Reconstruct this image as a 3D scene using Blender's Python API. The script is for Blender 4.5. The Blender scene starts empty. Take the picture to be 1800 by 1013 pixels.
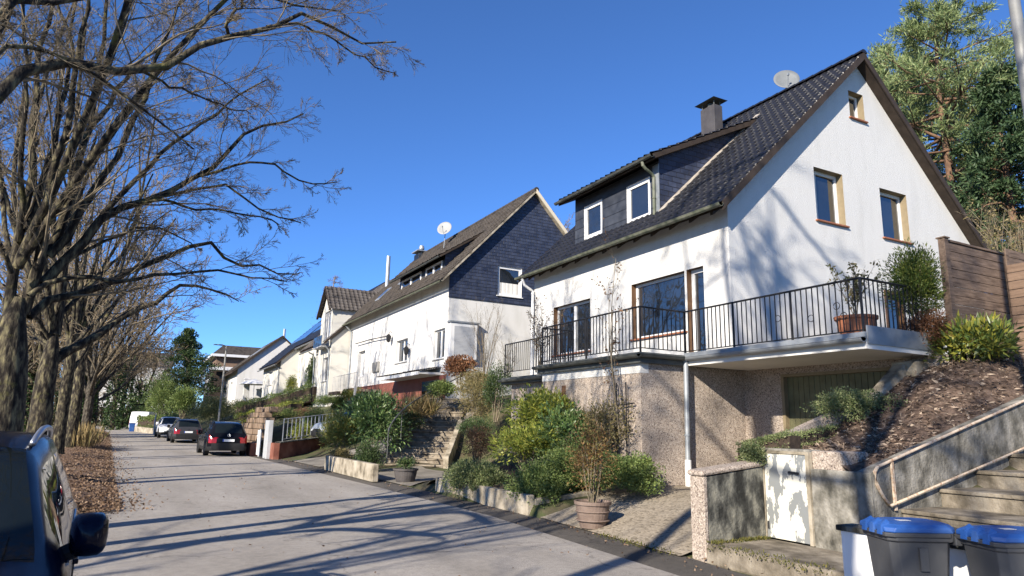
EXPO = 0.95
import bpy, math, random
import numpy as np
from mathutils import Vector, Matrix
R_ = math.radians
rng = np.random.default_rng(7)
random.seed(7)
scene = bpy.context.scene
COL = scene.collection

# ------------------------------------------------------------------ camera
CAM = np.array([0.0, 0.0, 1.65])
FPX, YAW, PITCH, ROLL = 1200.0, 0.490137887, 0.200481918, 0.0205889632
_f = np.array([math.sin(YAW)*math.cos(PITCH), math.cos(YAW)*math.cos(PITCH), math.sin(PITCH)])
_r = np.array([math.cos(YAW), -math.sin(YAW), 0.0]); _u = np.cross(_r, _f)
_r, _u = _r*math.cos(ROLL)+_u*math.sin(ROLL), -_r*math.sin(ROLL)+_u*math.cos(ROLL)
cd = bpy.data.cameras.new('camera'); cam = bpy.data.objects.new('camera', cd); COL.objects.link(cam)
cd.sensor_width = 36.0; cd.lens = FPX/1800*36; cd.clip_start = 0.05; cd.clip_end = 3000
cam.matrix_world = Matrix(((_r[0], _u[0], -_f[0], CAM[0]), (_r[1], _u[1], -_f[1], CAM[1]), (_r[2], _u[2], -_f[2], CAM[2]), (0, 0, 0, 1)))
scene.camera = cam

def at(px, py, X=None, Y=None, Z=None):
    """survey helper: where the sight line through a photo point meets the plane X=, Y= or Z="""
    d = _f + _r*(px-900)/FPX - _u*(py-506.5)/FPX
    i, v = (0, X) if X is not None else (1, Y) if Y is not None else (2, Z)
    return CAM + d*((v-CAM[i])/d[i])

# ------------------------------------------------------------------ scene-graph helpers
ORG = {}
def tag(o, label=None, cat=None, group=None, kind=None):
    if label: o['label'] = label
    if cat: o['category'] = cat
    if group: o['group'] = group
    if kind: o['kind'] = kind
    return o
def thing(name, label, cat, loc=(0, 0, 0), group=None):
    o = bpy.data.objects.new(name, None); COL.objects.link(o); o.location = tuple(float(v) for v in loc)
    o.empty_display_size = .3
    ORG[o] = np.array(loc, float)
    return tag(o, label, cat, group)
def raw(name, V, F, mat=None, parent=None, smooth=False, mats=None, midx=None, bevel=0):
    V = np.asarray(V, np.float64)
    org = ORG.get(parent, np.zeros(3)) if parent is not None else np.zeros(3)
    me = bpy.data.meshes.new(name)
    V = V - org
    if isinstance(F, np.ndarray):
        n, k = F.shape
        me.vertices.add(len(V)); me.vertices.foreach_set('co', V.astype(np.float32).ravel())
        me.loops.add(n*k); me.loops.foreach_set('vertex_index', F.astype(np.int32).ravel())
        me.polygons.add(n)
        me.polygons.foreach_set('loop_start', np.arange(0, n*k, k, dtype=np.int32))
        me.update(calc_edges=True)
    else:
        me.from_pydata([tuple(v) for v in V], [], [tuple(f) for f in F])
    if mats:
        for m in mats: me.materials.append(m)
        if midx is not None: me.polygons.foreach_set('material_index', np.asarray(midx, np.int32))
    elif mat: me.materials.append(mat)
    if smooth: me.polygons.foreach_set('use_smooth', np.ones(len(me.polygons), bool))
    me.validate(); me.update()
    o = bpy.data.objects.new(name, me); COL.objects.link(o)
    if parent is not None: o.parent = parent
    ORG[o] = org
    if bevel:
        b = o.modifiers.new('edge', 'BEVEL'); b.width = bevel; b.segments = 2; b.limit_method = 'ANGLE'; b.angle_limit = R_(40)
    return o
def copy_tree(o, parent=None):
    c = o.copy(); COL.objects.link(c); c.parent = parent
    ORG[c] = ORG.get(o, np.zeros(3))
    for ch in list(o.children):
        copy_tree(ch, c)
    return c

class MB:
    """collects shapes into one mesh"""
    def __init__(s): s.V = []; s.F = []
    def add(s, V, F):
        b = len(s.V); s.V += [tuple(map(float, v)) for v in V]; s.F += [tuple(int(i)+b for i in f) for f in F]; return s
    def box(s, x0, x1, y0, y1, z0, z1):
        if x0 > x1: x0, x1 = x1, x0
        if y0 > y1: y0, y1 = y1, y0
        if z0 > z1: z0, z1 = z1, z0
        return s.add([(x0,y0,z0),(x1,y0,z0),(x1,y1,z0),(x0,y1,z0),(x0,y0,z1),(x1,y0,z1),(x1,y1,z1),(x0,y1,z1)],
                     [(0,3,2,1),(4,5,6,7),(0,1,5,4),(1,2,6,5),(2,3,7,6),(3,0,4,7)])
    def hexa(s, b, t):
        """solid between two 4-point loops"""
        return s.add(list(b)+list(t), [(0,3,2,1),(4,5,6,7),(0,1,5,4),(1,2,6,5),(2,3,7,6),(3,0,4,7)])
    def quad(s, *p): return s.add(p, [tuple(range(len(p)))])
    def prism(s, poly, d):
        """polygon (3D points) extruded by the vector d"""
        n = len(poly); d = np.array(d, float); P = [np.array(p, float) for p in poly]
        return s.add(P+[p+d for p in P], [tuple(range(n))[::-1], tuple(range(n, 2*n))]+[(i, (i+1) % n, n+(i+1) % n, n+i) for i in range(n)])
    def tube(s, pts, r, k=6, cap=True):
        P = np.array(pts, float); n = len(P)
        rr = np.full(n, r, float) if np.isscalar(r) else np.array(r, float)
        T = np.gradient(P, axis=0); T /= np.linalg.norm(T, axis=1)[:, None]+1e-12
        ref = np.array([0, 0, 1.0]) if abs(T[:, 2]).mean() < .8 else np.array([1.0, 0, 0])
        A = np.cross(T, ref); A /= np.linalg.norm(A, axis=1)[:, None]+1e-9; B = np.cross(T, A)
        th = np.arange(k)*2*math.pi/k
        V = P[:, None, :]+rr[:, None, None]*(A[:, None, :]*np.cos(th)[None, :, None]+B[:, None, :]*np.sin(th)[None, :, None])
        F = []
        for i in range(n-1):
            for j in range(k): F.append((i*k+j, (i+1)*k+j, (i+1)*k+(j+1) % k, i*k+(j+1) % k))
        if cap: F.append(tuple(range(k))); F.append(tuple((n-1)*k+j for j in range(k))[::-1])
        return s.add(V.reshape(-1, 3), F)
    def lathe(s, prof, c=(0, 0, 0), k=24, axis='z'):
        V = []; F = []; m = len(prof)
        for i in range(k):
            a = 2*math.pi*i/k
            for (r, h) in prof:
                if axis == 'z': V.append((c[0]+r*math.cos(a), c[1]+r*math.sin(a), c[2]+h))
                elif axis == 'y': V.append((c[0]+r*math.cos(a), c[1]+h, c[2]+r*math.sin(a)))
                else: V.append((c[0]+h, c[1]+r*math.cos(a), c[2]+r*math.sin(a)))
        for i in range(k):
            for j in range(m-1): F.append((i*m+j, ((i+1) % k)*m+j, ((i+1) % k)*m+j+1, i*m+j+1))
        return s.add(V, F)
    def build(s, name, mat=None, parent=None, smooth=False, bevel=0): return raw(name, s.V, s.F, mat, parent, smooth, bevel=bevel)

# ------------------------------------------------------------------ materials
MATS = {}
def nt(name):
    m = bpy.data.materials.new(name); m.use_nodes = True
    n = m.node_tree.nodes; b = n['Principled BSDF']; MATS[name] = m
    return m, m.node_tree, n, m.node_tree.links, b
def ramp(n, stops):
    r = n.new('ShaderNodeValToRGB'); e = r.color_ramp.elements
    e[0].position, e[0].color = stops[0][0], (*stops[0][1], 1); e[1].position, e[1].color = stops[-1][0], (*stops[-1][1], 1)
    for p, c in stops[1:-1]:
        q = e.new(p); q.color = (*c, 1)
    return r
def noise(n, l, scale, detail=4, rough=.55, vec=None, stretch=None):
    t = n.new('ShaderNodeTexNoise'); t.inputs['Scale'].default_value = scale; t.inputs['Detail'].default_value = detail; t.inputs['Roughness'].default_value = rough
    if vec is None:
        c = n.new('ShaderNodeTexCoord'); vec = c.outputs['Object']
    if stretch:
        mp = n.new('ShaderNodeMapping'); mp.inputs['Scale'].default_value = stretch; l.new(vec, mp.inputs['Vector']); vec = mp.outputs['Vector']
    l.new(vec, t.inputs['Vector']); return t
def mat(name, cols, scale=3., rough=.8, bump=0, bscale=None, spec=.3, metal=0, coat=0, stretch=None, detail=5, bstretch=None, stops=None):
    """noise-mottled surface: cols is a list of 1-4 colours along the noise"""
    m, t, n, l, b = nt(name)
    b.inputs['Roughness'].default_value = rough; b.inputs['Metallic'].default_value = metal
    b.inputs['Specular IOR Level'].default_value = spec; b.inputs['Coat Weight'].default_value = coat
    b.inputs['Coat Roughness'].default_value = .03
    if len(cols) == 1: b.inputs['Base Color'].default_value = (*cols[0], 1)
    else:
        tx = noise(n, l, scale, detail, stretch=stretch)
        k = len(cols); st = stops or [.3+.4*i/(k-1) for i in range(k)]
        r = ramp(n, list(zip(st, cols))); l.new(tx.outputs['Fac'], r.inputs['Fac']); l.new(r.outputs['Color'], b.inputs['Base Color'])
    if bump:
        bt = noise(n, l, bscale or scale*6, 4, stretch=bstretch); bp = n.new('ShaderNodeBump'); bp.inputs['Strength'].default_value = bump; bp.inputs['Distance'].default_value = .02
        l.new(bt.outputs['Fac'], bp.inputs['Height']); l.new(bp.outputs['Normal'], b.inputs['Normal'])
    return m
def leafmat(name, cols, rough=.5, trans=.35, spec=.35):
    """foliage: colour varies from leaf to leaf"""
    m, t, n, l, b = nt(name)
    g = n.new('ShaderNodeNewGeometry'); k = len(cols)
    r = ramp(n, [(i/(k-1), c) for i, c in enumerate(cols)]); l.new(g.outputs['Random Per Island'], r.inputs['Fac'])
    l.new(r.outputs['Color'], b.inputs['Base Color']); b.inputs['Roughness'].default_value = rough; b.inputs['Specular IOR Level'].default_value = spec
    tr = n.new('ShaderNodeBsdfTranslucent'); l.new(r.outputs['Color'], tr.inputs['Color'])
    mx = n.new('ShaderNodeMixShader'); mx.inputs['Fac'].default_value = trans
    l.new(b.outputs['BSDF'], mx.inputs[1]); l.new(tr.outputs['BSDF'], mx.inputs[2])
    l.new(mx.outputs['Shader'], n['Material Output'].inputs['Surface'])
    return m
def speckle(name, cols, scale=60., rough=.9, bump=.5):
    """pebble-dash: every stone its own tone"""
    m, t, n, l, b = nt(name)
    c = n.new('ShaderNodeTexCoord'); v = n.new('ShaderNodeTexVoronoi'); v.inputs['Scale'].default_value = scale; l.new(c.outputs['Object'], v.inputs['Vector'])
    sp = n.new('ShaderNodeSeparateColor'); l.new(v.outputs['Color'], sp.inputs['Color'])
    k = len(cols); r = ramp(n, [(i/(k-1), x) for i, x in enumerate(cols)]); l.new(sp.outputs['Red'], r.inputs['Fac'])
    no = noise(n, l, 1.2, 4); mr = n.new('ShaderNodeMix'); mr.data_type = 'RGBA'; mr.blend_type = 'MULTIPLY'; mr.inputs['Factor'].default_value = .5
    r2 = ramp(n, [(.3, (.7, .68, .66)), (.7, (1, 1, 1))]); l.new(no.outputs['Fac'], r2.inputs['Fac'])
    l.new(r.outputs['Color'], mr.inputs['A']); l.new(r2.outputs['Color'], mr.inputs['B']); l.new(mr.outputs['Result'], b.inputs['Base Color'])
    b.inputs['Roughness'].default_value = rough; b.inputs['Specular IOR Level'].default_value = .2
    bp = n.new('ShaderNodeBump'); bp.inputs['Strength'].default_value = bump; bp.inputs['Distance'].default_value = .01; bp.invert = True
    l.new(v.outputs['Distance'], bp.inputs['Height']); l.new(bp.outputs['Normal'], b.inputs['Normal'])
    return m
def bricky(name, c1, c2, mortar, bw, bh, gap=.01, rot=None, rough=.7, bump=.4, offset=.5, spec=.3, var=.5):
    """slates, blocks or pavers laid in rows; rot turns the pattern onto its plane"""
    m, t, n, l, b = nt(name)
    c = n.new('ShaderNodeTexCoord'); mp = n.new('ShaderNodeMapping'); l.new(c.outputs['Object'], mp.inputs['Vector'])
    if rot: mp.inputs['Rotation'].default_value = rot
    br = n.new('ShaderNodeTexBrick'); br.inputs['Scale'].default_value = 1; br.inputs['Brick Width'].default_value = bw; br.inputs['Row Height'].default_value = bh
    br.inputs['Mortar Size'].default_value = gap; br.inputs['Mortar Smooth'].default_value = .3; br.inputs['Color1'].default_value = (*c1, 1); br.inputs['Color2'].default_value = (*c2, 1); br.inputs['Mortar'].default_value = (*mortar, 1)
    br.offset = offset; l.new(mp.outputs['Vector'], br.inputs['Vector'])
    no = noise(n, l, 3, 6); r2 = ramp(n, [(.3, (1-var, 1-var, 1-var)), (.7, (1, 1, 1))]); l.new(no.outputs['Fac'], r2.inputs['Fac'])
    mr = n.new('ShaderNodeMix'); mr.data_type = 'RGBA'; mr.blend_type = 'MULTIPLY'; mr.inputs['Factor'].default_value = 1
    l.new(br.outputs['Color'], mr.inputs['A']); l.new(r2.outputs['Color'], mr.inputs['B']); l.new(mr.outputs['Result'], b.inputs['Base Color'])
    b.inputs['Roughness'].default_value = rough; b.inputs['Specular IOR Level'].default_value = spec
    bp = n.new('ShaderNodeBump'); bp.inputs['Strength'].default_value = bump; bp.inputs['Distance'].default_value = .02; bp.invert = True
    l.new(br.outputs['Fac'], bp.inputs['Height']); l.new(bp.outputs['Normal'], b.inputs['Normal'])
    return m

white_plaster = mat('white_plaster', [(.52, .515, .5), (.58, .575, .56), (.55, .545, .53)], 1.1, .9, bump=.9, bscale=34, spec=.15, stretch=(1.4, 1.4, .3), detail=8)
cream_plaster = mat('cream_plaster', [(.54, .525, .475), (.6, .585, .535)], .7, .9, bump=.35, bscale=35, spec=.15)
white_render = mat('white_render', [(.52, .51, .48), (.6, .59, .57), (.63, .62, .6)], 1.3, .9, bump=.45, bscale=22, spec=.15, stretch=(1.4, 1.4, .3), detail=8)
pebble = speckle('pebble_dash', [(.1, .08, .068), (.33, .27, .225), (.42, .355, .3), (.24, .195, .16), (.53, .465, .395), (.38, .31, .255)], 58)
soffit_paint = mat('soffit_paint', [(.62, .6, .56), (.7, .68, .64)], 1, .8)
black_tile = mat('black_tile', [(.009, .009, .011), (.018, .018, .021), (.013, .013, .016)], 2.5, .34, bump=.2, bscale=12, spec=.4)
brown_tile = mat('brown_tile', [(.02, .018, .016), (.042, .035, .03), (.065, .055, .047), (.03, .027, .024)], 2.2, .85, bump=.4, bscale=18)
grey_tile = mat('grey_tile', [(.04, .035, .033), (.08, .07, .064), (.11, .098, .09)], 2.0, .8, bump=.3, bscale=18)
slate_side = bricky('slate_side', (.035, .046, .085), (.058, .072, .12), (.012, .015, .028), .32, .16, .012, rot=(R_(90), 0, 0), rough=.42, bump=.5, spec=.45)
slate_front = bricky('slate_front', (.036, .04, .05), (.062, .067, .08), (.012, .013, .015), .32, .2, .012, rot=(R_(90), 0, R_(90)), rough=.45, bump=.5, spec=.45)
dark_timber = mat('dark_timber', [(.028, .02, .015), (.05, .036, .027)], 4, .7, bump=.2, bscale=20)
black_iron = mat('black_iron', [(.012, .012, .013), (.025, .024, .024)], 9, .5, spec=.4)
zinc = mat('zinc', [(.19, .21, .23), (.29, .31, .33), (.34, .36, .38)], 3, .5, metal=.4)
zinc_dark = mat('zinc_dark', [(.07, .075, .07), (.13, .135, .125)], 4, .55, metal=.3)
mossy_gutter = mat('mossy_gutter', [(.06, .07, .05), (.13, .14, .1), (.17, .17, .14)], 5, .7)
pvc = mat('white_pvc', [(.66, .66, .66)], rough=.35, spec=.4)
glass = mat('window_glass', [(.008, .011, .016), (.02, .024, .03)], .9, .02, spec=.9); glass.node_tree.nodes['Principled BSDF'].inputs['IOR'].default_value = 1.8
def wavy(m, s):
    n, l = m.node_tree.nodes, m.node_tree.links; t = noise(n, l, 1.1, 2); bp = n.new('ShaderNodeBump'); bp.inputs['Strength'].default_value = s; bp.inputs['Distance'].default_value = .05; l.new(t.outputs['Fac'], bp.inputs['Height']); l.new(bp.outputs['Normal'], n['Principled BSDF'].inputs['Normal'])
wavy(glass, .12)
tan_reveal = mat('tan_reveal', [(.2, .16, .1), (.25, .2, .125)], 6, .6)
brown_frame = mat('brown_frame', [(.1, .052, .026), (.16, .085, .042)], 6, .5)
sill_tile = mat('sill_tile', [(.24, .09, .045), (.32, .13, .07)], 7, .6)
grey_sill = mat('grey_sill', [(.33, .33, .33), (.42, .42, .42)], 7, .6)
curtain = mat('curtain', [(.62, .6, .55), (.75, .73, .68)], 8, .9, stretch=(1, 1, .05))
olive_door = bricky('olive_door', (.125, .13, .07), (.15, .155, .085), (.05, .052, .028), 30., .13, .012, rot=(0, R_(90), 0), rough=.55, bump=.4, var=.15)
old_concrete = mat('old_concrete', [(.05, .048, .04), (.13, .122, .102), (.21, .197, .168), (.33, .31, .27)], 5.5, .95, bump=.8, bscale=26, detail=12, stops=[.3, .44, .55, .72], stretch=(1, 1, .7))
dark_concrete = mat('dark_concrete', [(.018, .018, .016), (.055, .055, .048), (.15, .145, .12), (.27, .255, .2)], 5, .95, bump=.8, bscale=28, detail=11, stops=[.38, .47, .56, .7], stretch=(1, 1, .55))
pale_concrete = mat('pale_concrete', [(.1, .085, .06), (.25, .215, .16), (.36, .315, .245), (.42, .375, .3)], 3.2, .95, bump=.5, bscale=20, detail=8)
step_concrete = mat('step_concrete', [(.13, .105, .075), (.25, .21, .16), (.34, .295, .235)], 3., .95, bump=.6, bscale=24, detail=8)
white_wallpaint = mat('white_wall_paint', [(.74, .74, .73), (.82, .82, .81)], 1.5, .8, bump=.15)
terracotta = mat('terracotta', [(.32, .12, .062), (.42, .17, .09)], 5, .8, bump=.2)
brown_pot = mat('brown_pot', [(.14, .1, .08), (.22, .165, .135)], 6, .7, bump=.3)
dark_pot = mat('dark_pot', [(.05, .045, .045), (.1, .09, .085)], 6, .8, bump=.3)
soil = mat('soil', [(.03, .022, .016), (.07, .05, .035)], 12, .95, bump=.6)
red_wall = mat('red_wall', [(.12, .04, .028), (.2, .075, .05), (.26, .12, .085)], 2.2, .85, bump=.3)
red_paint = mat('red_paint', [(.17, .06, .045), (.23, .085, .062)], 2., .7)
block_stone = mat('block_stone', [(.13, .088, .06), (.21, .15, .105), (.27, .2, .145)], 1.8, .9, bump=.5)
galv = mat('galvanised', [(.36, .38, .4), (.5, .52, .54)], 5, .45, metal=.6)
lamp_grey = mat('lamp_grey', [(.2, .2, .19), (.29, .29, .28)], 4, .5, metal=.3)
weathered_step = mat('weathered_step', [(.05, .042, .032), (.13, .11, .082), (.21, .18, .14), (.3, .265, .21)], 3.4, .95, bump=.8, bscale=26, detail=10)
rust_rail = mat('rust_rail', [(.3, .17, .1), (.5, .4, .3), (.55, .47, .38)], 7, .8, bump=.2, stretch=(3, 3, 3))
fence_wood = mat('fence_wood', [(.075, .05, .036), (.14, .098, .072), (.19, .135, .1)], 3, .8, bump=.4, bscale=14, stretch=(1, 6, 9))
fence_wood_light = mat('fence_wood_light', [(.13, .085, .06), (.2, .135, .095)], 3, .8, bump=.4, bscale=14, stretch=(6, 1, 9))  # sunlit look of the return boards put into the colour; also the timber storey
bark = mat('bark', [(.012, .01, .008), (.032, .027, .021), (.08, .068, .052), (.15, .13, .095)], 9, .95, bump=1., bscale=26, detail=10, stops=[.36, .46, .55, .68], stretch=(1.5, 1.5, .5), bstretch=(1.3, 1.3, .35))
bark_moss = mat('bark_moss', [(.01, .008, .006), (.028, .023, .018), (.085, .072, .046), (.19, .165, .09)], 9, .95, bump=1., bscale=26, detail=10, stops=[.36, .47, .56, .68], stretch=(1.5, 1.5, .5), bstretch=(1.3, 1.3, .35))
def moss_patches(m):
    n, l = m.node_tree.nodes, m.node_tree.links; b = n['Principled BSDF']; src = b.inputs['Base Color'].links[0].from_socket
    a = noise(n, l, 1.6, 10, .68); r = ramp(n, [(.57, (0, 0, 0)), (.68, (.8, .8, .8))]); l.new(a.outputs['Fac'], r.inputs['Fac'])
    x = n.new('ShaderNodeMix'); x.data_type = 'RGBA'; l.new(r.outputs['Color'], x.inputs['Factor']); l.new(src, x.inputs['A']); x.inputs['B'].default_value = (.14, .13, .04, 1); l.new(x.outputs['Result'], b.inputs['Base Color'])
moss_patches(bark_moss)
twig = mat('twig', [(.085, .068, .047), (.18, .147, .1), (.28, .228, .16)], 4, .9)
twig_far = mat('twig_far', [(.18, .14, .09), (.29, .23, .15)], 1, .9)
pine_bark = mat('pine_bark', [(.1, .06, .04), (.22, .13, .08)], 5, .95, bump=.8)
# ------------------------------------------------------------------ plant helpers
def unit(v): return v/(np.linalg.norm(v, axis=-1, keepdims=True)+1e-12)
def leaves(P, D, L, W, fold=.25, rs=None):
    """one bent diamond leaf per point: P base (n,3), D direction (n,3), L length, W width"""
    rs = rs or rng; n = len(P); D = unit(D); L = np.broadcast_to(np.asarray(L, float), (n,))[:, None]; W = np.broadcast_to(np.asarray(W, float), (n,))[:, None]
    S = unit(np.cross(D, rs.normal(size=(n, 3)))); N = np.cross(S, D)
    mid = P+D*L*.45
    V = np.stack([P, mid+S*W*.5+N*W*fold, P+D*L+N*L*.08, mid-S*W*.5+N*W*fold], 1).reshape(-1, 3)
    i = np.arange(n)*4
    F = np.concatenate([np.stack([i, i+1, i+2], 1), np.stack([i, i+2, i+3], 1)])
    return V, F
def tubes(P, Rr, k=3):
    """many tubes at once: P (B,n,3), Rr (B,n)"""
    B, n, _ = P.shape
    T = unit(np.gradient(P, axis=1)); ref = np.where(np.abs(T[:, :1, 2:3]) > .85, np.array([1., 0, 0]), np.array([0, 0, 1.]))
    A = unit(np.cross(T, np.broadcast_to(ref, T.shape))); Bn = np.cross(T, A)
    th = np.arange(k)*2*math.pi/k
    V = P[:, :, None, :]+Rr[:, :, None, None]*(A[:, :, None, :]*np.cos(th)[:, None]+Bn[:, :, None, :]*np.sin(th)[:, None])
    b = (np.arange(B)*n*k)[:, None, None]; i = np.arange(n-1)[None, :, None]*k; j = np.arange(k)[None, None, :]; j2 = (j+1) % k
    F = np.stack([b+i+j, b+i+k+j, b+i+k+j2, b+i+j2], -1).reshape(-1, 4)
    return V.reshape(-1, 3), F
def merge(parts):
    Vs = []; Fs = []; b = 0
    for V, F in parts:
        Vs.append(V); Fs.append(F+b); b += len(V)
    return np.concatenate(Vs), np.concatenate(Fs)
def sprout(P, Rr, m, t0, t1, lr, ang, npt, up=.15, wig=.12, rmul=.5, rs=None, droop=0., minr=.004, lmin=.0):
    """m children along every branch of P (B,n,3); returns child polylines and radii"""
    rs = rs or rng; B, n, _ = P.shape
    seg = np.linalg.norm(np.diff(P, axis=1), axis=2).sum(1)
    t = (np.arange(m)[None, :]+rs.uniform(0, 1, (B, m)))/m*(t1-t0)+t0
    f = t*(n-1); i0 = np.minimum(f.astype(int), n-2); fr = (f-i0)[..., None]
    bi = np.arange(B)[:, None]
    p = P[bi, i0]*(1-fr)+P[bi, i0+1]*fr; r = (Rr[bi, i0]*(1-fr[..., 0])+Rr[bi, i0+1]*fr[..., 0])
    T = unit(P[bi, i0+1]-P[bi, i0])
    side = unit(np.cross(T, rs.normal(size=T.shape)))
    a = ang*rs.uniform(.6, 1.3, (B, m))[..., None]
    d = unit(T*np.cos(a)+side*np.sin(a)); d[..., 2] += up; d = unit(d)
    ln = np.maximum(seg[:, None]*lr*(1-.55*(t-t0)/(t1-t0+1e-9))*rs.uniform(.6, 1.25, (B, m)), lmin)
    p = p.reshape(-1, 3); d = d.reshape(-1, 3); ln = ln.reshape(-1); r = np.maximum(r.reshape(-1)*rmul, minr)
    C = np.empty((len(p), npt, 3)); C[:, 0] = p
    st = ln[:, None]/(npt-1)
    for q in range(1, npt):
        C[:, q] = C[:, q-1]+d*st
        d = d+rs.normal(size=d.shape)*wig; d[:, 2] += up*.35-droop; d = unit(d)
    RR = r[:, None]*np.linspace(1, .35, npt)[None, :]
    return C, np.maximum(RR, minr*.6)
def resample(pts, n):
    P = np.array(pts, float); d = np.r_[0, np.cumsum(np.linalg.norm(np.diff(P, axis=0), axis=1))]
    # Catmull-Rom through the points
    t = np.linspace(0, d[-1], n); out = np.empty((n, P.shape[1])); k = len(P)
    for a, x in enumerate(t):
        i = min(max(int(np.searchsorted(d, x, 'right'))-1, 0), k-2); u = (x-d[i])/(d[i+1]-d[i]+1e-9)
        p0, p1, p2, p3 = P[max(i-1, 0)], P[i], P[i+1], P[min(i+2, k-1)]
        out[a] = .5*(2*p1+(p2-p0)*u+(2*p0-5*p1+4*p2-p3)*u*u+(3*p1-p0-3*p2+p3)*u**3)
    return out

def blob_points(n, c, r, rs, shell=.55, clump=.35, nclump=26, flat=0.):
    """points in an uneven ellipsoid built out of overlapping clumps"""
    c = np.array(c, float); r = np.array(r, float)
    d = unit(rs.normal(size=(nclump, 3))); d[:, 2] = np.where(d[:, 2] < -.35, -d[:, 2], d[:, 2])
    cc = d*rs.uniform(.35, .85, (nclump, 1)); cr = rs.uniform(.45, 1.5, nclump)*clump
    k = rs.integers(0, nclump, n); q = unit(rs.normal(size=(n, 3)))
    rad = np.cbrt(rs.uniform(shell**3, 1, n))[:, None]
    p = cc[k]+q*rad*cr[k][:, None]
    out = unit(q*.7+p*.6)
    P = c+p*r
    return P, out
def shrub(name, label, cat, c, r, material, n, L, W, seed=1, group=None, stem=True, clump=.36, nclump=26, up=.25, zmin=None, ncol=None, stems=7, sr=.012, spread=.45):
    """leafy bush centred on c (c[2] = middle), r = half sizes"""
    rs = np.random.default_rng(seed); c = np.array(c, float); r = np.array(r, float)
    base = np.array([c[0], c[1], c[2]-r[2]])
    root = thing(name, label, cat, base, group)
    n = int(n*2.2); P, D = blob_points(n, c, r, rs, clump=clump*1.25, nclump=int(nclump*1.4))
    D = unit(D+rs.normal(size=D.shape)*.45+np.array([0, 0, up]))
    if zmin is not None:
        k = P[:, 2] > zmin; P, D = P[k], D[k]
    V, F = leaves(P, D, L*rs.uniform(.6, 1.25, len(P)), W*rs.uniform(.7, 1.2, len(P)), rs=rs)
    raw('foliage', V, F, material, root)
    if stem:
        ps = []
        for i in range(stems):
            a = rs.uniform(0, 2*math.pi); q = base+np.array([math.cos(a)*.1*r[0], math.sin(a)*.1*r[1], -.05])
            e = c+np.array([math.cos(a)*spread*r[0], math.sin(a)*spread*r[1], r[2]*rs.uniform(.2, .75)])
            mid = (q+e)/2+rs.normal(size=3)*.08*r
            ps.append(resample([q, mid, e], 6))
        P0 = np.array(ps); R0 = np.linspace(sr*1.6, sr*.7, 6)[None, :].repeat(stems, 0)
        P1, R1 = sprout(P0, R0, 5, .35, 1, .45, .7, 4, rs=rs, minr=.004)
        raw('stem', *merge([tubes(P0, R0, 5), tubes(P1, R1, 3)]), twig, root)
    return root
def bare_shrub(name, label, base, h, spread, material, seed=1, n0=9, dens=(6, 6), r0=.014, group=None, leafm=None, nleaf=0, L=.05, W=.03, lean=(0, 0), minr=.0035):
    """upright twiggy shrub, few or no leaves"""
    rs = np.random.default_rng(seed); base = np.array(base, float); root = thing(name, label, 'shrub', base, group)
    ps = []
    for i in range(n0):
        a = rs.uniform(0, 2*math.pi); s = rs.uniform(.15, 1)*spread
        e = base+np.array([math.cos(a)*s+lean[0], math.sin(a)*s+lean[1], h*rs.uniform(.65, 1)])
        m = base*.5+e*.5+np.array([-math.cos(a)*s*.15, -math.sin(a)*s*.15, h*.06])+rs.normal(size=3)*.04*h
        ps.append(resample([base+rs.normal(size=3)*np.array([.05, .05, 0])*spread, m, e], 8))
    P0 = np.array(ps); R0 = np.linspace(r0, r0*.35, 8)[None].repeat(n0, 0)
    P1, R1 = sprout(P0, R0, dens[0], .2, 1, .4, .55, 5, up=.25, rs=rs, minr=minr)
    P2, R2 = sprout(P1, R1, dens[1], .2, 1, .45, .6, 4, up=.15, rs=rs, minr=minr*.8)
    raw('stems', *merge([tubes(P0, R0, 5), tubes(P1, R1, 3), tubes(P2, R2, 3)]), material, root)
    if leafm:
        Q = np.concatenate([P1[:, 1:].reshape(-1, 3), P2.reshape(-1, 3)]); k = rs.integers(0, len(Q), nleaf)
        Q = Q[k]+rs.normal(size=(nleaf, 3))*.02
        raw('foliage', *leaves(Q, rs.normal(size=(nleaf, 3))+[0, 0, .3], L*rs.uniform(.6, 1.3, nleaf), W*rs.uniform(.7, 1.2, nleaf), rs=rs), leafm, root)
    return root
def crown_levels(P, Rr, plan, rs):
    """successive generations of branches; returns list of (P,R)"""
    out = []; cp, cr = P, Rr
    for (m, t0, t1, lr, ang, npt, up, wig, rm, droop, minr) in plan:
        cp, cr = sprout(cp, cr, m, t0, t1, lr, ang, npt, up, wig, rm, rs, droop, minr); out.append((cp, cr))
    return out
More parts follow.
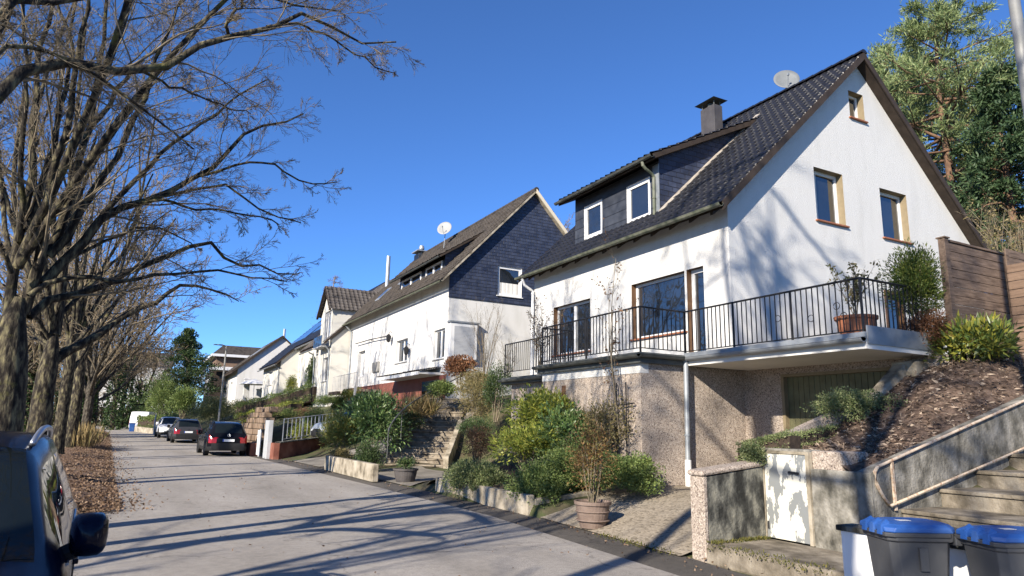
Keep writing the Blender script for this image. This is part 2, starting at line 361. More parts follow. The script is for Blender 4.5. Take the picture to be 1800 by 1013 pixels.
def bare_tree(name, label, base, h, spread, seed, group=None, nlimb=9, trunk_r=.28, fork=.28, dens=(8, 7, 6), tmat=None, cmat=None, lean=(0, 0), minr=.008, crown_lo=.2, cat='tree', updir=.2, limb_r=None):
    rs = np.random.default_rng(seed); base = np.array(base, float)
    root = thing(name, label, cat, base, group); up = np.array([lean[0], lean[1], 1.0])
    f = base+up*h*fork
    tr = resample([base-np.array([0, 0, .2]), base+up*h*fork*.5+rs.normal(size=3)*.12*np.array([1, 1, 0]), f, f+up*h*.12], 10)
    rr = trunk_r*np.array([1.5, 1.15, 1.03, 1, .95, .9, .8, .62, .4, .2])
    parts = [tubes(tr[None], rr[None], 10)]
    ls = []; lrr = []
    for i in range(nlimb):
        a = 2*math.pi*(i+rs.uniform(-.3, .3))/nlimb*1.618; z0 = rs.uniform(.55, 1.25); s0 = base+up*h*fork*z0
        w = rs.uniform(.25, 1); e = base+up*h*rs.uniform(.75, 1.0)*(1-.32*w)+np.array([math.cos(a), math.sin(a), 0])*spread*w
        m = s0*.55+e*.45+np.array([math.cos(a), math.sin(a), 0])*spread*.12*w+rs.normal(size=3)*.03*h
        ls.append(resample([s0, m, e], 12)); q = (limb_r or trunk_r*.36)*rs.uniform(.72, 1.28); lrr.append(np.linspace(q, q*.38, 12))
    P0, R0 = np.array(ls), np.array(lrr); parts.append(tubes(P0, R0, 7))
    raw('trunk', *merge(parts), tmat or bark, root, smooth=True)
    lv = crown_levels(P0, R0, [(dens[0], .22, 1, .42, .75, 7, updir, .13, .4, 0, minr*1.5), (dens[1], .2, 1, .5, .7, 5, updir*.6, .15, .55, .01, minr*1.15), (dens[2], .15, 1, .55, .7, 4, .08, .18, .6, .02, minr)], rs)
    raw('crown', *merge([tubes(p, r, 4 if i == 0 else 3) for i, (p, r) in enumerate(lv)]), cmat or twig, root)
    return root
def place_copy(src, loc, rotz, scale, label):
    c = copy_tree(src); c.location = loc; c.rotation_euler = (0, 0, rotz); c.scale = (scale,)*3; c['label'] = label
    return c
# ------------------------------------------------------------------ light
SUN = np.array([1.0, .55, -.56]); SUN /= np.linalg.norm(SUN)
EL = math.asin(-SUN[2]); ROT = math.atan2(-SUN[0], -SUN[1])
w = bpy.data.worlds.new('World'); scene.world = w; w.use_nodes = True
wn, wl = w.node_tree.nodes, w.node_tree.links
sky = wn.new('ShaderNodeTexSky'); sky.sky_type = 'NISHITA'; sky.sun_disc = False; sky.sun_elevation = EL; sky.sun_rotation = ROT % (2*math.pi)
sky.altitude = 3000; sky.air_density = 1.0; sky.dust_density = 0; sky.ozone_density = 10
wl.new(sky.outputs['Color'], wn['Background'].inputs['Color']); wn['Background'].inputs['Strength'].default_value = .12
sd = bpy.data.lights.new('sun', 'SUN'); so = bpy.data.objects.new('sun', sd); COL.objects.link(so)
sd.energy = 5.0; sd.angle = R_(.5); sd.color = (1, .91, .775)
so.rotation_euler = Vector(SUN).to_track_quat('-Z', 'Y').to_euler(); so.location = (-30, -20, 40)
vs = scene.view_settings; vs.view_transform = 'Standard'; vs.look = 'None'; vs.exposure = EXPO if 'EXPO' in globals() else 0.0; vs.gamma = 1

# ------------------------------------------------------------------ ground, road, verge
def lerp(tab): 
    a = np.array(tab, float); return lambda y: np.interp(y, a[:, 0], a[:, 1])
redge = lerp([(-60, 4.8), (0, 5.5), (6.5, 5.72), (12, 6.05), (19.5, 5.8), (31, 5.2), (36, 4.9), (52, 4.3), (60, 3.9), (80, 2.4), (95, .6), (110, -3), (140, -14)])
ledge = lerp([(-60, -3.4), (12.3, -3.2), (13.2, -1.5), (14.8, -.3), (21, -.55), (40, -1.15), (60, -1.85), (82, -2.9), (95, -6), (110, -12), (140, -24)])
zroad = lerp([(-60, 0), (36, 0), (52, .12), (60, .25), (80, .45), (110, .6), (500, .6)])
K = [((-60, 2.6), [(0, 0), (.5, .1), (1.2, .3), (2, .6), (3, .95), (5, 1.5), (7, 2.0), (14, 3.6), (40, 7), (150, 14)]),
     ((3.2, 4.9), [(0, -.03), (.5, 0), (1.2, .1), (2, .3), (3, .6), (5, 1.1), (7, 1.6), (14, 3.6), (40, 7), (150, 14)]),
     ((5.65, 7.2), [(0, -.05), (1.6, 0), (2.2, .6), (3, .9), (5, 1.5), (7, 2.3), (14, 3.9), (40, 7), (150, 14)]),
     ((7.42, 11.2), [(0, -.02), (1, .2), (2.4, .46), (5.5, .5), (5.8, 2.5), (7, 3.0), (14, 4), (40, 7), (150, 14)]),
     ((11.8, 15.3), [(0, -.06), (.15, .2), (2.4, .45), (5, 2.3), (7, 3), (14, 4), (40, 7), (150, 14)]),
     ((16, 17.4), [(0, -.03), (.4, .2), (1.5, .5), (3, 1.1), (4, 1.8), (6, 2.9), (14, 4), (40, 7), (150, 14)]),
     ((18.4, 23.8), [(0, 0), (.5, .03), (4, .1), (4.9, .35), (6, 1.7), (7.5, 2.8), (14, 4), (40, 7), (150, 14)]),
     ((26, 30), [(0, 0), (1, .08), (2, .2), (4, .7), (5.5, 1.6), (7, 2.7), (14, 4), (40, 7), (150, 14)]),
     ((31.5, 38), [(0, 0), (1.5, .2), (4, .9), (6, 2.2), (7, 2.7), (14, 4), (40, 7), (150, 14)]),
     ((41, 95), [(0, 0), (.6, .3), (2, 1.1), (4, 1.9), (5.5, 2.6), (8, 3.2), (16, 4.5), (40, 7), (150, 14)]),
     ((140, 900), [(0, 0), (10, .6), (40, 4), (150, 14), (400, 20)])]
def bank(u, y):
    rows = []
    for (a, b), tab in K: rows += [(a, tab), (b, tab)]
    ys = [r[0] for r in rows]; i = int(np.clip(np.searchsorted(ys, y, 'right')-1, 0, len(rows)-2))
    f = float(np.clip((y-ys[i])/(ys[i+1]-ys[i]+1e-9), 0, 1)); ev = lambda t: np.interp(u, [q[0] for q in t], [q[1] for q in t])
    return ev(rows[i][1])*(1-f)+ev(rows[i+1][1])*f
def ground(x, y):
    e = float(redge(y))+.65
    if x > e: return float(zroad(y))+float(bank(x-e, y))
    l = float(ledge(y))
    if x < l: return float(zroad(y))+float(np.interp(l-x, [0, .3, 1, 3, 12, 60, 400], [0, .05, .16, .2, .3, 1.0, 12]))
    return float(zroad(y))
ys = np.unique(np.r_[np.arange(-60, 0, 6.), np.arange(0, 2.5, 1.), 2.6, 3.2, 4.0, 4.9, 5.3, 5.65, 6.5, 7.2, 7.42, np.arange(8, 11.2, .6), 11.2, 11.55, 11.8, np.arange(12, 40, .7), np.arange(40, 112, 2.), np.arange(112, 200, 8), np.arange(200, 900, 60)])
vL = np.array([500, 300, 180, 110, 70, 45, 30, 20, 14, 10, 7, 5, 3.6, 2.6, 1.8, 1.2, .8, .5, .25, 0.])
uR = np.array([0, .15, .3, .5, .75, 1, 1.25, 1.5, 1.8, 2.1, 2.4, 2.8, 3.2, 3.6, 4, 4.5, 5, 5.5, 5.8, 6.4, 7, 8.5, 10, 12, 14, 17, 22, 30, 40, 60, 90, 150, 250, 400])
V = []
for y in ys:
    e, l, z = float(redge(y)), float(ledge(y)), float(zroad(y))
    for v in vL: V.append((l-v, y, ground(l-v, y)-(.03 if v == 0 else 0)+(rng.normal()*.02 if .3 < v < 20 else 0)))
    V.append((l*.6+e*.4, y, z-.03)); V.append((e, y, z-.03)); V.append((e+.4, y, z-.03))
    for u in uR: V.append((e+.65+u, y, z+float(bank(u, y))-(.03 if u == 0 else 0)))
nx = len(vL)+3+len(uR); ny = len(ys)
F = np.array([[j*nx+i, j*nx+i+1, (j+1)*nx+i+1, (j+1)*nx+i] for j in range(ny-1) for i in range(nx-1)])
earth = mat('earth', [(.035, .03, .018), (.075, .062, .035), (.07, .085, .03), (.13, .1, .065)], 1.1, .95, bump=.6, bscale=14, detail=9)
tag(raw('ground', V, F, earth, smooth=True), kind='structure')

# asphalt: aggregate speckle, pale worn lanes, patches and stains of its own
def asphalt(name, a, b_, c_, lane=True):
    m, t, n, l, b = nt(name); tc = n.new('ShaderNodeTexCoord')
    n1 = noise(n, l, .55, 6, .6, stretch=(1.4, .35, 1)); n2 = noise(n, l, 160, 2, .7); n3 = noise(n, l, 9, 5)
    r1 = ramp(n, [(.3, a), (.55, b_), (.75, c_)]); l.new(n1.outputs['Fac'], r1.inputs['Fac'])
    r2 = ramp(n, [(.32, (.5, .5, .5)), (.5, (.98, .98, .98)), (.68, (1.5, 1.48, 1.45))]); l.new(n2.outputs['Fac'], r2.inputs['Fac'])
    r3 = ramp(n, [(.3, (.86, .86, .86)), (.6, (1.04, 1.04, 1.03))]); l.new(n3.outputs['Fac'], r3.inputs['Fac'])
    x = n.new('ShaderNodeMix'); x.data_type = 'RGBA'; x.blend_type = 'MULTIPLY'; x.inputs['Factor'].default_value = 1; l.new(r1.outputs['Color'], x.inputs['A']); l.new(r2.outputs['Color'], x.inputs['B'])
    y = n.new('ShaderNodeMix'); y.data_type = 'RGBA'; y.blend_type = 'MULTIPLY'; y.inputs['Factor'].default_value = 1; l.new(x.outputs['Result'], y.inputs['A']); l.new(r3.outputs['Color'], y.inputs['B'])
    if lane:      # cracks and sealed joints wandering over the surface
        wv = noise(n, l, 1.3, 5); sc_ = n.new('ShaderNodeVectorMath'); sc_.operation = 'SCALE'; sc_.inputs['Scale'].default_value = 1.6; l.new(wv.outputs['Color'], sc_.inputs[0])
        ad = n.new('ShaderNodeVectorMath'); ad.operation = 'ADD'; l.new(tc.outputs['Object'], ad.inputs[0]); l.new(sc_.outputs['Vector'], ad.inputs[1])
        vo = n.new('ShaderNodeTexVoronoi'); vo.feature = 'DISTANCE_TO_EDGE'; vo.inputs['Scale'].default_value = .28; l.new(ad.outputs['Vector'], vo.inputs['Vector'])
        rc = ramp(n, [(.0, (.45, .44, .43)), (.006, (1, 1, 1))]); l.new(vo.outputs['Distance'], rc.inputs['Fac'])
        z = n.new('ShaderNodeMix'); z.data_type = 'RGBA'; z.blend_type = 'MULTIPLY'; z.inputs['Factor'].default_value = .75; l.new(y.outputs['Result'], z.inputs['A']); l.new(rc.outputs['Color'], z.inputs['B']); y = z
    l.new(y.outputs['Result'], b.inputs['Base Color']); b.inputs['Roughness'].default_value = .9; b.inputs['Specular IOR Level'].default_value = .25
    bp = n.new('ShaderNodeBump'); bp.inputs['Strength'].default_value = .5; bp.inputs['Distance'].default_value = .008; l.new(n2.outputs['Fac'], bp.inputs['Height']); l.new(bp.outputs['Normal'], b.inputs['Normal'])
    return m
asph = asphalt('asphalt_worn', (.27, .245, .215), (.345, .315, .28), (.41, .375, .335))
asph_dark = asphalt('asphalt_dark', (.075, .068, .06), (.1, .09, .08), (.14, .125, .108))
yy = np.r_[np.arange(-60, 36, .8), np.arange(36, 141, 1.5)]
V = []; 
for y in yy:
    e, l, z = float(redge(y)), float(ledge(y)), float(zroad(y)); j = .09*math.sin(y*1.7)+.07*math.sin(y*4.3)+.05*math.sin(y*9.1) if y > 13.3 else 0
    for f in (0, .25, .5, .75, 1): V.append(((l+j)*(1-f)+e*f, y, z+.02*math.sin(f*math.pi)+.0))
F = np.array([[j*5+i, j*5+i+1, (j+1)*5+i+1, (j+1)*5+i] for j in range(len(yy)-1) for i in range(4)])
tag(raw('road', V, F, asph, smooth=True), kind='structure')
V = []; 
for y in yy:
    e, z = float(redge(y)), float(zroad(y)); j = .04*math.sin(y*.9)+.03*math.sin(y*2.7)
    for k_, q in ((0, -.03), (.25, .004), (.55, .006), (.8+j, .012)): V.append((e+k_, y, z+q))
F = np.array([[j*4+i, j*4+i+1, (j+1)*4+i+1, (j+1)*4+i] for j in range(len(yy)-1) for i in range(3)])
tag(raw('pavement', V, F, asph_dark, smooth=True), kind='structure')

# verge: leaf litter between the trees and the road
verge_m = mat('leaf_litter_soil', [(.06, .035, .02), (.16, .095, .055), (.24, .155, .1), (.09, .075, .03)], 3.5, .95, bump=1, bscale=30, detail=9)
V = []; yv = np.r_[12.4, 12.8, np.arange(13.2, 80, .35)]
for y in yv:
    l = float(ledge(y)); 
    for v in (-.12, .0, .15, .4, .8, 1.3, 2, 3, 4.5):
        j = .1*math.sin(y*2.1)+.08*math.sin(y*5.3+1)
        V.append((l-v+(j if v < .3 else 0), y, float(zroad(y))+float(np.interp(v, [-.12, 0, .3, 1, 3, 5], [.006, .03, .1, .2, .25, .26]))+(rng.normal()*.018 if v > 0 else 0)))
F = np.array([[j*9+i, j*9+i+1, (j+1)*9+i+1, (j+1)*9+i] for j in range(len(yv)-1) for i in range(8)])
tag(raw('verge', V, F, verge_m, smooth=True), kind='structure')
dead = leafmat('dead_leaves', [(.07, .04, .025), (.14, .085, .05), (.22, .145, .09), (.27, .19, .13), (.1, .055, .03)], .7, .15)
n = 24000; y = 13+60*rng.random(n)**2.2; v = np.abs(rng.normal(0, 1.2, n))-.22
v[:1500] = -np.abs(rng.normal(0, .45, 1500)); x = np.array([float(ledge(a)) for a in y])-v; z = np.array([ground(a, b) for a, b in zip(x, y)])+.03+rng.random(n)*.05
P = np.stack([x, y, z], 1); D = rng.normal(size=(n, 3)); D[:, 2] *= .35
tag(raw('leaf_litter', *leaves(P, D, rng.uniform(.035, .085, n), rng.uniform(.025, .05, n)), dead), 'scattered brown dead leaves lying along the verge beside the road', 'leaf litter', kind='stuff')

n = 700; y = 5+30*rng.random(n)**1.3; x = np.array([float(redge(a)) for a in y])+np.where(rng.random(n) < .7, rng.normal(.6, .18, n), rng.uniform(-5, .3, n)); P = np.stack([x, y, np.full(n, .035)], 1); D = rng.normal(size=(n, 3)); D[:, 2] *= .25
tag(raw('stray_leaves', *leaves(P, D, rng.uniform(.025, .06, n), rng.uniform(.015, .035, n)), dead), 'stray dead leaves and crumbs on the road and along its right edge', 'leaf litter', kind='stuff')

# driveway of small setts in front of the garage of the near house
setts = speckle('setts', [(.16, .135, .1), (.3, .255, .195), (.36, .31, .24), (.26, .22, .17)], 24, .95, .8)
V = []; xs = np.linspace(0, 1, 14); yd = np.linspace(7.3, 13.2, 24)
for y in yd:
    e = float(redge(y))+.72
    for f in xs:
        x = e+(12.-e)*f; zz = float(zroad(y))+float(np.interp(x-e, [0, 1, 2.4, 5.5], [.015, .24, .5, .53]))
        V.append((x, y, zz+.012))
F = np.array([[j*14+i, j*14+i+1, (j+1)*14+i+1, (j+1)*14+i] for j in range(len(yd)-1) for i in range(13)])
tag(raw('driveway', V, F, setts, smooth=True), kind='structure')
# paved approach below the steps and the drive of the second house
pave2 = mat('drive_concrete', [(.13, .115, .095), (.2, .18, .15), (.26, .235, .2)], 1.6, .95, bump=.4, bscale=30, detail=8)
for nm, (ya, yb), k_ in (('approach', (17.9, 24.2), 3.0), ('second_driveway', (26.2, 30.9), 6.5)):
    V = []; yd = np.linspace(ya, yb, 16)
    for y in yd:
        e = float(redge(y))+.75
        for f in np.linspace(0, 1, 10): V.append((e+k_*f, y, ground(e+k_*f, y)+.03))
    F = np.array([[j*10+i, j*10+i+1, (j+1)*10+i+1, (j+1)*10+i] for j in range(15) for i in range(9)])
    tag(raw('path' if nm == 'approach' else 'driveway', V, F, pave2, smooth=True), kind='structure')
# ------------------------------------------------------------------ building helpers
def mapX(xw): return lambda u, v, w=0.: (xw+w, u, v)        # wall facing the street: u = Y, v = Z, w = inwards
def mapY(yw): return lambda u, v, w=0.: (u, yw+w, v)        # gable facing the camera: u = X
def clip(poly, a, b, c):
    out = []
    for i in range(len(poly)):
        p, q = poly[i], poly[(i+1) % len(poly)]; dp, dq = a*p[0]+b*p[1]-c, a*q[0]+b*q[1]-c
        if dp <= 1e-9: out.append(p)
        if (dp < -1e-9 and dq > 1e-9) or (dp > 1e-9 and dq < -1e-9):
            t = dp/(dp-dq); out.append((p[0]+(q[0]-p[0])*t, p[1]+(q[1]-p[1])*t))
    return out
def panel(mb, m, outline, holes=()):
    """convex wall outline in (u,v) with rectangular openings"""
    us = sorted({p[0] for p in outline} | {h[0] for h in holes} | {h[1] for h in holes}); vs_ = sorted({p[1] for p in outline} | {h[2] for h in holes} | {h[3] for h in holes})
    ar = sum(outline[i][0]*outline[(i+1) % len(outline)][1]-outline[(i+1) % len(outline)][0]*outline[i][1] for i in range(len(outline)))
    o = outline if ar > 0 else outline[::-1]
    for i in range(len(us)-1):
        for j in range(len(vs_)-1):
            cu, cv = (us[i]+us[i+1])/2, (vs_[j]+vs_[j+1])/2
            if any(h[0] < cu < h[1] and h[2] < cv < h[3] for h in holes): continue
            p = [(us[i], vs_[j]), (us[i+1], vs_[j]), (us[i+1], vs_[j+1]), (us[i], vs_[j+1])]
            for k in range(len(o)):
                q, r = o[k], o[(k+1) % len(o)]; dx, dy = r[0]-q[0], r[1]-q[1]
                p = clip(p, dy, -dx, dy*q[0]-dx*q[1])
                if len(p) < 3: break
            if len(p) >= 3: mb.quad(*[m(a, b) for a, b in p])
def mbox(mb, m, u0, u1, v0, v1, w0, w1):
    mb.hexa([m(u0, v0, w0), m(u1, v0, w0), m(u1, v0, w1), m(u0, v0, w1)], [m(u0, v1, w0), m(u1, v1, w0), m(u1, v1, w1), m(u0, v1, w1)])
def window(parent, m, u0, u1, v0, v1, depth=.14, mull=(), bars=(), frame=None, reveal=None, sill=None, fw=.075, name='window', label=None, cur=None, sill_out=.07, handle=False):
    d = depth; f = MB(); g0 = .003
    a0, a1, b0, b1 = u0+g0, u1-g0, v0+g0, v1-g0
    mbox(f, m, a0, a0+fw, b0, b1, d, d+.06); mbox(f, m, a1-fw, a1, b0, b1, d, d+.06)
    mbox(f, m, a0+fw, a1-fw, b0, b0+fw, d, d+.06); mbox(f, m, a0+fw, a1-fw, b1-fw, b1, d, d+.06)
    for q in mull:
        c = a0+(a1-a0)*q; mbox(f, m, c-fw*.75, c+fw*.75, b0+fw, b1-fw, d-.006, d+.05)
    for q in bars:
        c = b0+(b1-b0)*q; mbox(f, m, a0+fw, a1-fw, c-fw*.5, c+fw*.5, d+.002, d+.045)
    o = f.build(name, frame or pvc, parent)
    if label: o['label'] = label
    p = MB(); p.quad(m(a0+.01, b0+.01, d+.035), m(a1-.01, b0+.01, d+.035), m(a1-.01, b1-.01, d+.035), m(a0+.01, b1-.01, d+.035)); p.build('pane', glass, o)
    if cur:
        for (c0, c1, e0, e1) in cur:
            p = MB(); ns = 14; P = [[m(a0+(a1-a0)*(c0+(c1-c0)*i/ns), b0+(b1-b0)*e, d+.03-.006*math.sin(i*2.3)) for e in (e0, e1)] for i in range(ns+1)]
            for i in range(ns): p.quad(P[i][0], P[i+1][0], P[i+1][1], P[i][1])
            p.build('curtain', curtain, o)
    r = MB()
    for (x0, y0, x1, y1) in ((u0, v0, u0, v1), (u1, v0, u1, v1), (u0, v1, u1, v1), (u0, v0, u1, v0)): r.quad(m(x0, y0, 0), m(x1, y1, 0), m(x1, y1, d+.08), m(x0, y0, d+.08))
    r.build('reveal', reveal or white_plaster, o)
    if sill:
        s = MB(); mbox(s, m, u0-.06, u1+.06, v0-.045, v0-.002, -sill_out, .02); s.build('sill', sill, o, bevel=.006)
    return o
def tiles(name, material, parent, P0, U, Lu, V_, Lv, tw=.24, th=.34, amp=.028, lift=.03, jit=.004, clipfn=None, sag=0., rs=None):
    """interlocking roof tiles: rolls across, a lifted lower edge per course"""
    rs = rs or rng; P0 = np.array(P0, float); U = np.array(U, float); V_ = np.array(V_, float); N = np.cross(U, V_); N /= np.linalg.norm(N)
    if N[2] < 0: N = -N
    s = 8; nu = int(round(Lu/tw)); u = np.arange(nu*s+1)/s*(Lu/nu); ph = (np.arange(nu*s+1) % s)/s
    roll = amp*np.where(ph < .45, np.sin(ph/.45*math.pi), -.25*np.sin((ph-.45)/.55*math.pi))
    nr = int(round(Lv/th)); th = Lv/nr; L = []
    for r in range(nr):
        jt = rs.normal(0, jit, nu+1)[np.minimum(np.arange(nu*s+1)//s, nu)]
        for e, h in ((0, lift), (.22, lift*.8), (1, 0)):
            L.append(P0+U*u[:, None]+V_*((r+e)*th-(.022*np.where(ph < .45, np.sin(ph/.45*math.pi), 0) if e == 0 else 0))[:, None] * 1.0 + N*(roll+h+jt*(1 if e < 1 else 0))[:, None] if e == 0 else P0+U*u[:, None]+V_*((r+e)*th)+N*(roll+h+jt*(1 if e < 1 else 0))[:, None])
    G = np.array(L); rows, c = G.shape[:2]; i = np.arange(rows-1)[:, None]*c; j = np.arange(c-1)[None]
    F = np.stack([i+j, i+j+1, i+c+j+1, i+c+j], -1).reshape(-1, 4); Vv = G.reshape(-1, 3)
    if clipfn is not None:
        keep = clipfn(Vv[F].mean(1)); F = F[keep]
    return raw(name, Vv, F, material, parent)
def gutter(parent, p, q, material, r=.07, name='gutter'):
    """half-round gutter with end caps between two points"""
    p, q = np.array(p, float), np.array(q, float); d = q-p; d /= np.linalg.norm(d); s = np.cross(d, [0, 0, 1]); mb = MB(); k = 9
    for rad in (r, r-.012):
        pr = [s*math.cos(math.pi+math.pi*i/(k-1))*rad+np.array([0, 0, 1])*math.sin(math.pi+math.pi*i/(k-1))*rad for i in range(k)]
        b = len(mb.V); mb.add([p+x for x in pr]+[q+x for x in pr], [(i, i+1, k+i+1, k+i) for i in range(k-1)]+[tuple(range(k)), tuple(range(k, 2*k))])
    mb.tube([p+s*r, q+s*r], .014, 6); mb.tube([p-s*r, q-s*r], .01, 6)
    return mb.build(name, material, parent)
def downpipe(parent, pts, material, r=.045, name='downpipe', foot=None):
    mb = MB(); P = resample(pts, max(8, len(pts)*3)) if len(pts) > 2 else np.array(pts, float); mb.tube(P, r, 10)
    z0, z1 = min(p[2] for p in pts), max(p[2] for p in pts); e = min(pts, key=lambda p: p[2])
    z = z0+.5
    while z < z1-.4: mb.lathe([(r, -.015), (r+.014, -.015), (r+.014, .015), (r, .015)], (e[0], e[1], z), 10); z += 1.3
    o = mb.build(name, material, parent, smooth=False)
    return o
BALM = {}
def railing(parent, pts, z, h, mat_, gap=.125, post=1.7, r=.007, circles=0, seed=1, name='railing', zs=None, topr=.02, curl=False):
    """wrought-iron railing along a line of (x,y) points; balusters and posts are sub-parts"""
    rs = np.random.default_rng(seed); pts = [np.array(p, float) for p in pts]; zs = zs or [z]*len(pts); mb = MB()
    for i in range(len(pts)-1):
        a, b = np.r_[pts[i], zs[i]], np.r_[pts[i+1], zs[i+1]]
        mb.tube([a+[0, 0, h], b+[0, 0, h]], topr, 6); mb.tube([a+[0, 0, .1], b+[0, 0, .1]], .012, 5)
    o = mb.build(name, mat_, parent); cnt = 0
    key = (mat_.name, round(h, 2), r)
    def bal(p, zz, lean=0):
        nonlocal cnt
        k2 = key+(lean,)
        if k2 not in BALM:
            q = MB(); q.box(-r, r, -r, r, .1, h-.01); BALM[k2] = q
        b = BALM[k2].build('baluster', mat_, None) if not isinstance(BALM[k2], bpy.types.Mesh) else bpy.data.objects.new('baluster', BALM[k2])
        if isinstance(BALM[k2], MB): BALM[k2] = b.data
        else: COL.objects.link(b)
        b.parent = o; b.location = Vector(np.r_[p, zz]-ORG[o]); ORG[b] = ORG[o]; cnt += 1
    for i in range(len(pts)-1):
        a, b = pts[i], pts[i+1]; L = np.linalg.norm(b-a); n = max(int(L/gap), 1)
        for k in range(n+1):
            if cnt > 95: break
            f = k/n
            if 0 < k < n: bal(a+(b-a)*f, zs[i]*(1-f)+zs[i+1]*f)
        npst = max(int(round(L/post)), 1)
        for k in range(npst+(1 if i == len(pts)-2 else 0)):
            f = k/npst; q = MB(); p = a+(b-a)*f; zz = zs[i]*(1-f)+zs[i+1]*f; q.box(p[0]-.016, p[0]+.016, p[1]-.016, p[1]+.016, zz-.02, zz+h); q.build('post', mat_, o)
        for k in range(int(circles*L)):
            f = rs.uniform(.06, .94); p = np.r_[a+(b-a)*f, zs[i]*(1-f)+zs[i+1]*f+h*rs.uniform(.35, .8)]; d = np.r_[(b-a)/L, 0]
            th = np.linspace(0, 2*math.pi, 17); q = MB(); q.tube([p+d*.06*math.cos(t)+np.array([0, 0, .06*math.sin(t)]) for t in th], .007, 5); q.build('ring', mat_, o)
    return o
def dish(parent, c, r, facing, material, pole):
    """satellite dish: bowl, feed arm, head and pole"""
    d = unit(np.array(facing, float)); s = unit(np.cross(d, [0, 0, 1.])); u = np.cross(s, d); c = np.array(c, float)
    V = [c-d*.0]; F = []; k = 24
    for i, f in enumerate((.25, .5, .75, 1.)):
        for j in range(k):
            a = 2*math.pi*j/k; V.append(c+(s*math.cos(a)+u*math.sin(a)*1.08)*r*f+d*(.22*r*f*f))
    for j in range(k): F.append((0, 1+j, 1+(j+1) % k))
    for i in range(3):
        for j in range(k): F.append((1+i*k+j, 1+(i+1)*k+j, 1+(i+1)*k+(j+1) % k, 1+i*k+(j+1) % k))
    o = raw('satellite_dish', V, F, material, parent, smooth=True)
    so_ = o.modifiers.new('thick', 'SOLIDIFY'); so_.thickness = .012
    h = c+d*r*.95-u*r*.35; q = MB(); q.tube([c-u*r*.95+d*.15*r, h], .014, 6); q.box(h[0]-.03, h[0]+.03, h[1]-.03, h[1]+.03, h[2]-.03, h[2]+.04); q.build('feed_arm', zinc, o)
    q = MB(); q.tube([c-d*.05, c-d*.12-np.array([0, 0, .1]), np.array(pole, float)], .025, 8); q.build('mast', zinc, o)
    return o
def trapz_roof_prism(mb, m, pts, w0, w1): mb.hexa([m(*p, w0) for p in pts], [m(*p, w1) for p in pts])
# ------------------------------------------------------------------ the near white house
SL = .95; NS = math.sqrt(1+SL*SL)
h1 = thing('white_house', 'white plastered house with black glazed tile roof above a pebble-dashed garage and balcony', 'house', (12, 11.5, .5))
XF, YG, YE, XB, XR, ZE = 12., 11.5, 20.8, 22.8, 17.4, 7.2
mF, mG = mapX(XF), mapY(YG)
doorH, bigW, smallW = (12.38, 12.98, 3.3, 5.69), (13.06, 15.24, 4.12, 5.69), (17.3, 19.46, 4.0, 5.63)
g1, g2, g3, gd = (15.25, 16.43, 7.19, 8.68), (18.05, 19.3, 7.13, 8.61), (17.0, 17.66, 10.54, 11.38), (17.9, 18.6, 3.2, 5.5)
mb = MB(); panel(mb, mF, [(YG, 2.9), (YE, 2.9), (YE, ZE+.02), (YG, ZE+.02)], [doorH, bigW, smallW])
panel(mb, mG, [(XF, 2.9), (XB, 2.9), (XB, ZE), (XR, ZE+SL*5.4), (XF, ZE)], [g1, g2, g3, gd])
panel(mb, mapY(YE), [(XF, 2.9), (XB, 2.9), (XB, ZE), (XR, ZE+SL*5.4), (XF, ZE)]); panel(mb, mapX(XB), [(YG, 2.9), (YE, 2.9), (YE, ZE), (YG, ZE)])
mb.build('wall', white_plaster, h1)
window(h1, mF, *bigW, depth=.16, frame=pvc, reveal=brown_frame, sill=sill_tile, name='window')
window(h1, mF, *doorH, depth=.16, frame=pvc, reveal=brown_frame, name='patio_door', fw=.1)
window(h1, mF, *smallW, depth=.16, mull=(.5,), reveal=brown_frame, sill=sill_tile)
window(h1, mG, *g1, depth=.2, reveal=tan_reveal, sill=sill_tile, fw=.09, cur=[(.06, .3, .06, .94)])
window(h1, mG, *g2, depth=.2, reveal=tan_reveal, sill=sill_tile, fw=.09)
window(h1, mG, *g3, depth=.2, reveal=tan_reveal, sill=sill_tile, fw=.07)
d = MB(); mbox(d, mG, gd[0]+.01, gd[1]-.01, 3.2, 5.49, .1, .15); o = d.build('side_door', dark_timber, h1)
d = MB(); mbox(d, mG, gd[0]+.1, gd[1]-.1, 4.3, 5.35, .09, .099); d.build('pane', glass, o)
d = MB(); mbox(d, mG, gd[0]-.08, gd[0], 3.2, 5.58, -.02, .15); mbox(d, mG, gd[1], gd[1]+.08, 3.2, 5.58, -.02, .15); mbox(d, mG, gd[0], gd[1], 5.5, 5.58, -.02, .15); d.build('door_frame', brown_frame, o)
# roof
ZT = 7.38; zr_ = lambda x: ZT+SL*(x-12); Vs = np.array([1, 0, SL])/NS; Y0, Y1 = 11.18, 21.1
in_dorm = lambda c: ~((c[:, 1] > 14.36) & (c[:, 1] < 18.54) & (c[:, 0] > 12.42) & (c[:, 0] < 15.9))
roof1 = tiles('roof', black_tile, h1, (11.5, Y0, zr_(11.5)), (0, 1, 0), Y1-Y0, Vs, (XR-11.5)*NS, .24, .34, .026, .034, clipfn=in_dorm)
tiles('rear_slope', black_tile, roof1, (23.3, Y0, zr_(11.5)), (0, 1, 0), Y1-Y0, np.array([-1, 0, SL])/NS, (XR-11.5)*NS, .26, .36, .034, .04)
mb = MB(); y = Y0
while y < Y1-.05:
    a = np.linspace(0, math.pi, 7); pr = [(XR+.13*math.cos(t), .11*math.sin(t)) for t in a]
    mb.add([(x, y-.02, zr_(XR)+.0+z) for x, z in pr]+[(XR+(x-XR)*.86, y+.36, zr_(XR)-.0+z*.86) for x, z in pr], [(i, i+1, 7+i+1, 7+i) for i in range(6)]+[tuple(range(7))]); y += .34
mb.build('ridge_cap', black_tile, roof1)
mb = MB()
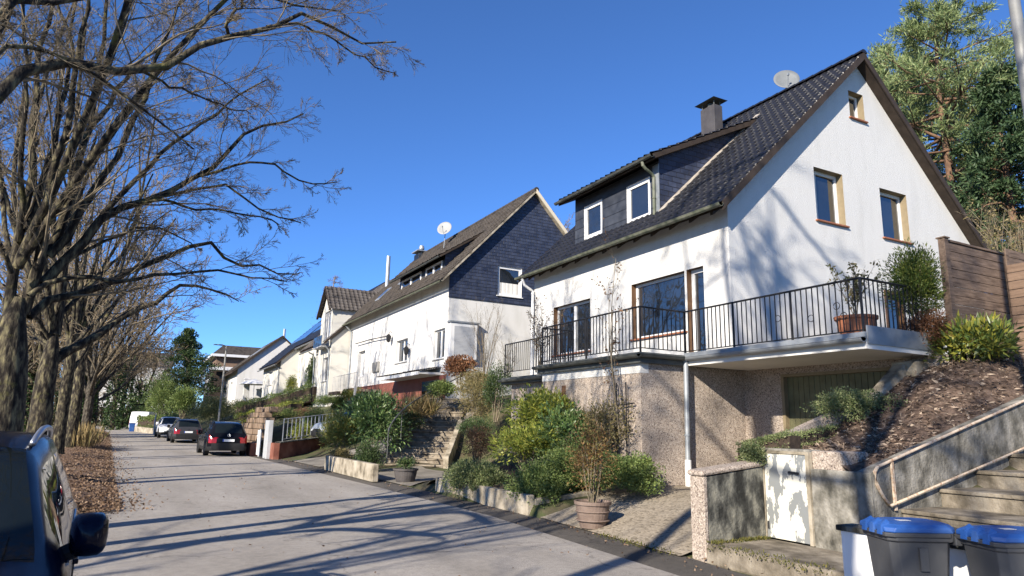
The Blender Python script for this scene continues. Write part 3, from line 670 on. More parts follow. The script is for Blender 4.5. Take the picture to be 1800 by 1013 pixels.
for s in (1, -1):
    X = lambda x: x if s > 0 else 2*XR-x
    lo, hi = 11.56, XR
    mb.hexa([(X(lo), Y0+.02, zr_(lo)-.17), (X(lo), Y1-.02, zr_(lo)-.17), (X(lo), Y1-.02, zr_(lo)-.012), (X(lo), Y0+.02, zr_(lo)-.012)], [(X(hi), Y0+.02, zr_(hi)-.17), (X(hi), Y1-.02, zr_(hi)-.17), (X(hi), Y1-.02, zr_(hi)-.012), (X(hi), Y0+.02, zr_(hi)-.012)])
mb.build('roof_boarding', dark_timber, roof1)
mb = MB()
for s in (1, -1):
    X = lambda x: x if s > 0 else 2*XR-x
    for yv in (Y0-.012, Y1-.02):
        mb = MB(); mb.hexa([(X(11.52), yv, zr_(11.52)-.2), (X(11.52), yv+.03, zr_(11.52)-.2), (X(11.52), yv+.03, zr_(11.52)+.03), (X(11.52), yv, zr_(11.52)+.03)], [(X(XR), yv, zr_(XR)-.2), (X(XR), yv+.03, zr_(XR)-.2), (X(XR), yv+.03, zr_(XR)+.03), (X(XR), yv, zr_(XR)+.03)]); mb.build('verge_board', dark_timber, roof1)
for i in range(13):
    q = MB(); y = 11.6+i*.74; q.hexa([(11.62, y, 6.74), (11.62, y+.09, 6.74), (11.62, y+.09, 6.86), (11.62, y, 6.86)], [(11.995, y, 7.02), (11.995, y+.09, 7.02), (11.995, y+.09, 7.18), (11.995, y, 7.18)]); q.build('rafter', dark_timber, roof1)
gutter(h1, (11.44, Y0-.03, 6.88), (11.44, Y1+.05, 6.88), mossy_gutter, .075)
downpipe(h1, [(11.44, 20.7, 6.8), (11.5, 20.72, 6.62), (11.86, 20.72, 6.4), (11.9, 20.72, 6.1), (11.9, 20.72, 3.2)], pvc, .05)
# dormer
XD, DY0, DY1 = 12.3, 14.3, 18.6; wR, wL = (14.69, 15.79, 7.66, 8.86), (17.05, 18.07, 7.72, 8.86)
mb = MB(); panel(mb, mapX(XD), [(DY0, 7.5), (DY1, 7.5), (DY1, 9.2), (DY0, 9.2)], [wR, wL]); dor = mb.build('dormer', slate_front, h1)
for yv in (DY0, DY1): mb = MB(); mb.quad((XD, yv, 7.4), (16.5, yv, 11.5), (XD, yv, 9.3)); mb.build('cheek', slate_side, dor)
zd = lambda x: 9.3+.49*(x-12.0)
mb = MB(); mb.hexa([(11.88, 14.02, zd(11.88)-.16), (11.88, 19.0, zd(11.88)-.16), (11.88, 19.0, zd(11.88)), (11.88, 14.02, zd(11.88))], [(16.5, 14.02, zd(16.5)-.16), (16.5, 19.0, zd(16.5)-.16), (16.5, 19.0, zd(16.5)), (16.5, 14.02, zd(16.5))]); mb.build('dormer_roof', dark_timber, dor)
tiles('dormer_tiles', black_tile, dor, (11.84, 14.0, zd(11.84)+.012), (0, 1, 0), 5.02, np.array([1, 0, .49])/math.hypot(1, .49), 5.1, .26, .36, .03, .035)
gutter(dor, (11.79, 13.98, 9.17), (11.79, 19.05, 9.17), zinc_dark, .07)
downpipe(dor, [(11.8, 14.42, 9.1), (11.86, 14.42, 8.95), (12.2, 14.44, 8.78), (12.22, 14.44, 8.55), (12.22, 14.44, 7.6)], mossy_gutter, .045)
mb = MB(); mbox(mb, mapX(XD), DY0-.02, DY0+.24, 7.45, 9.1, -.03, -.004); mb.build('corner_board', zinc, dor)
mb = MB()
for a, b in ((12.25, 16.35),): mb.hexa([(a, 14.12, zr_(a)+.05), (a, 14.29, zr_(a)+.05), (a, 14.29, zr_(a)+.09), (a, 14.12, zr_(a)+.07)], [(b, 14.12, zr_(b)+.05), (b, 14.29, zr_(b)+.05), (b, 14.29, zr_(b)+.09), (b, 14.12, zr_(b)+.07)])
mb.build('flashing', mat('mortar_flashing', [(.2, .17, .14), (.42, .38, .33)], 6, .9, bump=.4), dor)
for hh in (wR, wL): window(h1, mapX(XD), *hh, depth=.03, fw=.13, name='dormer_window', reveal=pvc)
# chimney, dish
mb = MB(); mb.box(16.2, 16.58, 15.92, 16.57, 10.9, 12.66); ch = mb.build('chimney', slate_front, roof1, bevel=.01)
ch.data.materials[0] = mat('chimney_slate', [(.045, .042, .045), (.075, .07, .072)], 3, .6, bump=.2)
mb = MB(); mb.hexa([(16.06, 15.78, 12.84), (16.72, 15.78, 12.84), (16.72, 16.72, 12.84), (16.06, 16.72, 12.84)], [(16.35, 16.2, 13.02), (16.43, 16.2, 13.02), (16.43, 16.3, 13.02), (16.35, 16.3, 13.02)]); mb.build('chimney_cap', zinc_dark, roof1)
mb = MB()
for x in (16.25, 16.53):
    for yv in (15.97, 16.52): mb.tube([(x, yv, 12.6), (x, yv, 12.86)], .02, 6)
mb.tube([(16.39, 16.24, 12.6), (16.39, 16.24, 12.8)], .13, 12); mb.build('cap_bracket', zinc_dark, roof1)
dish_m = mat('dish_grey', [(.13, .14, .145), (.17, .18, .185)], 3, .5)
dish(h1, at(1382, 143, X=18.1), .42, (-.62, -.7, .4), dish_m, (18.1, 14.3, 11.9))
# pebble-dashed base, terrace and balcony
BX, BY0, BY1, BC, ZS = 9.06, 11.24, 15.2, 10.2, 3.22
mb = MB(); panel(mb, mapX(BX), [(BY0, .1), (BY1, .1), (BY1, 2.8), (BY0, 2.8)], []); panel(mb, mapY(BY0), [(BX, .2), (12, .2), (12, 3.0), (BX, 3.0)]); panel(mb, mapY(BY1), [(BX, .2), (12, .2), (12, 3.0), (BX, 3.0)])
lw = (15.75, 17.3, .8, 2.72)
panel(mb, mapX(10.2), [(BY1, .3), (19., .3), (19., 3.0), (BY1, 3.0)], [lw]); panel(mb, mapY(19.), [(10.2, .5), (12, .5), (12, 3.0), (10.2, 3.0)])
gar = (7.47, 10.2, .5, 2.86)
panel(mb, mapX(12.), [(6.7, .3), (BY0, .3), (BY0, 3.0), (6.7, 3.0)], [gar]); mb.build('pebble_wall', pebble, h1)
mb = MB(); mb.box(BX-.012, BX+.2, BY0-.003, BY1+.003, 2.8, 3.0); mb.build('fascia_band', white_plaster, h1)
mb = MB(); mb.box(BX-.006, BX+.01, 14.1, 14.28, 2.42, 2.66); mb.build('vent', brown_frame, h1)
mb = MB(); mb.box(8.95, 12.3, BY0-.12, BY1+.1, 3.0, ZS); mb.box(9.95, 12.3, BY1+.1, 19.25, 2.94, 3.14); mb.build('terrace_slab', zinc_dark, h1)
mb = MB(); mb.box(BC, 12.3, 6.95, BY0-.12, 3.0, ZS); bs = mb.build('balcony_slab', soffit_paint, h1)
mb = MB(); mb.box(BC+.02, 12.25, 6.97, BY0-.12, ZS, ZS+.03); mb.build('balcony_paving', mat('terrace_tile', [(.3, .28, .25), (.4, .37, .33)], 3, .8), bs)
mb = MB(); mb.box(BC+.02, 12.1, 6.925, 6.949, 3.08, ZS+.16); mb.build('edge_plate', zinc, bs)
mb = MB(); mb.box(BC-.05, BC-.002, 6.93, BY0-.1, ZS-.03, ZS+.05); mb.build('edge_flashing', zinc, bs)
gutter(bs, (BC-.09, 6.93, 3.17), (BC-.09, 11.16, 3.17), zinc, .075)
gutter(h1, (8.86, 11.04, 3.16), (8.86, 15.3, 3.16), zinc_dark, .07); gutter(h1, (8.86, 11.05, 3.17), (10.13, 11.05, 3.17), zinc_dark, .07); gutter(h1, (9.87, 15.32, 3.06), (9.87, 19.2, 3.06), zinc_dark, .07)
downpipe(h1, [(10.16, 11.1, 3.1), (10.16, 11.12, 1.05)], zinc, .055); downpipe(h1, [(10.16, 11.12, 1.05), (10.16, 11.12, .42)], pvc, .068)
mb = MB(); y = gar[0]+.03
while y < gar[1]-.05: mb.box(12.1, 12.13, y, min(y+.122, gar[1]-.02), .5, 2.82); y += .131
gd_ = mb.build('garage_door', mat('olive_paint', [(.1, .098, .052), (.15, .145, .078), (.125, .12, .065)], 2.5, .55, bump=.1), h1, bevel=.006)
mb = MB(); mbox(mb, mapX(12), gar[0], gar[0]+.07, .5, gar[3], -.015, .14); mbox(mb, mapX(12), gar[1]-.07, gar[1], .5, gar[3], -.015, .14); mbox(mb, mapX(12), gar[0]+.07, gar[1]-.07, gar[3]-.06, gar[3], -.015, .14); mb.build('door_frame', tan_reveal, gd_)
mb = MB(); mb.tube([(12.09, 8.9, 1.35), (12.05, 8.9, 1.35), (12.05, 8.78, 1.35)], .012, 6); mb.build('handle', zinc, gd_)
mb = MB(); y = lw[0]+.03
while y < lw[1]-.05: mb.box(10.36, 10.4, y, min(y+.13, lw[1]-.02), .8, 2.7); y += .139
cdr = mb.build('cellar_door', MATS['olive_paint'], h1, bevel=.006)
mb = MB()
for a in (lw[0], lw[1]-.08): mbox(mb, mapX(10.2), a, a+.08, .8, 2.72, -.01, .2)
mb.build('door_frame', brown_frame, cdr)
railing(h1, [(10.0, 19.1), (10.0, 15.22), (9.06, 15.22), (9.06, 11.24), (10.28, 11.24)], ZS, .97, black_iron, .12, 2.0, .008, circles=.5, seed=3)
railing(h1, [(10.29, 11.24), (10.29, 7.04), (11.8, 7.04)], ZS, .97, black_iron, .115, 1.4, .008, circles=1.1, seed=4)

# ---- things on and round the house
def pot_plant(name, label, cat, c, r, h, pmat, seed, soil_m=soil): 
    t = thing(name, label, cat, c)
    q = MB(); q.lathe([(0, 0), (r*.72, 0), (r*.9, h*.5), (r*.97, h*.86), (r*1.06, h*.87), (r*1.08, h), (r*.95, h), (r*.9, h*.9), (0, h*.88)], c, 28); q.build('pot', pmat, t, smooth=False)
    q = MB(); q.lathe([(0, h*.91), (r*.9, h*.905)], c, 20); q.build('soil', soil_m, t)
    return t
leaf_olive = leafmat('leaf_olive', [(.1, .12, .035), (.17, .17, .06), (.24, .2, .08), (.2, .13, .05)], .5)
c = np.array([10.85, 7.55, ZS+.03]); t = pot_plant('potted_plant', 'large terracotta pot with a thin leafy shrub on the balcony behind the railing', 'potted plant', c, .33, .4, terracotta, 5)
s = bare_shrub('shrub', None, c+[0, 0, .36], 1.0, .38, twig, 5, 9, (5, 4), .01, leafm=leaf_olive, nleaf=420, L=.075, W=.035)
for ch_ in list(s.children):
    w_ = np.array(s.location); ch_.parent = t; ch_.location = Vector(w_-c); ORG[ch_] = c
bpy.data.objects.remove(s)
# trellis on the bay wall
tr = thing('garden_trellis', 'black metal trellis with a cross bar standing against the pebble-dashed wall', 'trellis', (9.0, 11.7, .4))
q = MB()
for y in (11.62, 11.95): q.tube([(8.97, y, .4), (8.97, y+.01, 2.62)], .014, 5)
q.build('stake', black_iron, tr); q = MB()
q.tube([(8.96, 12.25, 2.12), (8.96, 11.35, 2.18)], .014, 5); q.tube([(8.95, 12.1, 1.6), (8.95, 11.4, 1.62)], .01, 5); q.build('cross_bar', black_iron, tr)
# ------------------------------------------------------------------ retaining walls, steps and bins at the right
rw = thing('retaining_wall', 'weathered garden retaining wall with a pebble-dashed pillar and a peeling white metal door', 'wall', (7.3, 6.5, 0))
ztp0, ztp1 = at(1240, 838, X=6.75)[2], at(1331, 820, Y=7.05)[2]
mb = MB(); mb.hexa([(6.76, 7.05, 0), (7.83, 7.05, 0), (7.83, 7.29, 0), (6.76, 7.29, 0)], [(6.76, 7.05, ztp0), (7.83, 7.05, ztp1), (7.83, 7.29, ztp1), (6.76, 7.29, ztp0)]); mb.build('wing_wall', dark_concrete, rw, bevel=.015)
mb = MB(); mb.box(6.69, 6.757, 7.04, 7.3, -.05, ztp0); mb.build('pillar_face', pebble, rw, bevel=.012)
mb = MB(); mb.hexa([(6.66, 7.02, ztp0+.002), (7.83, 7.02, ztp1+.002), (7.83, 7.33, ztp1+.002), (6.66, 7.33, ztp0+.002)], [(6.66, 7.02, ztp0+.075), (7.83, 7.02, ztp1+.075), (7.83, 7.33, ztp1+.075), (6.66, 7.33, ztp0+.075)]); mb.build('coping', pebble, rw, bevel=.03)
mb = MB(); mb.box(7.85, 8.1, 7.09, 7.32, 0, 1.42); mb.box(7.85, 8.1, 6.3, 7.09, 1.385, 1.43); mb.box(7.85, 8.1, 5.63, 6.29, 0, 1.19); mb.build('back_wall', old_concrete, rw, bevel=.012)
mb = MB(); mb.box(7.9, 8.45, 5.86, 6.3, 1.0, 1.42); mb.build('raised_block', pebble, rw, bevel=.02)
# cheek wall beside the steps
zc0, zc1 = 1.19, 2.3
mb = MB(); xs = [7.83, 9.0, 10.4, 12.2, 13.6]; zt = [1.19, 1.5, 1.87, 2.36, 2.75]
for i in range(4): mb.hexa([(xs[i], 5.42, -.1), (xs[i+1], 5.42, -.1), (xs[i+1], 5.62, -.1), (xs[i], 5.62, -.1)], [(xs[i], 5.42, zt[i]), (xs[i+1], 5.42, zt[i+1]), (xs[i+1], 5.62, zt[i+1]), (xs[i], 5.62, zt[i])])
mb.build('cheek_wall', old_concrete, rw)
# metal door with flaking paint
m, t_, n, l, b = nt('flaking_paint'); tx = noise(n, l, 3.2, 10, .62, stretch=(1, 2.2, 1)); tx2 = noise(n, l, .9, 2); ad = n.new('ShaderNodeMath'); ad.operation = 'MULTIPLY_ADD'; ad.inputs[1].default_value = .5; l.new(tx2.outputs['Fac'], ad.inputs[0]); l.new(tx.outputs['Fac'], ad.inputs[2])
r = ramp(n, [(.745, (.6, .58, .5)), (.757, (.2, .21, .21))]); r.color_ramp.interpolation = 'LINEAR'; l.new(ad.outputs['Value'], r.inputs['Fac']); l.new(r.outputs['Color'], b.inputs['Base Color']); b.inputs['Roughness'].default_value = .55
bp = n.new('ShaderNodeBump'); bp.inputs['Strength'].default_value = .5; bp.inputs['Distance'].default_value = .003; bp.invert = True; l.new(r.outputs['Color'], bp.inputs['Height']); l.new(bp.outputs['Normal'], b.inputs['Normal'])
mb = MB(); mb.box(7.835, 7.86, 6.345, 7.035, .235, 1.355); dr = mb.build('metal_door', m, rw, bevel=.005); dr['label'] = 'white metal door with flaking paint'
mb = MB(); mb.box(7.82, 7.9, 6.29, 6.34, .22, 1.4); mb.box(7.82, 7.9, 7.04, 7.09, .22, 1.4); mb.box(7.82, 7.9, 6.34, 7.04, 1.36, 1.4); mb.build('door_frame', pale_concrete, dr, bevel=.004)
mb = MB(); mb.hexa([(7.805, 6.46, 1.1), (7.805, 6.62, 1.11), (7.834, 6.62, 1.11), (7.834, 6.46, 1.1)], [(7.82, 6.46, 1.13), (7.82, 6.62, 1.14), (7.834, 6.62, 1.14), (7.834, 6.46, 1.13)]); mb.build('letter_slot', black_iron, dr)
mb = MB(); mb.tube([(7.82, 7.0, .35), (7.82, 7.0, .45)], .012, 6); mb.tube([(7.82, 7.0, 1.2), (7.82, 7.0, 1.3)], .012, 6); mb.build('hinge', black_iron, dr)
mb = MB(); mb.hexa([(6.72, 4.5, -.05), (7.84, 4.5, -.05), (7.84, 7.05, -.05), (6.68, 7.05, -.05)], [(6.74, 4.5, .2), (7.84, 4.5, .22), (7.84, 7.05, .22), (6.72, 7.05, .215)])
pl_ = mb.build('door_step', weathered_step, rw, bevel=.03); pl_['label'] = 'raised concrete step with mossy edge'
moss = leafmat('moss', [(.05, .06, .015), (.12, .12, .03), (.2, .17, .05)], .8)
# garden steps
gs = thing('garden_steps', 'weathered concrete garden steps climbing beside the sloping wall at right', 'steps', (7.6, 4.2, 0))
sx = [7.55, 8.37, 9.2, 10.05, 10.9, 11.75, 12.6]; sz = [.54, .76, .98, 1.2, 1.42, 1.64, 1.9]
for i in range(7):
    q = MB(); q.box(sx[i], sx[i]+.86, 3.3, 5.418, sz[i]-.32, sz[i]-.05); q.box(sx[i]-.03, sx[i]+.86, 3.28, 5.418, sz[i]-.05+.001, sz[i]); q.build('step', weathered_step, gs, bevel=.012)
# tubular handrail on the cheek wall
hr = thing('handrail', 'rusty pale tubular handrail above the sloping wall beside the garden steps', 'handrail', (8, 5.5, 1))
P = [at(1563, 888, Y=5.4), at(1546, 862, Y=5.4), at(1537, 836, Y=5.4), at(1542, 822, Y=5.4), at(1556, 815, Y=5.4), at(1650, 772, Y=5.4), at(1800, 705, Y=5.4), at(1900, 659, Y=5.4)]
q = MB(); q.tube(resample(P, 40), .02, 8); q.build('top_rail', rust_rail, hr, smooth=True)
q = MB(); q.tube(np.array([at(1566, 889, Y=5.36), at(1650, 853, Y=5.36), at(1800, 788, Y=5.36), at(1900, 744, Y=5.36)]), .016, 8); q.build('lower_rail', rust_rail, hr, smooth=True)
q = MB(); q.box(*(lambda p: (p[0]-.02, p[0]+.02, 5.385, 5.41, .75, p[2]))(at(1567, 812, Y=5.4))); q.build('post', rust_rail, hr)
# mulch bank
mul = mat('bark_mulch', [(.022, .016, .012), (.065, .043, .031), (.12, .082, .06), (.17, .122, .092)], 9, .95, bump=1, bscale=34, detail=10)
mx = np.arange(7.9, 16.1, .2); my = np.linspace(5.6, 7.32, 14)
mz = lambda x, y: float(np.interp(x, [7.9, 8.6, 9.2, 10, 11.2, 12, 13, 16], [1.36, 1.4, 1.5, 1.85, 2.42, 2.84, 3.05, 3.4]))*float(np.clip((y-5.6)/.7, 0, 1))+(1-float(np.clip((y-5.6)/.7, 0, 1)))*(float(np.interp(x, xs, zt))-.04)
V = [(x, y, mz(x, y)+rng.normal()*.022) for x in mx for y in my]; k = len(my)
F = np.array([[i*k+j, i*k+j+1, (i+1)*k+j+1, (i+1)*k+j] for i in range(len(mx)-1) for j in range(k-1)])
tag(raw('mulch_slope', V, F, mul, smooth=True), kind='structure')
chips = leafmat('bark_chips', [(.03, .02, .014), (.085, .056, .04), (.15, .105, .078), (.24, .18, .135), (.4, .32, .24)], .9, .0)
n = 5200; x = rng.uniform(8.2, 13.5, n); y = rng.uniform(5.65, 7.25, n); P = np.array([(a, b_, mz(a, b_)+.015+rng.random()*.02) for a, b_ in zip(x, y)]); D = rng.normal(size=(n, 3)); D[:, 2] *= .3
tag(raw('mulch_chips', *leaves(P, D, rng.uniform(.15, .4, n)**2.2, rng.uniform(.1, .22, n)**2.1), chips), 'brown bark chips spread over the sloping bed', 'mulch', kind='stuff')
# sloped kerb stones between the bank and the garage
mb = MB(); mb.hexa([(10.75, 7.2, 1.9), (11.6, 7.2, 2.3), (11.6, 7.45, 2.3), (10.75, 7.45, 1.9)], [(10.75, 7.2, 2.26), (11.6, 7.2, 2.86), (11.6, 7.45, 2.86), (10.75, 7.45, 2.26)]); mb.hexa([(11.62, 7.05, 2.4), (12.3, 7.05, 2.6), (12.3, 7.5, 2.6), (11.62, 7.5, 2.4)], [(11.62, 7.05, 2.9), (12.3, 7.05, 2.98), (12.3, 7.5, 2.98), (11.62, 7.5, 2.9)])
tag(mb.build('kerb_stone', pale_concrete, None, bevel=.03), 'pale sloping concrete edging block at the top of the bark bank beside the garage', 'edging stone')
mb = MB(); mb.hexa([(7.85, 7.3, 0), (12, 7.3, 0), (12, 7.44, 0), (7.85, 7.44, 0)], [(7.85, 7.3, 1.36), (12, 7.3, 2.7), (12, 7.44, 2.7), (7.85, 7.44, 1.36)])
tag(mb.build('side_wall', pebble, None), 'low sloping pebble-dashed wall between the drive and the bark bank', 'wall')
# low white wall behind the bins
lwall = thing('low_wall', 'low white painted wall with dark coping behind the two wheelie bins', 'wall', (5.8, 2.5, 0))
mb = MB(); mb.box(5.72, 5.9, .6, 4.3, 0, .79); mb.build('wall', white_wallpaint, lwall, bevel=.006)
mb = MB(); mb.box(5.69, 5.93, .58, 4.33, .792, .84); mb.build('coping', dark_concrete, lwall, bevel=.008)
# wheelie bins
def wheelie_bin():
    t = thing('wheelie_bin', 'whole grey wheelie bin with blue lid in front of the white wall', 'bin', (0, 0, 0), 'blue-lidded bins beside the garden steps')
    body_m = mat('bin_grey', [(.045, .047, .052), (.065, .067, .072)], 3, .5, bump=.05, spec=.35); lid_m = mat('bin_blue', [(.014, .066, .25), (.022, .086, .3), (.05, .11, .29)], 5, .55, spec=.4)
    # local: front of the bin faces -X, width along Y
    def ring(z, x0, x1, w, c=.06):
        return [(x0+c, -w, z), (x1-c, -w, z), (x1, -w+c, z), (x1, w-c, z), (x1-c, w, z), (x0+c, w, z), (x0, w-c, z), (x0, -w+c, z)]
    L = [ring(.06, -.2, .2, .2), ring(.12, -.21, .22, .215), ring(.9, -.3, .3, .262), ring(.905, -.32, .34, .285), ring(.97, -.325, .345, .288)]
    V = sum(L, []); F = [tuple(range(8))[::-1]]+[(i*8+j, i*8+(j+1) % 8, (i+1)*8+(j+1) % 8, (i+1)*8+j) for i in range(4) for j in range(8)]
    raw('body', V, F, body_m, t, bevel=.008)
    L = [ring(.965, -.345, .345, .295), ring(1.0, -.35, .345, .3, .08), ring(1.022, -.31, .33, .265, .1), ring(1.034, -.2, .28, .2, .1)]
    V = sum(L, []); F = [(i*8+j, i*8+(j+1) % 8, (i+1)*8+(j+1) % 8, (i+1)*8+j) for i in range(3) for j in range(8)]+[tuple(24+j for j in range(8)), tuple(range(8))[::-1]]
    ld = raw('lid', V, F, lid_m, t, bevel=.01)
    L = [ring(.935, -.352, .31, .303), ring(.964, -.358, .31, .308)]; V = sum(L, []); raw('rim', V, [(j, (j+1) % 8, 8+(j+1) % 8, 8+j) for j in range(8)]+[tuple(range(8))[::-1], tuple(range(8, 16))], body_m, t, bevel=.006)
    for y in (-.17, -.03, .11):
        q = MB(); q.hexa([(-.372, y-.035, .945), (-.34, y-.035, .945), (-.34, y+.035, .945), (-.372, y+.035, .945)], [(-.362, y-.03, 1.012), (-.27, y-.03, 1.03), (-.27, y+.03, 1.05), (-.362, y+.03, 1.012)]); q.build('lid_clip', lid_m, ld)
    q = MB(); q.tube([(.34, -.2, .95), (.41, -.19, .98), (.41, .19, .98), (.34, .2, .95)], .018, 8); q.build('handle', body_m, t)
    q = MB(); q.box(.3, .37, -.29, .29, .88, .95); q.build('hinge_beam', body_m, t, bevel=.01)
    for y in (-.25, .25):
        q = MB(); q.lathe([(.03, -.025), (.095, -.025), (.1, -.015), (.1, .015), (.095, .025), (.03, .025)], (.22, y, .1), 20, 'y'); q.build('wheel', black_iron, t)
    for yv in (-.08, .12):
        q = MB(); q.box(-.262, -.252, yv, yv+.0, .3, .3) if False else None
    q = MB(); q.hexa([(-.12, -.1, 1.0355), (.0, -.1, 1.0355), (.0, -.02, 1.0355), (-.12, -.02, 1.0355)], [(-.12, -.1, 1.037), (.0, -.1, 1.037), (.0, -.02, 1.037), (-.12, -.02, 1.037)]); q.build('sticker', pvc, ld)
    q = MB(); q.box(-.05, .03, -.282, -.262, .7, .86); q.build('side_rib', body_m, t)
    return t
bin0 = wheelie_bin(); bin0.location = (5.22, 3.36, 0); bin0.rotation_euler = (0, 0, R_(-27)); bin0.scale = (.76, .76, .985)
b2 = copy_tree(bin0); b2.location = (5.5, 2.79, 0.0); b2.rotation_euler = (0, 0, R_(-24)); b2['label'] = 'grey wheelie bin with blue lid cut off by the right picture edge'
# timber fence
fn = thing('timber_fence', 'dark brown timber fence of horizontal boards behind the rhododendron at right', 'fence', (12.3, 6.7, 3))
X0 = at(1654, 423, Y=6.7)[0]; z1 = at(1654, 423, Y=6.7)[2]
mb = MB(); mb.box(X0, X0+.12, 6.64, 6.76, 2.7, z1+.04); mb.build('post', fence_wood, fn, bevel=.008)
mb = MB(); mb.box(X0-.02, X0+.14, 6.62, 6.78, z1+.042, z1+.065); mb.build('post_cap', fence_wood, fn)
mb = MB(); mb.box(X0+1.98, X0+2.08, 6.64, 6.76, 2.9, z1+.06); mb.build('post', fence_wood, fn, bevel=.008)
z = 2.95; i = 0
mb = MB()
while z < z1-.05: mb.box(X0+.122, X0+1.978, 6.685+.004*(i % 2), 6.715, z, z+.152); z += .16; i += 1
mb.box(X0+.122, X0+1.978, 6.66, 6.74, z+.002, z+.04); mb.build('board_panel', fence_wood, fn, bevel=.004)
mb = MB(); z = 2.95
while z < z1+.1: mb.box(X0+2.082, X0+5, 6.685, 6.715, z, z+.152); z += .16
mb.build('board_panel', fence_wood, fn, bevel=.004)
mb = MB(); z = 2.9; i = 0
while z < z1-.25:
    hi = z+.15; top = lambda y: 4.55+(y-6.0)*.9
    y1, y0 = 6.63, max(5.0, (z+.08-4.55)/.9+6.0 if z > 4.0 else 5.0)
    if y0 < y1-.05: mb.box(X0+1.9, X0+1.93, y0, y1, z, hi)
    z += .16
mb.build('return_panel', fence_wood_light, fn, bevel=.004)  # boards facing the sun coloured lighter than the rest of the fence
# lamp post cut by the right edge
lp = thing('lamp_post', 'plain grey steel lamp post cut off by the right picture edge', 'lamp post', (7.4, 2.9, .5))
p0 = at(1791, 60, Y=3.35); q = MB(); q.tube([(p0[0], p0[1], .3), (p0[0], p0[1], 4), (p0[0], p0[1], 9.5)], [.075, .06, .05], 14); q.build('pole', lamp_grey, lp, smooth=True)
q = MB(); q.box(p0[0]-.75, p0[0]+.05, p0[1]-.1, p0[1]+.1, 9.5, 9.62); q.build('lamp_head', lamp_grey, lp, bevel=.02)
lp.location = (p0[0], p0[1], .3)
for c_ in lp.children:
    c_.location = Vector((7.4-p0[0], 2.9-p0[1], .5-.3))
# ------------------------------------------------------------------ the neighbouring houses
h2 = thing('slate_gabled_house', 'white house with brown tiled roof and a dark slate-clad gable next to the near house', 'house', (12, 28.6, 2.5))
GY, HE, RX, S2 = 28.62, 45.4, 16.4, 1.06; zr2 = lambda x: 8.72+S2*(x-12)
mF2, mG2 = mapX(12.), mapY(GY)
cw, w2, dr2, gw = (28.95, 30.3, 4.67, 6.06), (33.96, 35.8, 4.89, 6.1), (41.7, 43.2, 4.55, 6.14), (14.47, 15.78, 7.8, 9.26)
mb = MB(); panel(mb, mF2, [(GY, 3.9), (HE, 3.9), (HE, 8.5), (GY, 8.5)], [cw, w2, dr2])
panel(mb, mG2, [(12, 2.5), (20.8, 2.5), (20.8, 7.46), (12, 7.46)]); panel(mb, mapY(HE), [(12, 3), (20.8, 3), (20.8, 8.5), (RX, 13.1), (12, 8.5)]); mb.build('wall', white_render, h2)
mb = MB(); panel(mb, mapY(GY-.04), [(11.97, 7.44), (20.8, 7.44), (20.8, 8.5), (RX, 13.2), (11.97, 8.5)], [gw]); mb.quad((11.97, GY-.04, 7.44), (20.8, GY-.04, 7.44), (20.8, GY+.02, 7.44), (11.97, GY+.02, 7.44)); mb.quad((11.97, GY-.04, 7.44), (11.97, GY+.0, 7.44), (11.97, GY+.0, 8.5), (11.97, GY-.04, 8.5)); mb.build('slate_cladding', slate_side, h2)
mb = MB(); panel(mb, mF2, [(GY, 2.), (HE, 2.), (HE, 3.9), (GY, 3.9)], [(29.4, 31.6, 2., 3.7)]); mb.build('red_base', red_paint, h2)
mb = MB(); mbox(mb, mF2, 29.4, 31.6, 2, 3.7, .4, .45); mb.build('garage_door', dark_timber, h2)
window(h2, mF2, *cw, depth=.12, mull=(.5,), sill=grey_sill); window(h2, mF2, *w2, depth=.14, mull=(.5,), sill=grey_sill); window(h2, mF2, *dr2, depth=.2, mull=(.6,), name='front_door', cur=[(.66, .95, .05, .95)])
window(h2, mapY(GY-.04), *gw, depth=.06, fw=.12, sill=pvc, cur=[(.06, .94, .06, .45)])
# corner bay on the gable with lowered shutter
mb = MB(); mb.box(12.02, 13.35, GY-.28, GY-.002, 4.6, 6.25); bay = mb.build('corner_bay', pvc, h2)
mb = MB(); z = 4.72
while z < 6.1: mb.hexa([(12.2, GY-.296, z), (13.2, GY-.296, z), (13.2, GY-.281, z), (12.2, GY-.281, z)], [(12.2, GY-.288, z+.05), (13.2, GY-.288, z+.05), (13.2, GY-.281, z+.05), (12.2, GY-.281, z+.05)]); z += .058
mb.build('roller_shutter', mat('shutter_grey', [(.36, .37, .39)], rough=.5), bay)
mb = MB(); mb.box(11.95, 13.45, GY-.33, GY-.0, 6.255, 6.33); mb.build('bay_roof', zinc, bay)
Vs2 = np.array([1, 0, S2])/math.hypot(1, S2)
rf2 = tiles('roof', brown_tile, h2, (11.5, 28.3, zr2(11.5)), (0, 1, 0), 17.2, Vs2, (RX-11.5)*math.hypot(1, S2), .3, .36, .03, .035, jit=.008, clipfn=lambda c: ~((c[:, 1] > 30.5) & (c[:, 1] < 37.2) & (c[:, 0] > 12.55) & (c[:, 0] < 14.3)))
tiles('rear_slope', brown_tile, rf2, (21.3, 28.3, zr2(11.5)), (0, 1, 0), 17.2, np.array([-1, 0, S2])/math.hypot(1, S2), (RX-11.5)*math.hypot(1, S2), .3, .36, .03, .035, jit=.008)
mb = MB()
for s in (1, -1):
    X = lambda x: x if s > 0 else 2*RX-x
    a, b_ = 11.55, RX; mb.hexa([(X(a), 28.31, zr2(a)-.14), (X(a), 45.5, zr2(a)-.14), (X(a), 45.5, zr2(a)-.012), (X(a), 28.31, zr2(a)-.012)], [(X(b_), 28.31, zr2(b_)-.14), (X(b_), 45.5, zr2(b_)-.14), (X(b_), 45.5, zr2(b_)-.012), (X(b_), 28.31, zr2(b_)-.012)])
mb.build('roof_boarding', pale_concrete, rf2)
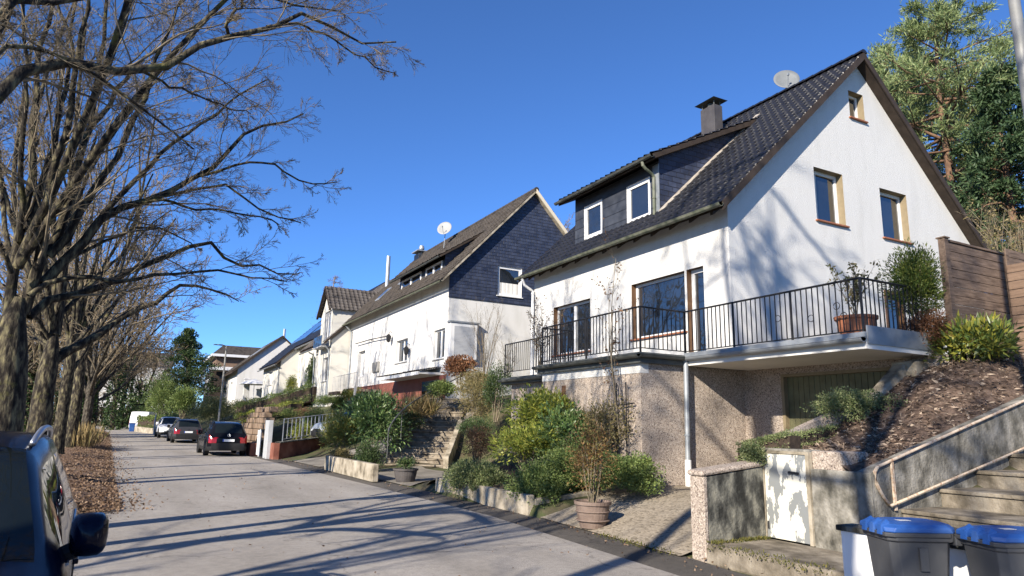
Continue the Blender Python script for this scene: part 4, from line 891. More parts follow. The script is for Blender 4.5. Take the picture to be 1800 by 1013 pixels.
mb = MB(); X = lambda x: 2*RX-x; a, b_ = 11.5, RX+.02; mb.hexa([(X(a), 28.24, zr2(a)-.24), (X(a), 28.3, zr2(a)-.24), (X(a), 28.3, zr2(a)-.02), (X(a), 28.24, zr2(a)-.02)], [(X(b_), 28.24, zr2(b_)-.24), (X(b_), 28.3, zr2(b_)-.24), (X(b_), 28.3, zr2(b_)-.02), (X(b_), 28.24, zr2(b_)-.02)]); mb.build('verge_board', mat('cream_board', [(.62, .55, .42)], rough=.6), rf2)
mb = MB(); y = 28.28
while y < 45.4: mb.tube([(RX, y, zr2(RX)+.0), (RX, y+.36, zr2(RX)-.02)], .13, 8); y += .35
mb.build('ridge_cap', brown_tile, rf2)
gutter(h2, (11.44, 28.3, 8.1), (11.44, 45.5, 8.1), mossy_gutter, .07); downpipe(h2, [(11.5, 44.9, 8.0), (11.9, 44.9, 7.7), (11.92, 44.9, 3.0)], zinc, .05)
mb = MB(); panel(mb, mapX(12.5), [(30.5, 8.9), (37.2, 8.9), (37.2, 9.72), (30.5, 9.72)], []); dm2 = mb.build('dormer', slate_front, h2)
for a, b_ in ((30.8, 33.0), (33.7, 36.8)): window(h2, mapX(12.48), a, b_, 9.0, 9.7, depth=-.03, fw=.1, mull=(.5,), name='dormer_window')
zd2 = lambda x: 9.82+.66*(x-12.1)
for yv in (30.5, 37.2): mb = MB(); mb.quad((12.5, yv, 9.0), (14.5, yv, 11.3), (12.5, yv, 9.95)); mb.build('cheek', slate_side, dm2)
mb = MB(); mb.hexa([(12.12, 30.2, zd2(12.12)-.13), (12.12, 37.5, zd2(12.12)-.13), (12.12, 37.5, zd2(12.12)-.01), (12.12, 30.2, zd2(12.12)-.01)], [(14.9, 30.2, zd2(14.9)-.13), (14.9, 37.5, zd2(14.9)-.13), (14.9, 37.5, zd2(14.9)-.01), (14.9, 30.2, zd2(14.9)-.01)]); mb.build('dormer_boarding', dark_timber, dm2)
tiles('dormer_tiles', brown_tile, dm2, (12.08, 30.18, zd2(12.08)), (0, 1, 0), 7.35, np.array([1, 0, .66])/math.hypot(1, .66), 3.5, .3, .36, .03, .035, jit=.008)
gutter(dm2, (12.03, 30.1, 9.72), (12.03, 37.6, 9.72), zinc_dark, .06)
for (y0, y1, x0, x1) in ((38.6, 39.7, 13.2, 14.2), (41.2, 42.0, 12.5, 13.3)):
    q = MB(); q.hexa([(x0, y0, zr2(x0)+.05), (x0, y1, zr2(x0)+.05), (x1, y1, zr2(x1)+.05), (x1, y0, zr2(x1)+.05)], [(x0, y0, zr2(x0)+.13), (x0, y1, zr2(x0)+.13), (x1, y1, zr2(x1)+.13), (x1, y0, zr2(x1)+.13)]); sk = q.build('skylight', zinc, rf2)
    q = MB(); q.quad((x0+.1, y0+.1, zr2(x0+.1)+.135), (x0+.1, y1-.1, zr2(x0+.1)+.135), (x1-.1, y1-.1, zr2(x1-.1)+.135), (x1-.1, y0+.1, zr2(x1-.1)+.135)); q.build('skylight_pane', glass, rf2)
p = at(742, 446, X=16.4); q = MB(); q.box(16.0, 16.7, p[1]-.4, p[1]+.5, p[2]-1.3, p[2]-.1); q.build('chimney', slate_front, rf2); q = MB(); q.box(15.85, 16.85, p[1]-.55, p[1]+.65, p[2]+.05, p[2]+.12); q.tube([(16.35, p[1], p[2]-.2), (16.35, p[1], p[2]+.05)], .2, 8); q.lathe([(0, .5), (.16, .42), (.2, .2), (.12, .1), (.12, 0)], (16.35, p[1], p[2]+.12), 12); q.build('chimney_cap', zinc, rf2)
dish(h2, at(782, 403, X=15.4), .46, (-.62, -.7, .4), mat('dish_white', [(.3, .3, .29)], rough=.5), (15.4, at(782, 403, X=15.4)[1]+.05, zr2(15.4)))
# canopy over the garage, porch landing, lanterns, plaque
mb = MB(); mb.box(10.95, 11.995, 29.3, 35.4, 3.92, 4.02); cn = mb.build('canopy', soffit_paint, h2); tiles('canopy_tiles', grey_tile, cn, (10.85, 29.2, 4.04), (0, 1, 0), 6.3, np.array([1, 0, .2])/math.hypot(1, .2), 1.16, .3, .3, .03, .03)
mb = MB(); mb.box(10.9, 10.945, 29.3, 35.4, 3.88, 4.03); mb.build('canopy_edge', pvc, cn)
mb = MB(); mb.box(10.7, 11.99, 38.0, 44.4, 3.42, 3.56); ld_ = mb.build('porch_landing', step_concrete, h2)
iron_l = mat('pale_iron', [(.45, .44, .42), (.55, .54, .52)], 4, .5)
railing(h2, [(10.76, 44.3), (10.76, 38.6), (9.9, 36.0)], 3.56, .98, iron_l, .14, 2.2, .008, zs=[3.56, 3.56, 2.6])
mb = MB(); mb.box(10.5, 10.72, 42.0, 44.2, 3.36, 3.56); mb.build('window_box', dark_timber, h2)
mb = MB(); mb.box(11.9, 11.99, 38.55, 39.75, 4.62, 5.2); mb.build('letter_box', mat('box_grey', [(.2, .19, .17), (.3, .29, .27)], 5, .6), h2, bevel=.01)
a_, b_ = at(624.7, 604.8, X=11.8), at(683, 590.7, X=11.8); q = MB(); q.tube([a_, (a_+b_)/2+[0, 0, .05], b_], .03, 6); q.tube([(a_+b_)/2, (a_+b_)/2+[.2, 0, .02]], .02, 5); q.build('porch_bracket', black_iron, h2)
def lantern(c):
    q = MB(); q.lathe([(0, .3), (.04, .27), (.14, .17), (.15, .15), (.11, -.12), (.05, -.18), (0, -.2)], c, 6); q.tube([c+[0, 0, .28], c+[.06, 0, .42], c+[.18, 0, .36]], .018, 5); q.build('lantern', black_iron, h2)
lantern(at(683, 596, X=11.75)); lantern(at(714, 618, X=11.8))

# third house: cross dormer with the front gable
h3 = thing('dormer_fronted_house', 'cream house with a steep grey-tiled dormer gable, tall windows and a small front balcony', 'house', (10.8, 44, 3))
SY = 45.55; mF3 = mapX(10.8); w3, wd = (45.75, 47.6, 4.4, 6.0), (46.0, 47.9, 7.2, 9.2)
mb = MB(); panel(mb, mF3, [(SY, 2.6), (50, 2.6), (50, 7.0), (SY, 7.0)], [w3]); panel(mb, mapY(SY), [(10.8, 2.6), (12.4, 2.6), (12.4, 8.6), (10.8, 7.1)])
panel(mb, mapX(10.78), [(45.75, 7.0), (49.0, 7.0), (49.0, 9.0), (47.2, 10.9), (45.75, 9.3)], [wd]); panel(mb, mapY(45.76), [(10.78, 7.), (12.6, 8.8), (12.6, 9.2), (10.78, 9.2)]); mb.build('wall', cream_plaster, h3)
window(h3, mF3, *w3, depth=.14, mull=(.5,), sill=grey_sill, cur=[(.06, .35, .05, .95)]); window(h3, mapX(10.78), *wd, depth=.1, mull=(.35, .68), name='gable_window')
z3 = lambda x: 7.0+.98*(x-10.4); V3 = np.array([1, 0, .98])/math.hypot(1, .98); ap = at(665, 486, Y=45.5); RX3 = 16.2
rf3 = tiles('roof', grey_tile, h3, (10.3, 45.35, z3(10.3)), (0, 1, 0), 8.2, V3, (RX3-10.3)*math.hypot(1, .98), .3, .36, .03, .035, jit=.008, clipfn=lambda c: ~((c[:, 1] > 45.8) & (c[:, 1] < 49.) & (c[:, 0] < 13.0)))
mb = MB(); a, b_ = 10.35, RX3; mb.hexa([(a, 45.37, z3(a)-.16), (a, 45.78, z3(a)-.16), (a, 45.78, z3(a)-.012), (a, 45.37, z3(a)-.012)], [(b_, 45.37, z3(b_)-.16), (b_, 45.78, z3(b_)-.16), (b_, 45.78, z3(b_)-.012), (b_, 45.37, z3(b_)-.012)])
mb.hexa([(a, 49.0, z3(a)-.16), (a, 53.4, z3(a)-.16), (a, 53.4, z3(a)-.012), (a, 49.0, z3(a)-.012)], [(b_, 49.0, z3(b_)-.16), (b_, 53.4, z3(b_)-.16), (b_, 53.4, z3(b_)-.012), (b_, 49.0, z3(b_)-.012)]); mb.build('roof_boarding', dark_timber, rf3)
# cross-dormer roof, ridge running back into the main slope
ry, rz, ez0, ez1 = 47.3, 11.0, 9.15, 9.0
for s, y1_, zz in ((1, 45.5, ez0), (-1, 49.25, ez1)):
    d_ = np.array([0, ry-y1_, rz-zz]); L = np.linalg.norm(d_); tiles('dormer_tiles', grey_tile, rf3, (10.5, y1_, zz), (1, 0, 0), 4.2, d_/L, L, .3, .34, .035, .035, jit=.008)
mb = MB(); mb.hexa([(10.45, 45.5, ez0-.12), (10.6, 45.5, ez0-.12), (10.6, 45.5, ez0+.02), (10.45, 45.5, ez0+.02)], [(10.45, ry, rz-.14), (10.6, ry, rz-.14), (10.6, ry, rz), (10.45, ry, rz)]); mb.build('verge_board', dark_timber, rf3); mb = MB(); mb.hexa([(10.45, 49.25, ez1-.12), (10.6, 49.25, ez1-.12), (10.6, 49.25, ez1+.02), (10.45, 49.25, ez1+.02)], [(10.45, ry+.01, rz-.14), (10.6, ry+.01, rz-.14), (10.6, ry+.01, rz), (10.45, ry+.01, rz)]); mb.build('verge_board', dark_timber, rf3)
mb = MB(); panel(mb, mapY(45.5), [(12.3, 7.), (20.2, 7), (20.2, 9.), (RX3, z3(RX3)-.1), (12.3, z3(12.3)-.1)]); mb.build('gable_wall', white_render, h3)
mb = MB(); a, b_ = 2*RX3-10.5, RX3; mb.hexa([(a, 45.3, z3(10.5)-.15), (a, 53.4, z3(10.5)-.15), (a, 53.4, z3(10.5)), (a, 45.3, z3(10.5))], [(b_, 45.3, z3(b_)-.15), (b_, 53.4, z3(b_)-.15), (b_, 53.4, z3(b_)), (b_, 45.3, z3(b_))]); mb.build('rear_slope', grey_tile, rf3)
p = at(681, 490, X=14.2); q = MB(); q.tube([(14.2, p[1], z3(14.2)-.3), (14.2, p[1], at(681, 452, X=14.2)[2])], .14, 12); q.build('flue', galv, rf3, smooth=False)
mb = MB(); mb.box(10.2, 10.79, 45.9, 48.3, 6.62, 6.7); mb.build('balcony', grey_sill, h3); mb = MB(); mb.box(10.2, 10.22, 45.9, 48.3, 6.7, 7.4); mb.build('glass_screen', glass, h3)
gutter(h3, (10.28, 49.0, 6.72), (10.28, 53.3, 6.72), zinc, .07); downpipe(h3, [(10.3, 50.2, 6.6), (10.72, 50.2, 6.2), (10.75, 50.2, 3.0)], zinc, .05); downpipe(h3, [(10.4, 45.7, 6.7), (10.7, 45.75, 6.3), (10.76, 45.7, 3.0)], zinc, .05)

# fourth house: projecting wing, dark roof with solar panels
h4 = thing('winged_house', 'cream house with projecting front wing and dark roof carrying solar panels', 'house', (10.5, 55, 3))
z4 = lambda x: 6.75+.95*(x-10.1); RX4 = 17.2; wA, wB = (66.2, 68.6, 5.0, 6.3), (56.9, 59.3, 4.5, 6.1)
mb = MB(); panel(mb, mapX(10.5), [(62.3, 2.8), (71.7, 2.8), (71.7, 6.95), (62.3, 6.95)], [wA]); panel(mb, mapX(12.), [(54.4, 2.8), (62.3, 2.8), (62.3, 8.3), (54.4, 8.3)], [wB]); panel(mb, mapY(62.3), [(10.5, 2.8), (12, 2.8), (12, 8.3), (10.5, 6.95)])
for yv in (54.4, 71.7): panel(mb, mapY(yv), [(12, 2.8), (22, 2.8), (22, 8.3), (RX4, z4(RX4)-.2), (12, 8.3)])
mb.build('wall', cream_plaster, h4)
window(h4, mapX(10.5), *wA, depth=.14, mull=(.5,), sill=grey_sill, cur=[(.06, .94, .05, .95)]); window(h4, mapX(12.), *wB, depth=.14, mull=(.35, .7), sill=grey_sill, cur=[(.06, .94, .4, .95)])
V4 = np.array([1, 0, .95])/NS; rf4 = tiles('roof', black_tile, h4, (10.05, 62.1, z4(10.05)), (0, 1, 0), 9.9, V4, (RX4-10.05)*NS, .32, .4, .03, .035)
tiles('roof_slope', black_tile, rf4, (11.6, 54.1, z4(11.6)), (0, 1, 0), 8.0, V4, (RX4-11.6)*NS, .32, .4, .03, .035)
mb = MB()
for (a, y0, y1_) in ((10.1, 62.12, 71.9), (11.65, 54.12, 62.12)): b_ = RX4; mb.hexa([(a, y0, z4(a)-.2), (a, y1_, z4(a)-.2), (a, y1_, z4(a)-.012), (a, y0, z4(a)-.012)], [(b_, y0, z4(b_)-.2), (b_, y1_, z4(b_)-.2), (b_, y1_, z4(b_)-.012), (b_, y0, z4(b_)-.012)])
b_ = RX4; a = 2*RX4-10.1; mb.hexa([(a, 54.1, z4(10.1)-.2), (a, 71.9, z4(10.1)-.2), (a, 71.9, z4(10.1)), (a, 54.1, z4(10.1))], [(b_, 54.1, z4(b_)-.2), (b_, 71.9, z4(b_)-.2), (b_, 71.9, z4(b_)), (b_, 54.1, z4(b_))]); mb.build('roof_boarding', dark_timber, rf4)
pv = mat('solar_cell', [(.01, .012, .03), (.016, .02, .045)], 2, .12, spec=.7)
for (y0, n_, x0) in ((55.2, 4, 12.9), (63.2, 4, 12.6)):
    for i in range(n_):
        for j in range(2):
            ya, xa = y0+i*1.72, x0+j*1.22; q = MB(); xb = xa+1.15; q.hexa([(xa, ya, z4(xa)+.08), (xa, ya+1.65, z4(xa)+.08), (xb, ya+1.65, z4(xb)+.08), (xb, ya, z4(xb)+.08)], [(xa, ya, z4(xa)+.13), (xa, ya+1.65, z4(xa)+.13), (xb, ya+1.65, z4(xb)+.13), (xb, ya, z4(xb)+.13)]); q.build('solar_panel', pv, rf4)
gutter(h4, (10.0, 62.0, 6.55), (10.0, 72, 6.55), zinc, .07); gutter(h4, (11.55, 54, 8.0), (11.55, 62.0, 8.0), zinc, .07); downpipe(h4, [(10.02, 62.7, 6.5), (10.4, 62.6, 6.2), (10.44, 62.5, 3.0)], zinc, .05)
p = at(498, 607, X=14.6); q = MB(); q.tube([(14.6, p[1], z4(14.6)-.4), (14.6, p[1], at(498, 580, X=14.6)[2])], .15, 12); q.build('flue', galv, rf4)

# fifth house: gable in the shade, brown roof with skylights
h5 = thing('brown_roofed_house', 'white house with shaded gable and brown tiled roof with two skylights, farther up the street', 'house', (9, 80, 3.5))
e0, a0 = at(408, 652, Y=80), at(498, 590, Y=80); s5 = (a0[2]-e0[2])/(a0[0]-e0[0]); z5 = lambda x: e0[2]+s5*(x-e0[0]); xr5 = 2*a0[0]-e0[0]-.6
mb = MB(); panel(mb, mapY(80.3), [(e0[0]+.6, 3), (xr5, 3), (xr5, z5(e0[0]+.6)-.1), (a0[0], a0[2]-.15), (e0[0]+.6, z5(e0[0]+.6)-.1)], []); panel(mb, mapX(e0[0]+.6), [(80.3, 3), (93, 3), (93, z5(e0[0]+.6)-.05), (80.3, z5(e0[0]+.6)-.05)], [(84, 86, 4.6, 6.)]); mb.build('wall', white_render, h5)
window(h5, mapX(e0[0]+.6), 84, 86, 4.6, 6., mull=(.5,))
v5 = np.array([1, 0, s5])/math.hypot(1, s5); rf5 = tiles('roof', brown_tile, h5, (e0[0], 80, e0[2]), (0, 1, 0), 13.4, v5, (a0[0]-e0[0])*math.hypot(1, s5), .34, .42, .03, .035, jit=.01)
mb = MB(); mb.hexa([(e0[0], 80.02, e0[2]-.25), (e0[0], 93.3, e0[2]-.25), (e0[0], 93.3, e0[2]-.012), (e0[0], 80.02, e0[2]-.012)], [(a0[0], 80.02, a0[2]-.25), (a0[0], 93.3, a0[2]-.25), (a0[0], 93.3, a0[2]-.012), (a0[0], 80.02, a0[2]-.012)]); xx = 2*a0[0]-e0[0]
mb.hexa([(xx, 80.02, e0[2]-.2), (xx, 93.3, e0[2]-.2), (xx, 93.3, e0[2]), (xx, 80.02, e0[2])], [(a0[0], 80.02, a0[2]-.2), (a0[0], 93.3, a0[2]-.2), (a0[0], 93.3, a0[2]), (a0[0], 80.02, a0[2])]); mb.build('roof_boarding', dark_timber, rf5)
for y0 in (82.0, 84.4):
    x0, x1 = e0[0]+2.4, e0[0]+3.5; q = MB(); q.hexa([(x0, y0, z5(x0)+.08), (x0, y0+1.1, z5(x0)+.08), (x1, y0+1.1, z5(x1)+.08), (x1, y0, z5(x1)+.08)], [(x0, y0, z5(x0)+.16), (x0, y0+1.1, z5(x0)+.16), (x1, y0+1.1, z5(x1)+.16), (x1, y0, z5(x1)+.16)]); q.build('skylight', galv, rf5)
# sunshade and white posts in the garden before it
us = thing('garden_parasol', 'open pale garden parasol in front of the shaded gable', 'parasol', at(446, 700, Y=76))
c = at(447, 676, Y=76); q = MB(); q.lathe([(0, .55), (.9, .3), (1.55, .02), (1.53, -.03), (0, .45)], c, 12); q.build('canopy', pvc, us); q = MB(); q.tube([(c[0], c[1], 3.5), (c[0], c[1], c[2]+.6)], .03, 6); q.build('pole', galv, us)
for i, (x, y0, y1_) in enumerate(((432, 665, 697), (455, 684, 702), (462, 682, 704))):
    a_, b_ = at(x, y1_, Y=77), at(x, y0, Y=77); q = MB(); q.box(a_[0]-.28, a_[0]+.28, 76.8, 77.2, a_[2]-.6, b_[2]-.15); q.box(a_[0]-.33, a_[0]+.33, 76.75, 77.25, b_[2]-.148, b_[2])
    tag(q.build('garden_pillar', white_render, None, bevel=.02), ('tall white garden pillar left of the parasol', 'short white garden pillar below the parasol', 'short white garden pillar between the parasol and the cream wing')[i], 'pillar', 'white pillars by the parasol')
# sixth: dark timber building, and pale blocks beyond the park
h6 = thing('timber_clad_house', 'dark brown flat-roofed house with white balcony bands behind the evergreen tree', 'house', (11, 100, 4))
mb = MB(); mb.box(8.2, 15.5, 102, 112, 3, 8.4); mb.build('wall', dark_timber, h6); mb = MB(); mb.box(8.6, 15.6, 101.5, 112, 8.9, 10.2); mb.build('upper_storey', fence_wood_light, h6)
mb = MB(); mb.hexa([(8.0, 100.8, 10.6), (17, 100.8, 10.6), (17, 113, 10.6), (8.0, 113, 10.6)], [(9.4, 103, 12.0), (15.8, 103, 12.0), (15.8, 111, 12.0), (9.4, 111, 12.0)]); mb.build('roof', brown_tile, h6); mb = MB(); mb.box(7.9, 17.05, 100.7, 113.1, 10.25, 10.59); mb.build('roof_edge', pvc, h6)
mb = MB(); mb.box(7.7, 15.6, 100.9, 101.4, 8.42, 8.88); mb.build('balcony_band', pvc, h6)
for i in range(4): window(h6, mapY(101.5-.0), 9+i*1.6, 10.1+i*1.6, 9.0, 10.1, depth=.03, fw=.12)
for i in range(3): window(h6, mapX(8.2), 103+i*2.8, 104.5+i*2.8, 5.5, 7.4, depth=-.04, fw=.12)
def block(nm, label, x0, x1, y, h, z0, wins, roofm):
    t = thing(nm, label, 'house', ((x0+x1)/2, y, z0)); holes = [(x0+(x1-x0)*a-.45, x0+(x1-x0)*a+.45, z0+h*b_, z0+h*b_+1.4) for a, b_ in wins]
    q = MB(); panel(q, mapY(y), [(x0, z0), (x1, z0), (x1, z0+h), (x0, z0+h)], holes); panel(q, mapX(x0), [(y, z0), (y+12, z0), (y+12, z0+h), (y, z0+h)]); panel(q, mapX(x1), [(y, z0), (y+12, z0), (y+12, z0+h), (y, z0+h)]); q.build('wall', white_render, t)
    for hh in holes: window(t, mapY(y), *hh, depth=.15, fw=.1)
    q = MB(); q.hexa([(x0-.4, y-.4, z0+h), (x1+.4, y-.4, z0+h), (x1+.4, y+12, z0+h), (x0-.4, y+12, z0+h)], [(x0-.4, y+5.7, z0+h+2.6), (x1+.4, y+5.7, z0+h+2.6), (x1+.4, y+6, z0+h+2.6), (x0-.4, y+6, z0+h+2.6)]); q.build('roof', roofm, t)
block('apartment_house', 'pale three-storey house glimpsed between the ivy-clad trunks, left one', -9.0, -2.6, 132, 8.6, .8, [(.28, .12), (.62, .12), (.28, .42), (.62, .42), (.3, .72)], brown_tile)
block('apartment_house', 'pale three-storey house glimpsed between the ivy-clad trunks, beside the big evergreen', -1.9, 3.9, 128, 9.6, .8, [(.25, .15), (.65, .3), (.3, .6), (.7, .6)], grey_tile)
# ------------------------------------------------------------------ vehicles
glass_car = mat('car_glass', [(.006, .009, .01), (.012, .016, .017)], 1, .02, spec=.5); glass_car.node_tree.nodes['Principled BSDF'].inputs['IOR'].default_value = 1.4
rubber = mat('rubber', [(.012, .012, .012), (.02, .02, .02)], 12, .85)
trim = mat('black_trim', [(.014, .014, .015), (.022, .022, .023)], 9, .6)
alloy = mat('alloy', [(.42, .43, .45), (.5, .51, .53)], 5, .3, metal=.8)
chrome = mat('bright_trim', [(.4, .42, .46)], rough=.35, metal=.8)
red_lamp = mat('red_lamp', [(.2, .003, .005), (.28, .01, .01)], 20, .15, spec=.6)
clear_lamp = mat('clear_lamp', [(.5, .52, .55), (.7, .72, .75)], 20, .1, spec=.7)
plate_m = mat('plate_white', [(.72, .73, .74)], rough=.4); plate_b = mat('plate_blue', [(.02, .06, .4)], rough=.4)
def paint(name, c, c2=None): return mat(name, [c, c2 or c], 1.5, .2, spec=.14, coat=.08)
def mono(xs, ys):
    """smooth interpolation through control points"""
    xs, ys = np.array(xs, float), np.array(ys, float); h = np.diff(xs); d = np.diff(ys)/h; m = np.r_[d[0], np.where(d[:-1]*d[1:] > 0, 2*d[:-1]*d[1:]/(d[:-1]+d[1:]+1e-12), 0), d[-1]]
    def f(x):
        x = np.asarray(x, float); i = np.clip(np.searchsorted(xs, x)-1, 0, len(h)-1); t = (x-xs[i])/h[i]
        return (2*t**3-3*t**2+1)*ys[i]+(t**3-2*t**2+t)*h[i]*m[i]+(-2*t**3+3*t**2)*ys[i+1]+(t**3-t**2)*h[i]*m[i+1]
    return f
SUV = dict(L=4.45, zc=[(-2.24, .88), (-2.16, 1.04), (-2.05, 1.22), (-1.78, 1.53), (-1.3, 1.6), (-.3, 1.625), (.25, 1.56), (.6, 1.36), (1.12, 1.06), (1.5, .985), (1.95, .9), (2.15, .8), (2.24, .62)],
    zb=[(-2.24, .84), (-2.1, 1.0), (-1.5, 1.02), (0, .97), (1.1, .94), (1.9, .82), (2.24, .58)], hw=[(-2.24, .74), (-2.12, .85), (-1.8, .9), (-1, .915), (1.2, .915), (1.8, .875), (2.08, .78), (2.24, .58)],
    hr=[(-2.24, .66), (-2.05, .66), (-1.78, .62), (-1.2, .64), (-.3, .65), (.25, .61), (.6, .68), (1.12, .78), (1.9, .72), (2.24, .48)],
    rearglass=(-2.13, -1.82), wind=(.27, 1.1), side=[(-1.72, -1.22), (-1.12, -.3), (-.2, .72)], wheels=(1.32, -1.32), wr=.35)
VAN = dict(L=4.9, zc=[(-2.45, 1.2), (-2.42, 1.75), (-2.3, 1.92), (-1.5, 1.96), (0.6, 1.96), (1.1, 1.86), (1.5, 1.55), (1.9, 1.22), (2.3, 1.05), (2.42, .9), (2.47, .6)],
    zb=[(-2.45, 1.0), (-2.3, 1.1), (1.4, 1.08), (2.2, .95), (2.47, .58)], hw=[(-2.45, .88), (-2.3, .94), (1.4, .95), (2.1, .86), (2.47, .6)], hr=[(-2.45, .78), (-2.2, .82), (1.0, .8), (1.9, .82), (2.47, .5)],
    rearglass=None, wind=(1.12, 1.88), side=[(.5, 1.25)], wheels=(1.5, -1.45), wr=.34)
def vehicle(name, label, cat, spec, body_m, rails=None, cladding=True, plate='rear', lampstyle=1, group=None, sideglass=None):
    t = thing(name, label, cat, (0, 0, 0), group)
    F_ = {k: mono(*zip(*spec[k])) for k in ('zc', 'zb', 'hw', 'hr')}
    x0, x1 = spec['zc'][0][0], spec['zc'][-1][0]
    xs = set(np.round(np.linspace(x0, x1, 56), 3)); 
    for q in (spec['rearglass'], spec['wind'], *spec['side']):
        if q: xs |= {round(q[0], 3), round(q[1], 3)}
    for wx in spec['wheels']: xs |= {round(wx+d, 3) for d in (-.42, .42)}
    xs = np.array(sorted(xs)); xs = xs[np.r_[True, np.diff(xs) > .012]]
    rings = []
    for x in xs:
        zc, zb, hw, hr = (float(F_[k](x)) for k in ('zc', 'zb', 'hw', 'hr')); zb = min(zb, zc-.04); ze = max(zc-.065, zb+.012); zs = .3+.08*max(0, abs(x)-1.9)
        k = zc-zb; hm = hw-.035; sh = min(hr, hm-.02)
        pts = [(hw-.09, zs-.06), (hw-.03, zs), (hw-.004, zs+.14), (hw, .62 if zb > .7 else zs+.2), (hw-.012, zb-.06*min(1, k)), (hm, zb)]
        pts += [(hm-(hm-sh)*a**1.25, zb+(ze-zb)*a) for a in (.12, .5, .84)]+[(sh, ze), (sh-.05, ze+.035), (sh*.72, zc-.014), (sh*.36, zc-.003), (0, zc)]
        for i in range(1, 6): pts[i] = (pts[i][0], max(pts[i][1], pts[i-1][1]+.01))
        rings.append(pts)
    R3 = np.array(rings); nS, nJ = R3.shape[:2]
    full = np.concatenate([R3, R3[:, -2::-1]*np.array([-1, 1])], 1); nF = full.shape[1]
    V = np.stack([np.repeat(xs, nF), full[..., 0].ravel(), full[..., 1].ravel()], 1); groups = {}
    def put(g, f): groups.setdefault(g, []).append(f)
    for i in range(nS-1):
        cx = (xs[i]+xs[i+1])/2
        for j in range(nF-1):
            jj = j if j < nJ-1 else nF-2-j; f = (i*nF+j, (i+1)*nF+j, (i+1)*nF+j+1, i*nF+j+1); g = 'body'; zc_ = V[list(f)].mean(0)
            if jj < 2 and cladding: g = 'sill_trim'
            if spec['wind'][0] < cx < spec['wind'][1] and jj >= 10: g = 'windscreen'
            if spec['rearglass'] and spec['rearglass'][0] < cx < spec['rearglass'][1] and jj >= 10: g = 'rear_window'
            if 6 <= jj < 8 or (jj == 8 and False):
                for a, b_ in spec['side']:
                    if a < cx < b_ and (V[list(f)][:, 2].max()-V[list(f)][:, 2].min()) > .03: g = 'side_window'
            if cx > x1-.34 and 3 <= jj <= 5 and zc_[2] > .56 and abs(zc_[1]) > .3: g = 'headlight'
            if cx < x0+.17 and 3 <= jj <= 4 and zc_[2] > .7: g = 'tail_light'
            put(g, f)
    # end faces
    for i, s in ((0, -1), (nS-1, 1)):
        rg = full[i]; m = 7; base = len(V); ex = []
        for j in range(nJ-1):
            for k in range(m+1): ex.append((xs[i]+s*.045*math.cos((k/m-.5)*math.pi)*min(1, j/2), rg[j][0]*(1-2*k/m), rg[j][1]))
        V = np.r_[V, np.array(ex)]
        for j in range(nJ-2):
            for k in range(m):
                f = (base+j*(m+1)+k, base+j*(m+1)+k+1, base+(j+1)*(m+1)+k+1, base+(j+1)*(m+1)+k); c = V[list(f)].mean(0); g = 'bumper' if j < 3 and cladding else 'body'
                if s < 0 and abs(c[1]) > .42 and .62 < c[2] < .9 and lampstyle: g = 'tail_light'
                if s > 0 and abs(c[1]) > .36 and c[2] > .5: g = 'headlight'
                if s > 0 and abs(c[1]) < .36 and .4 < c[2] < .62: g = 'grille'
                put(g, f)
        put('body', (base+(nJ-2)*(m+1), base+(nJ-2)*(m+1)+m, i*nF+nJ-1))
    M_ = dict(body=body_m, sill_trim=trim, bumper=trim, grille=trim, windscreen=glass_car, rear_window=glass_car, side_window=glass_car, headlight=clear_lamp, tail_light=red_lamp)
    def emit(g, fs, nm):
        used = sorted({q for f in fs for q in f}); mp = {q: a for a, q in enumerate(used)}; return raw(nm, V[used], [tuple(mp[q] for q in f) for f in fs], M_[g], t, smooth=True)
    for g, fs in groups.items():
        if g == 'bumper':
            for s in (1, -1):
                h = [f for f in fs if s*V[list(f)][:, 0].mean() > 0]
                if h: emit(g, h, g)
        elif g in ('headlight', 'tail_light', 'side_window'):
            for s in (1, -1):
                h = [f for f in fs if s*V[list(f)][:, 1].mean() > 0]
                if g == 'side_window':
                    for a, b_ in spec['side']:
                        q = [f for f in h if a < V[list(f)][:, 0].mean() < b_]
                        if q: emit(g, q, g)
                elif h: emit(g, h, g)
        else: emit(g, fs, g)
    # wheels, arches
    wr = spec['wr']
    for wx in spec['wheels']:
        hw = float(F_['hw'](wx))
        for s in (1, -1):
            q = MB(); q.lathe([(wr-.1, -.1), (wr-.02, -.105), (wr, -.08), (wr, .08), (wr-.02, .105), (wr-.1, .1)], (wx, s*(hw-.085), wr), 28, 'y'); wh = q.build('wheel', rubber, t, smooth=True)
            q = MB(); yo = s*(hw-.085+.085); q.lathe([(wr-.1, -.06*s), (wr-.105, .0), (wr-.13, -.015*s)], (wx, yo, wr), 28, 'y')
            for k in range(5):
                a = 2*math.pi*k/5+.3; ca, sa = math.cos(a), math.sin(a); q.hexa([(wx+ca*.03-sa*.03, yo-s*.02, wr+sa*.03+ca*.03), (wx+ca*.03+sa*.03, yo-s*.02, wr+sa*.03-ca*.03), (wx+ca*.03+sa*.03, yo-s*.005, wr+sa*.03-ca*.03), (wx+ca*.03-sa*.03, yo-s*.005, wr+sa*.03+ca*.03)],
                    [(wx+ca*(wr-.12)-sa*.045, yo-s*.02, wr+sa*(wr-.12)+ca*.045), (wx+ca*(wr-.12)+sa*.045, yo-s*.02, wr+sa*(wr-.12)-ca*.045), (wx+ca*(wr-.12)+sa*.045, yo-s*.004, wr+sa*(wr-.12)-ca*.045), (wx+ca*(wr-.12)-sa*.045, yo-s*.004, wr+sa*(wr-.12)+ca*.045)])
            q.lathe([(0, .0), (.05, .0), (.06, -.02*s)], (wx, yo, wr), 12, 'y'); q.build('rim', alloy, wh)
            q = MB(); th = np.linspace(-.25, math.pi+.25, 22); yo = hw+.012
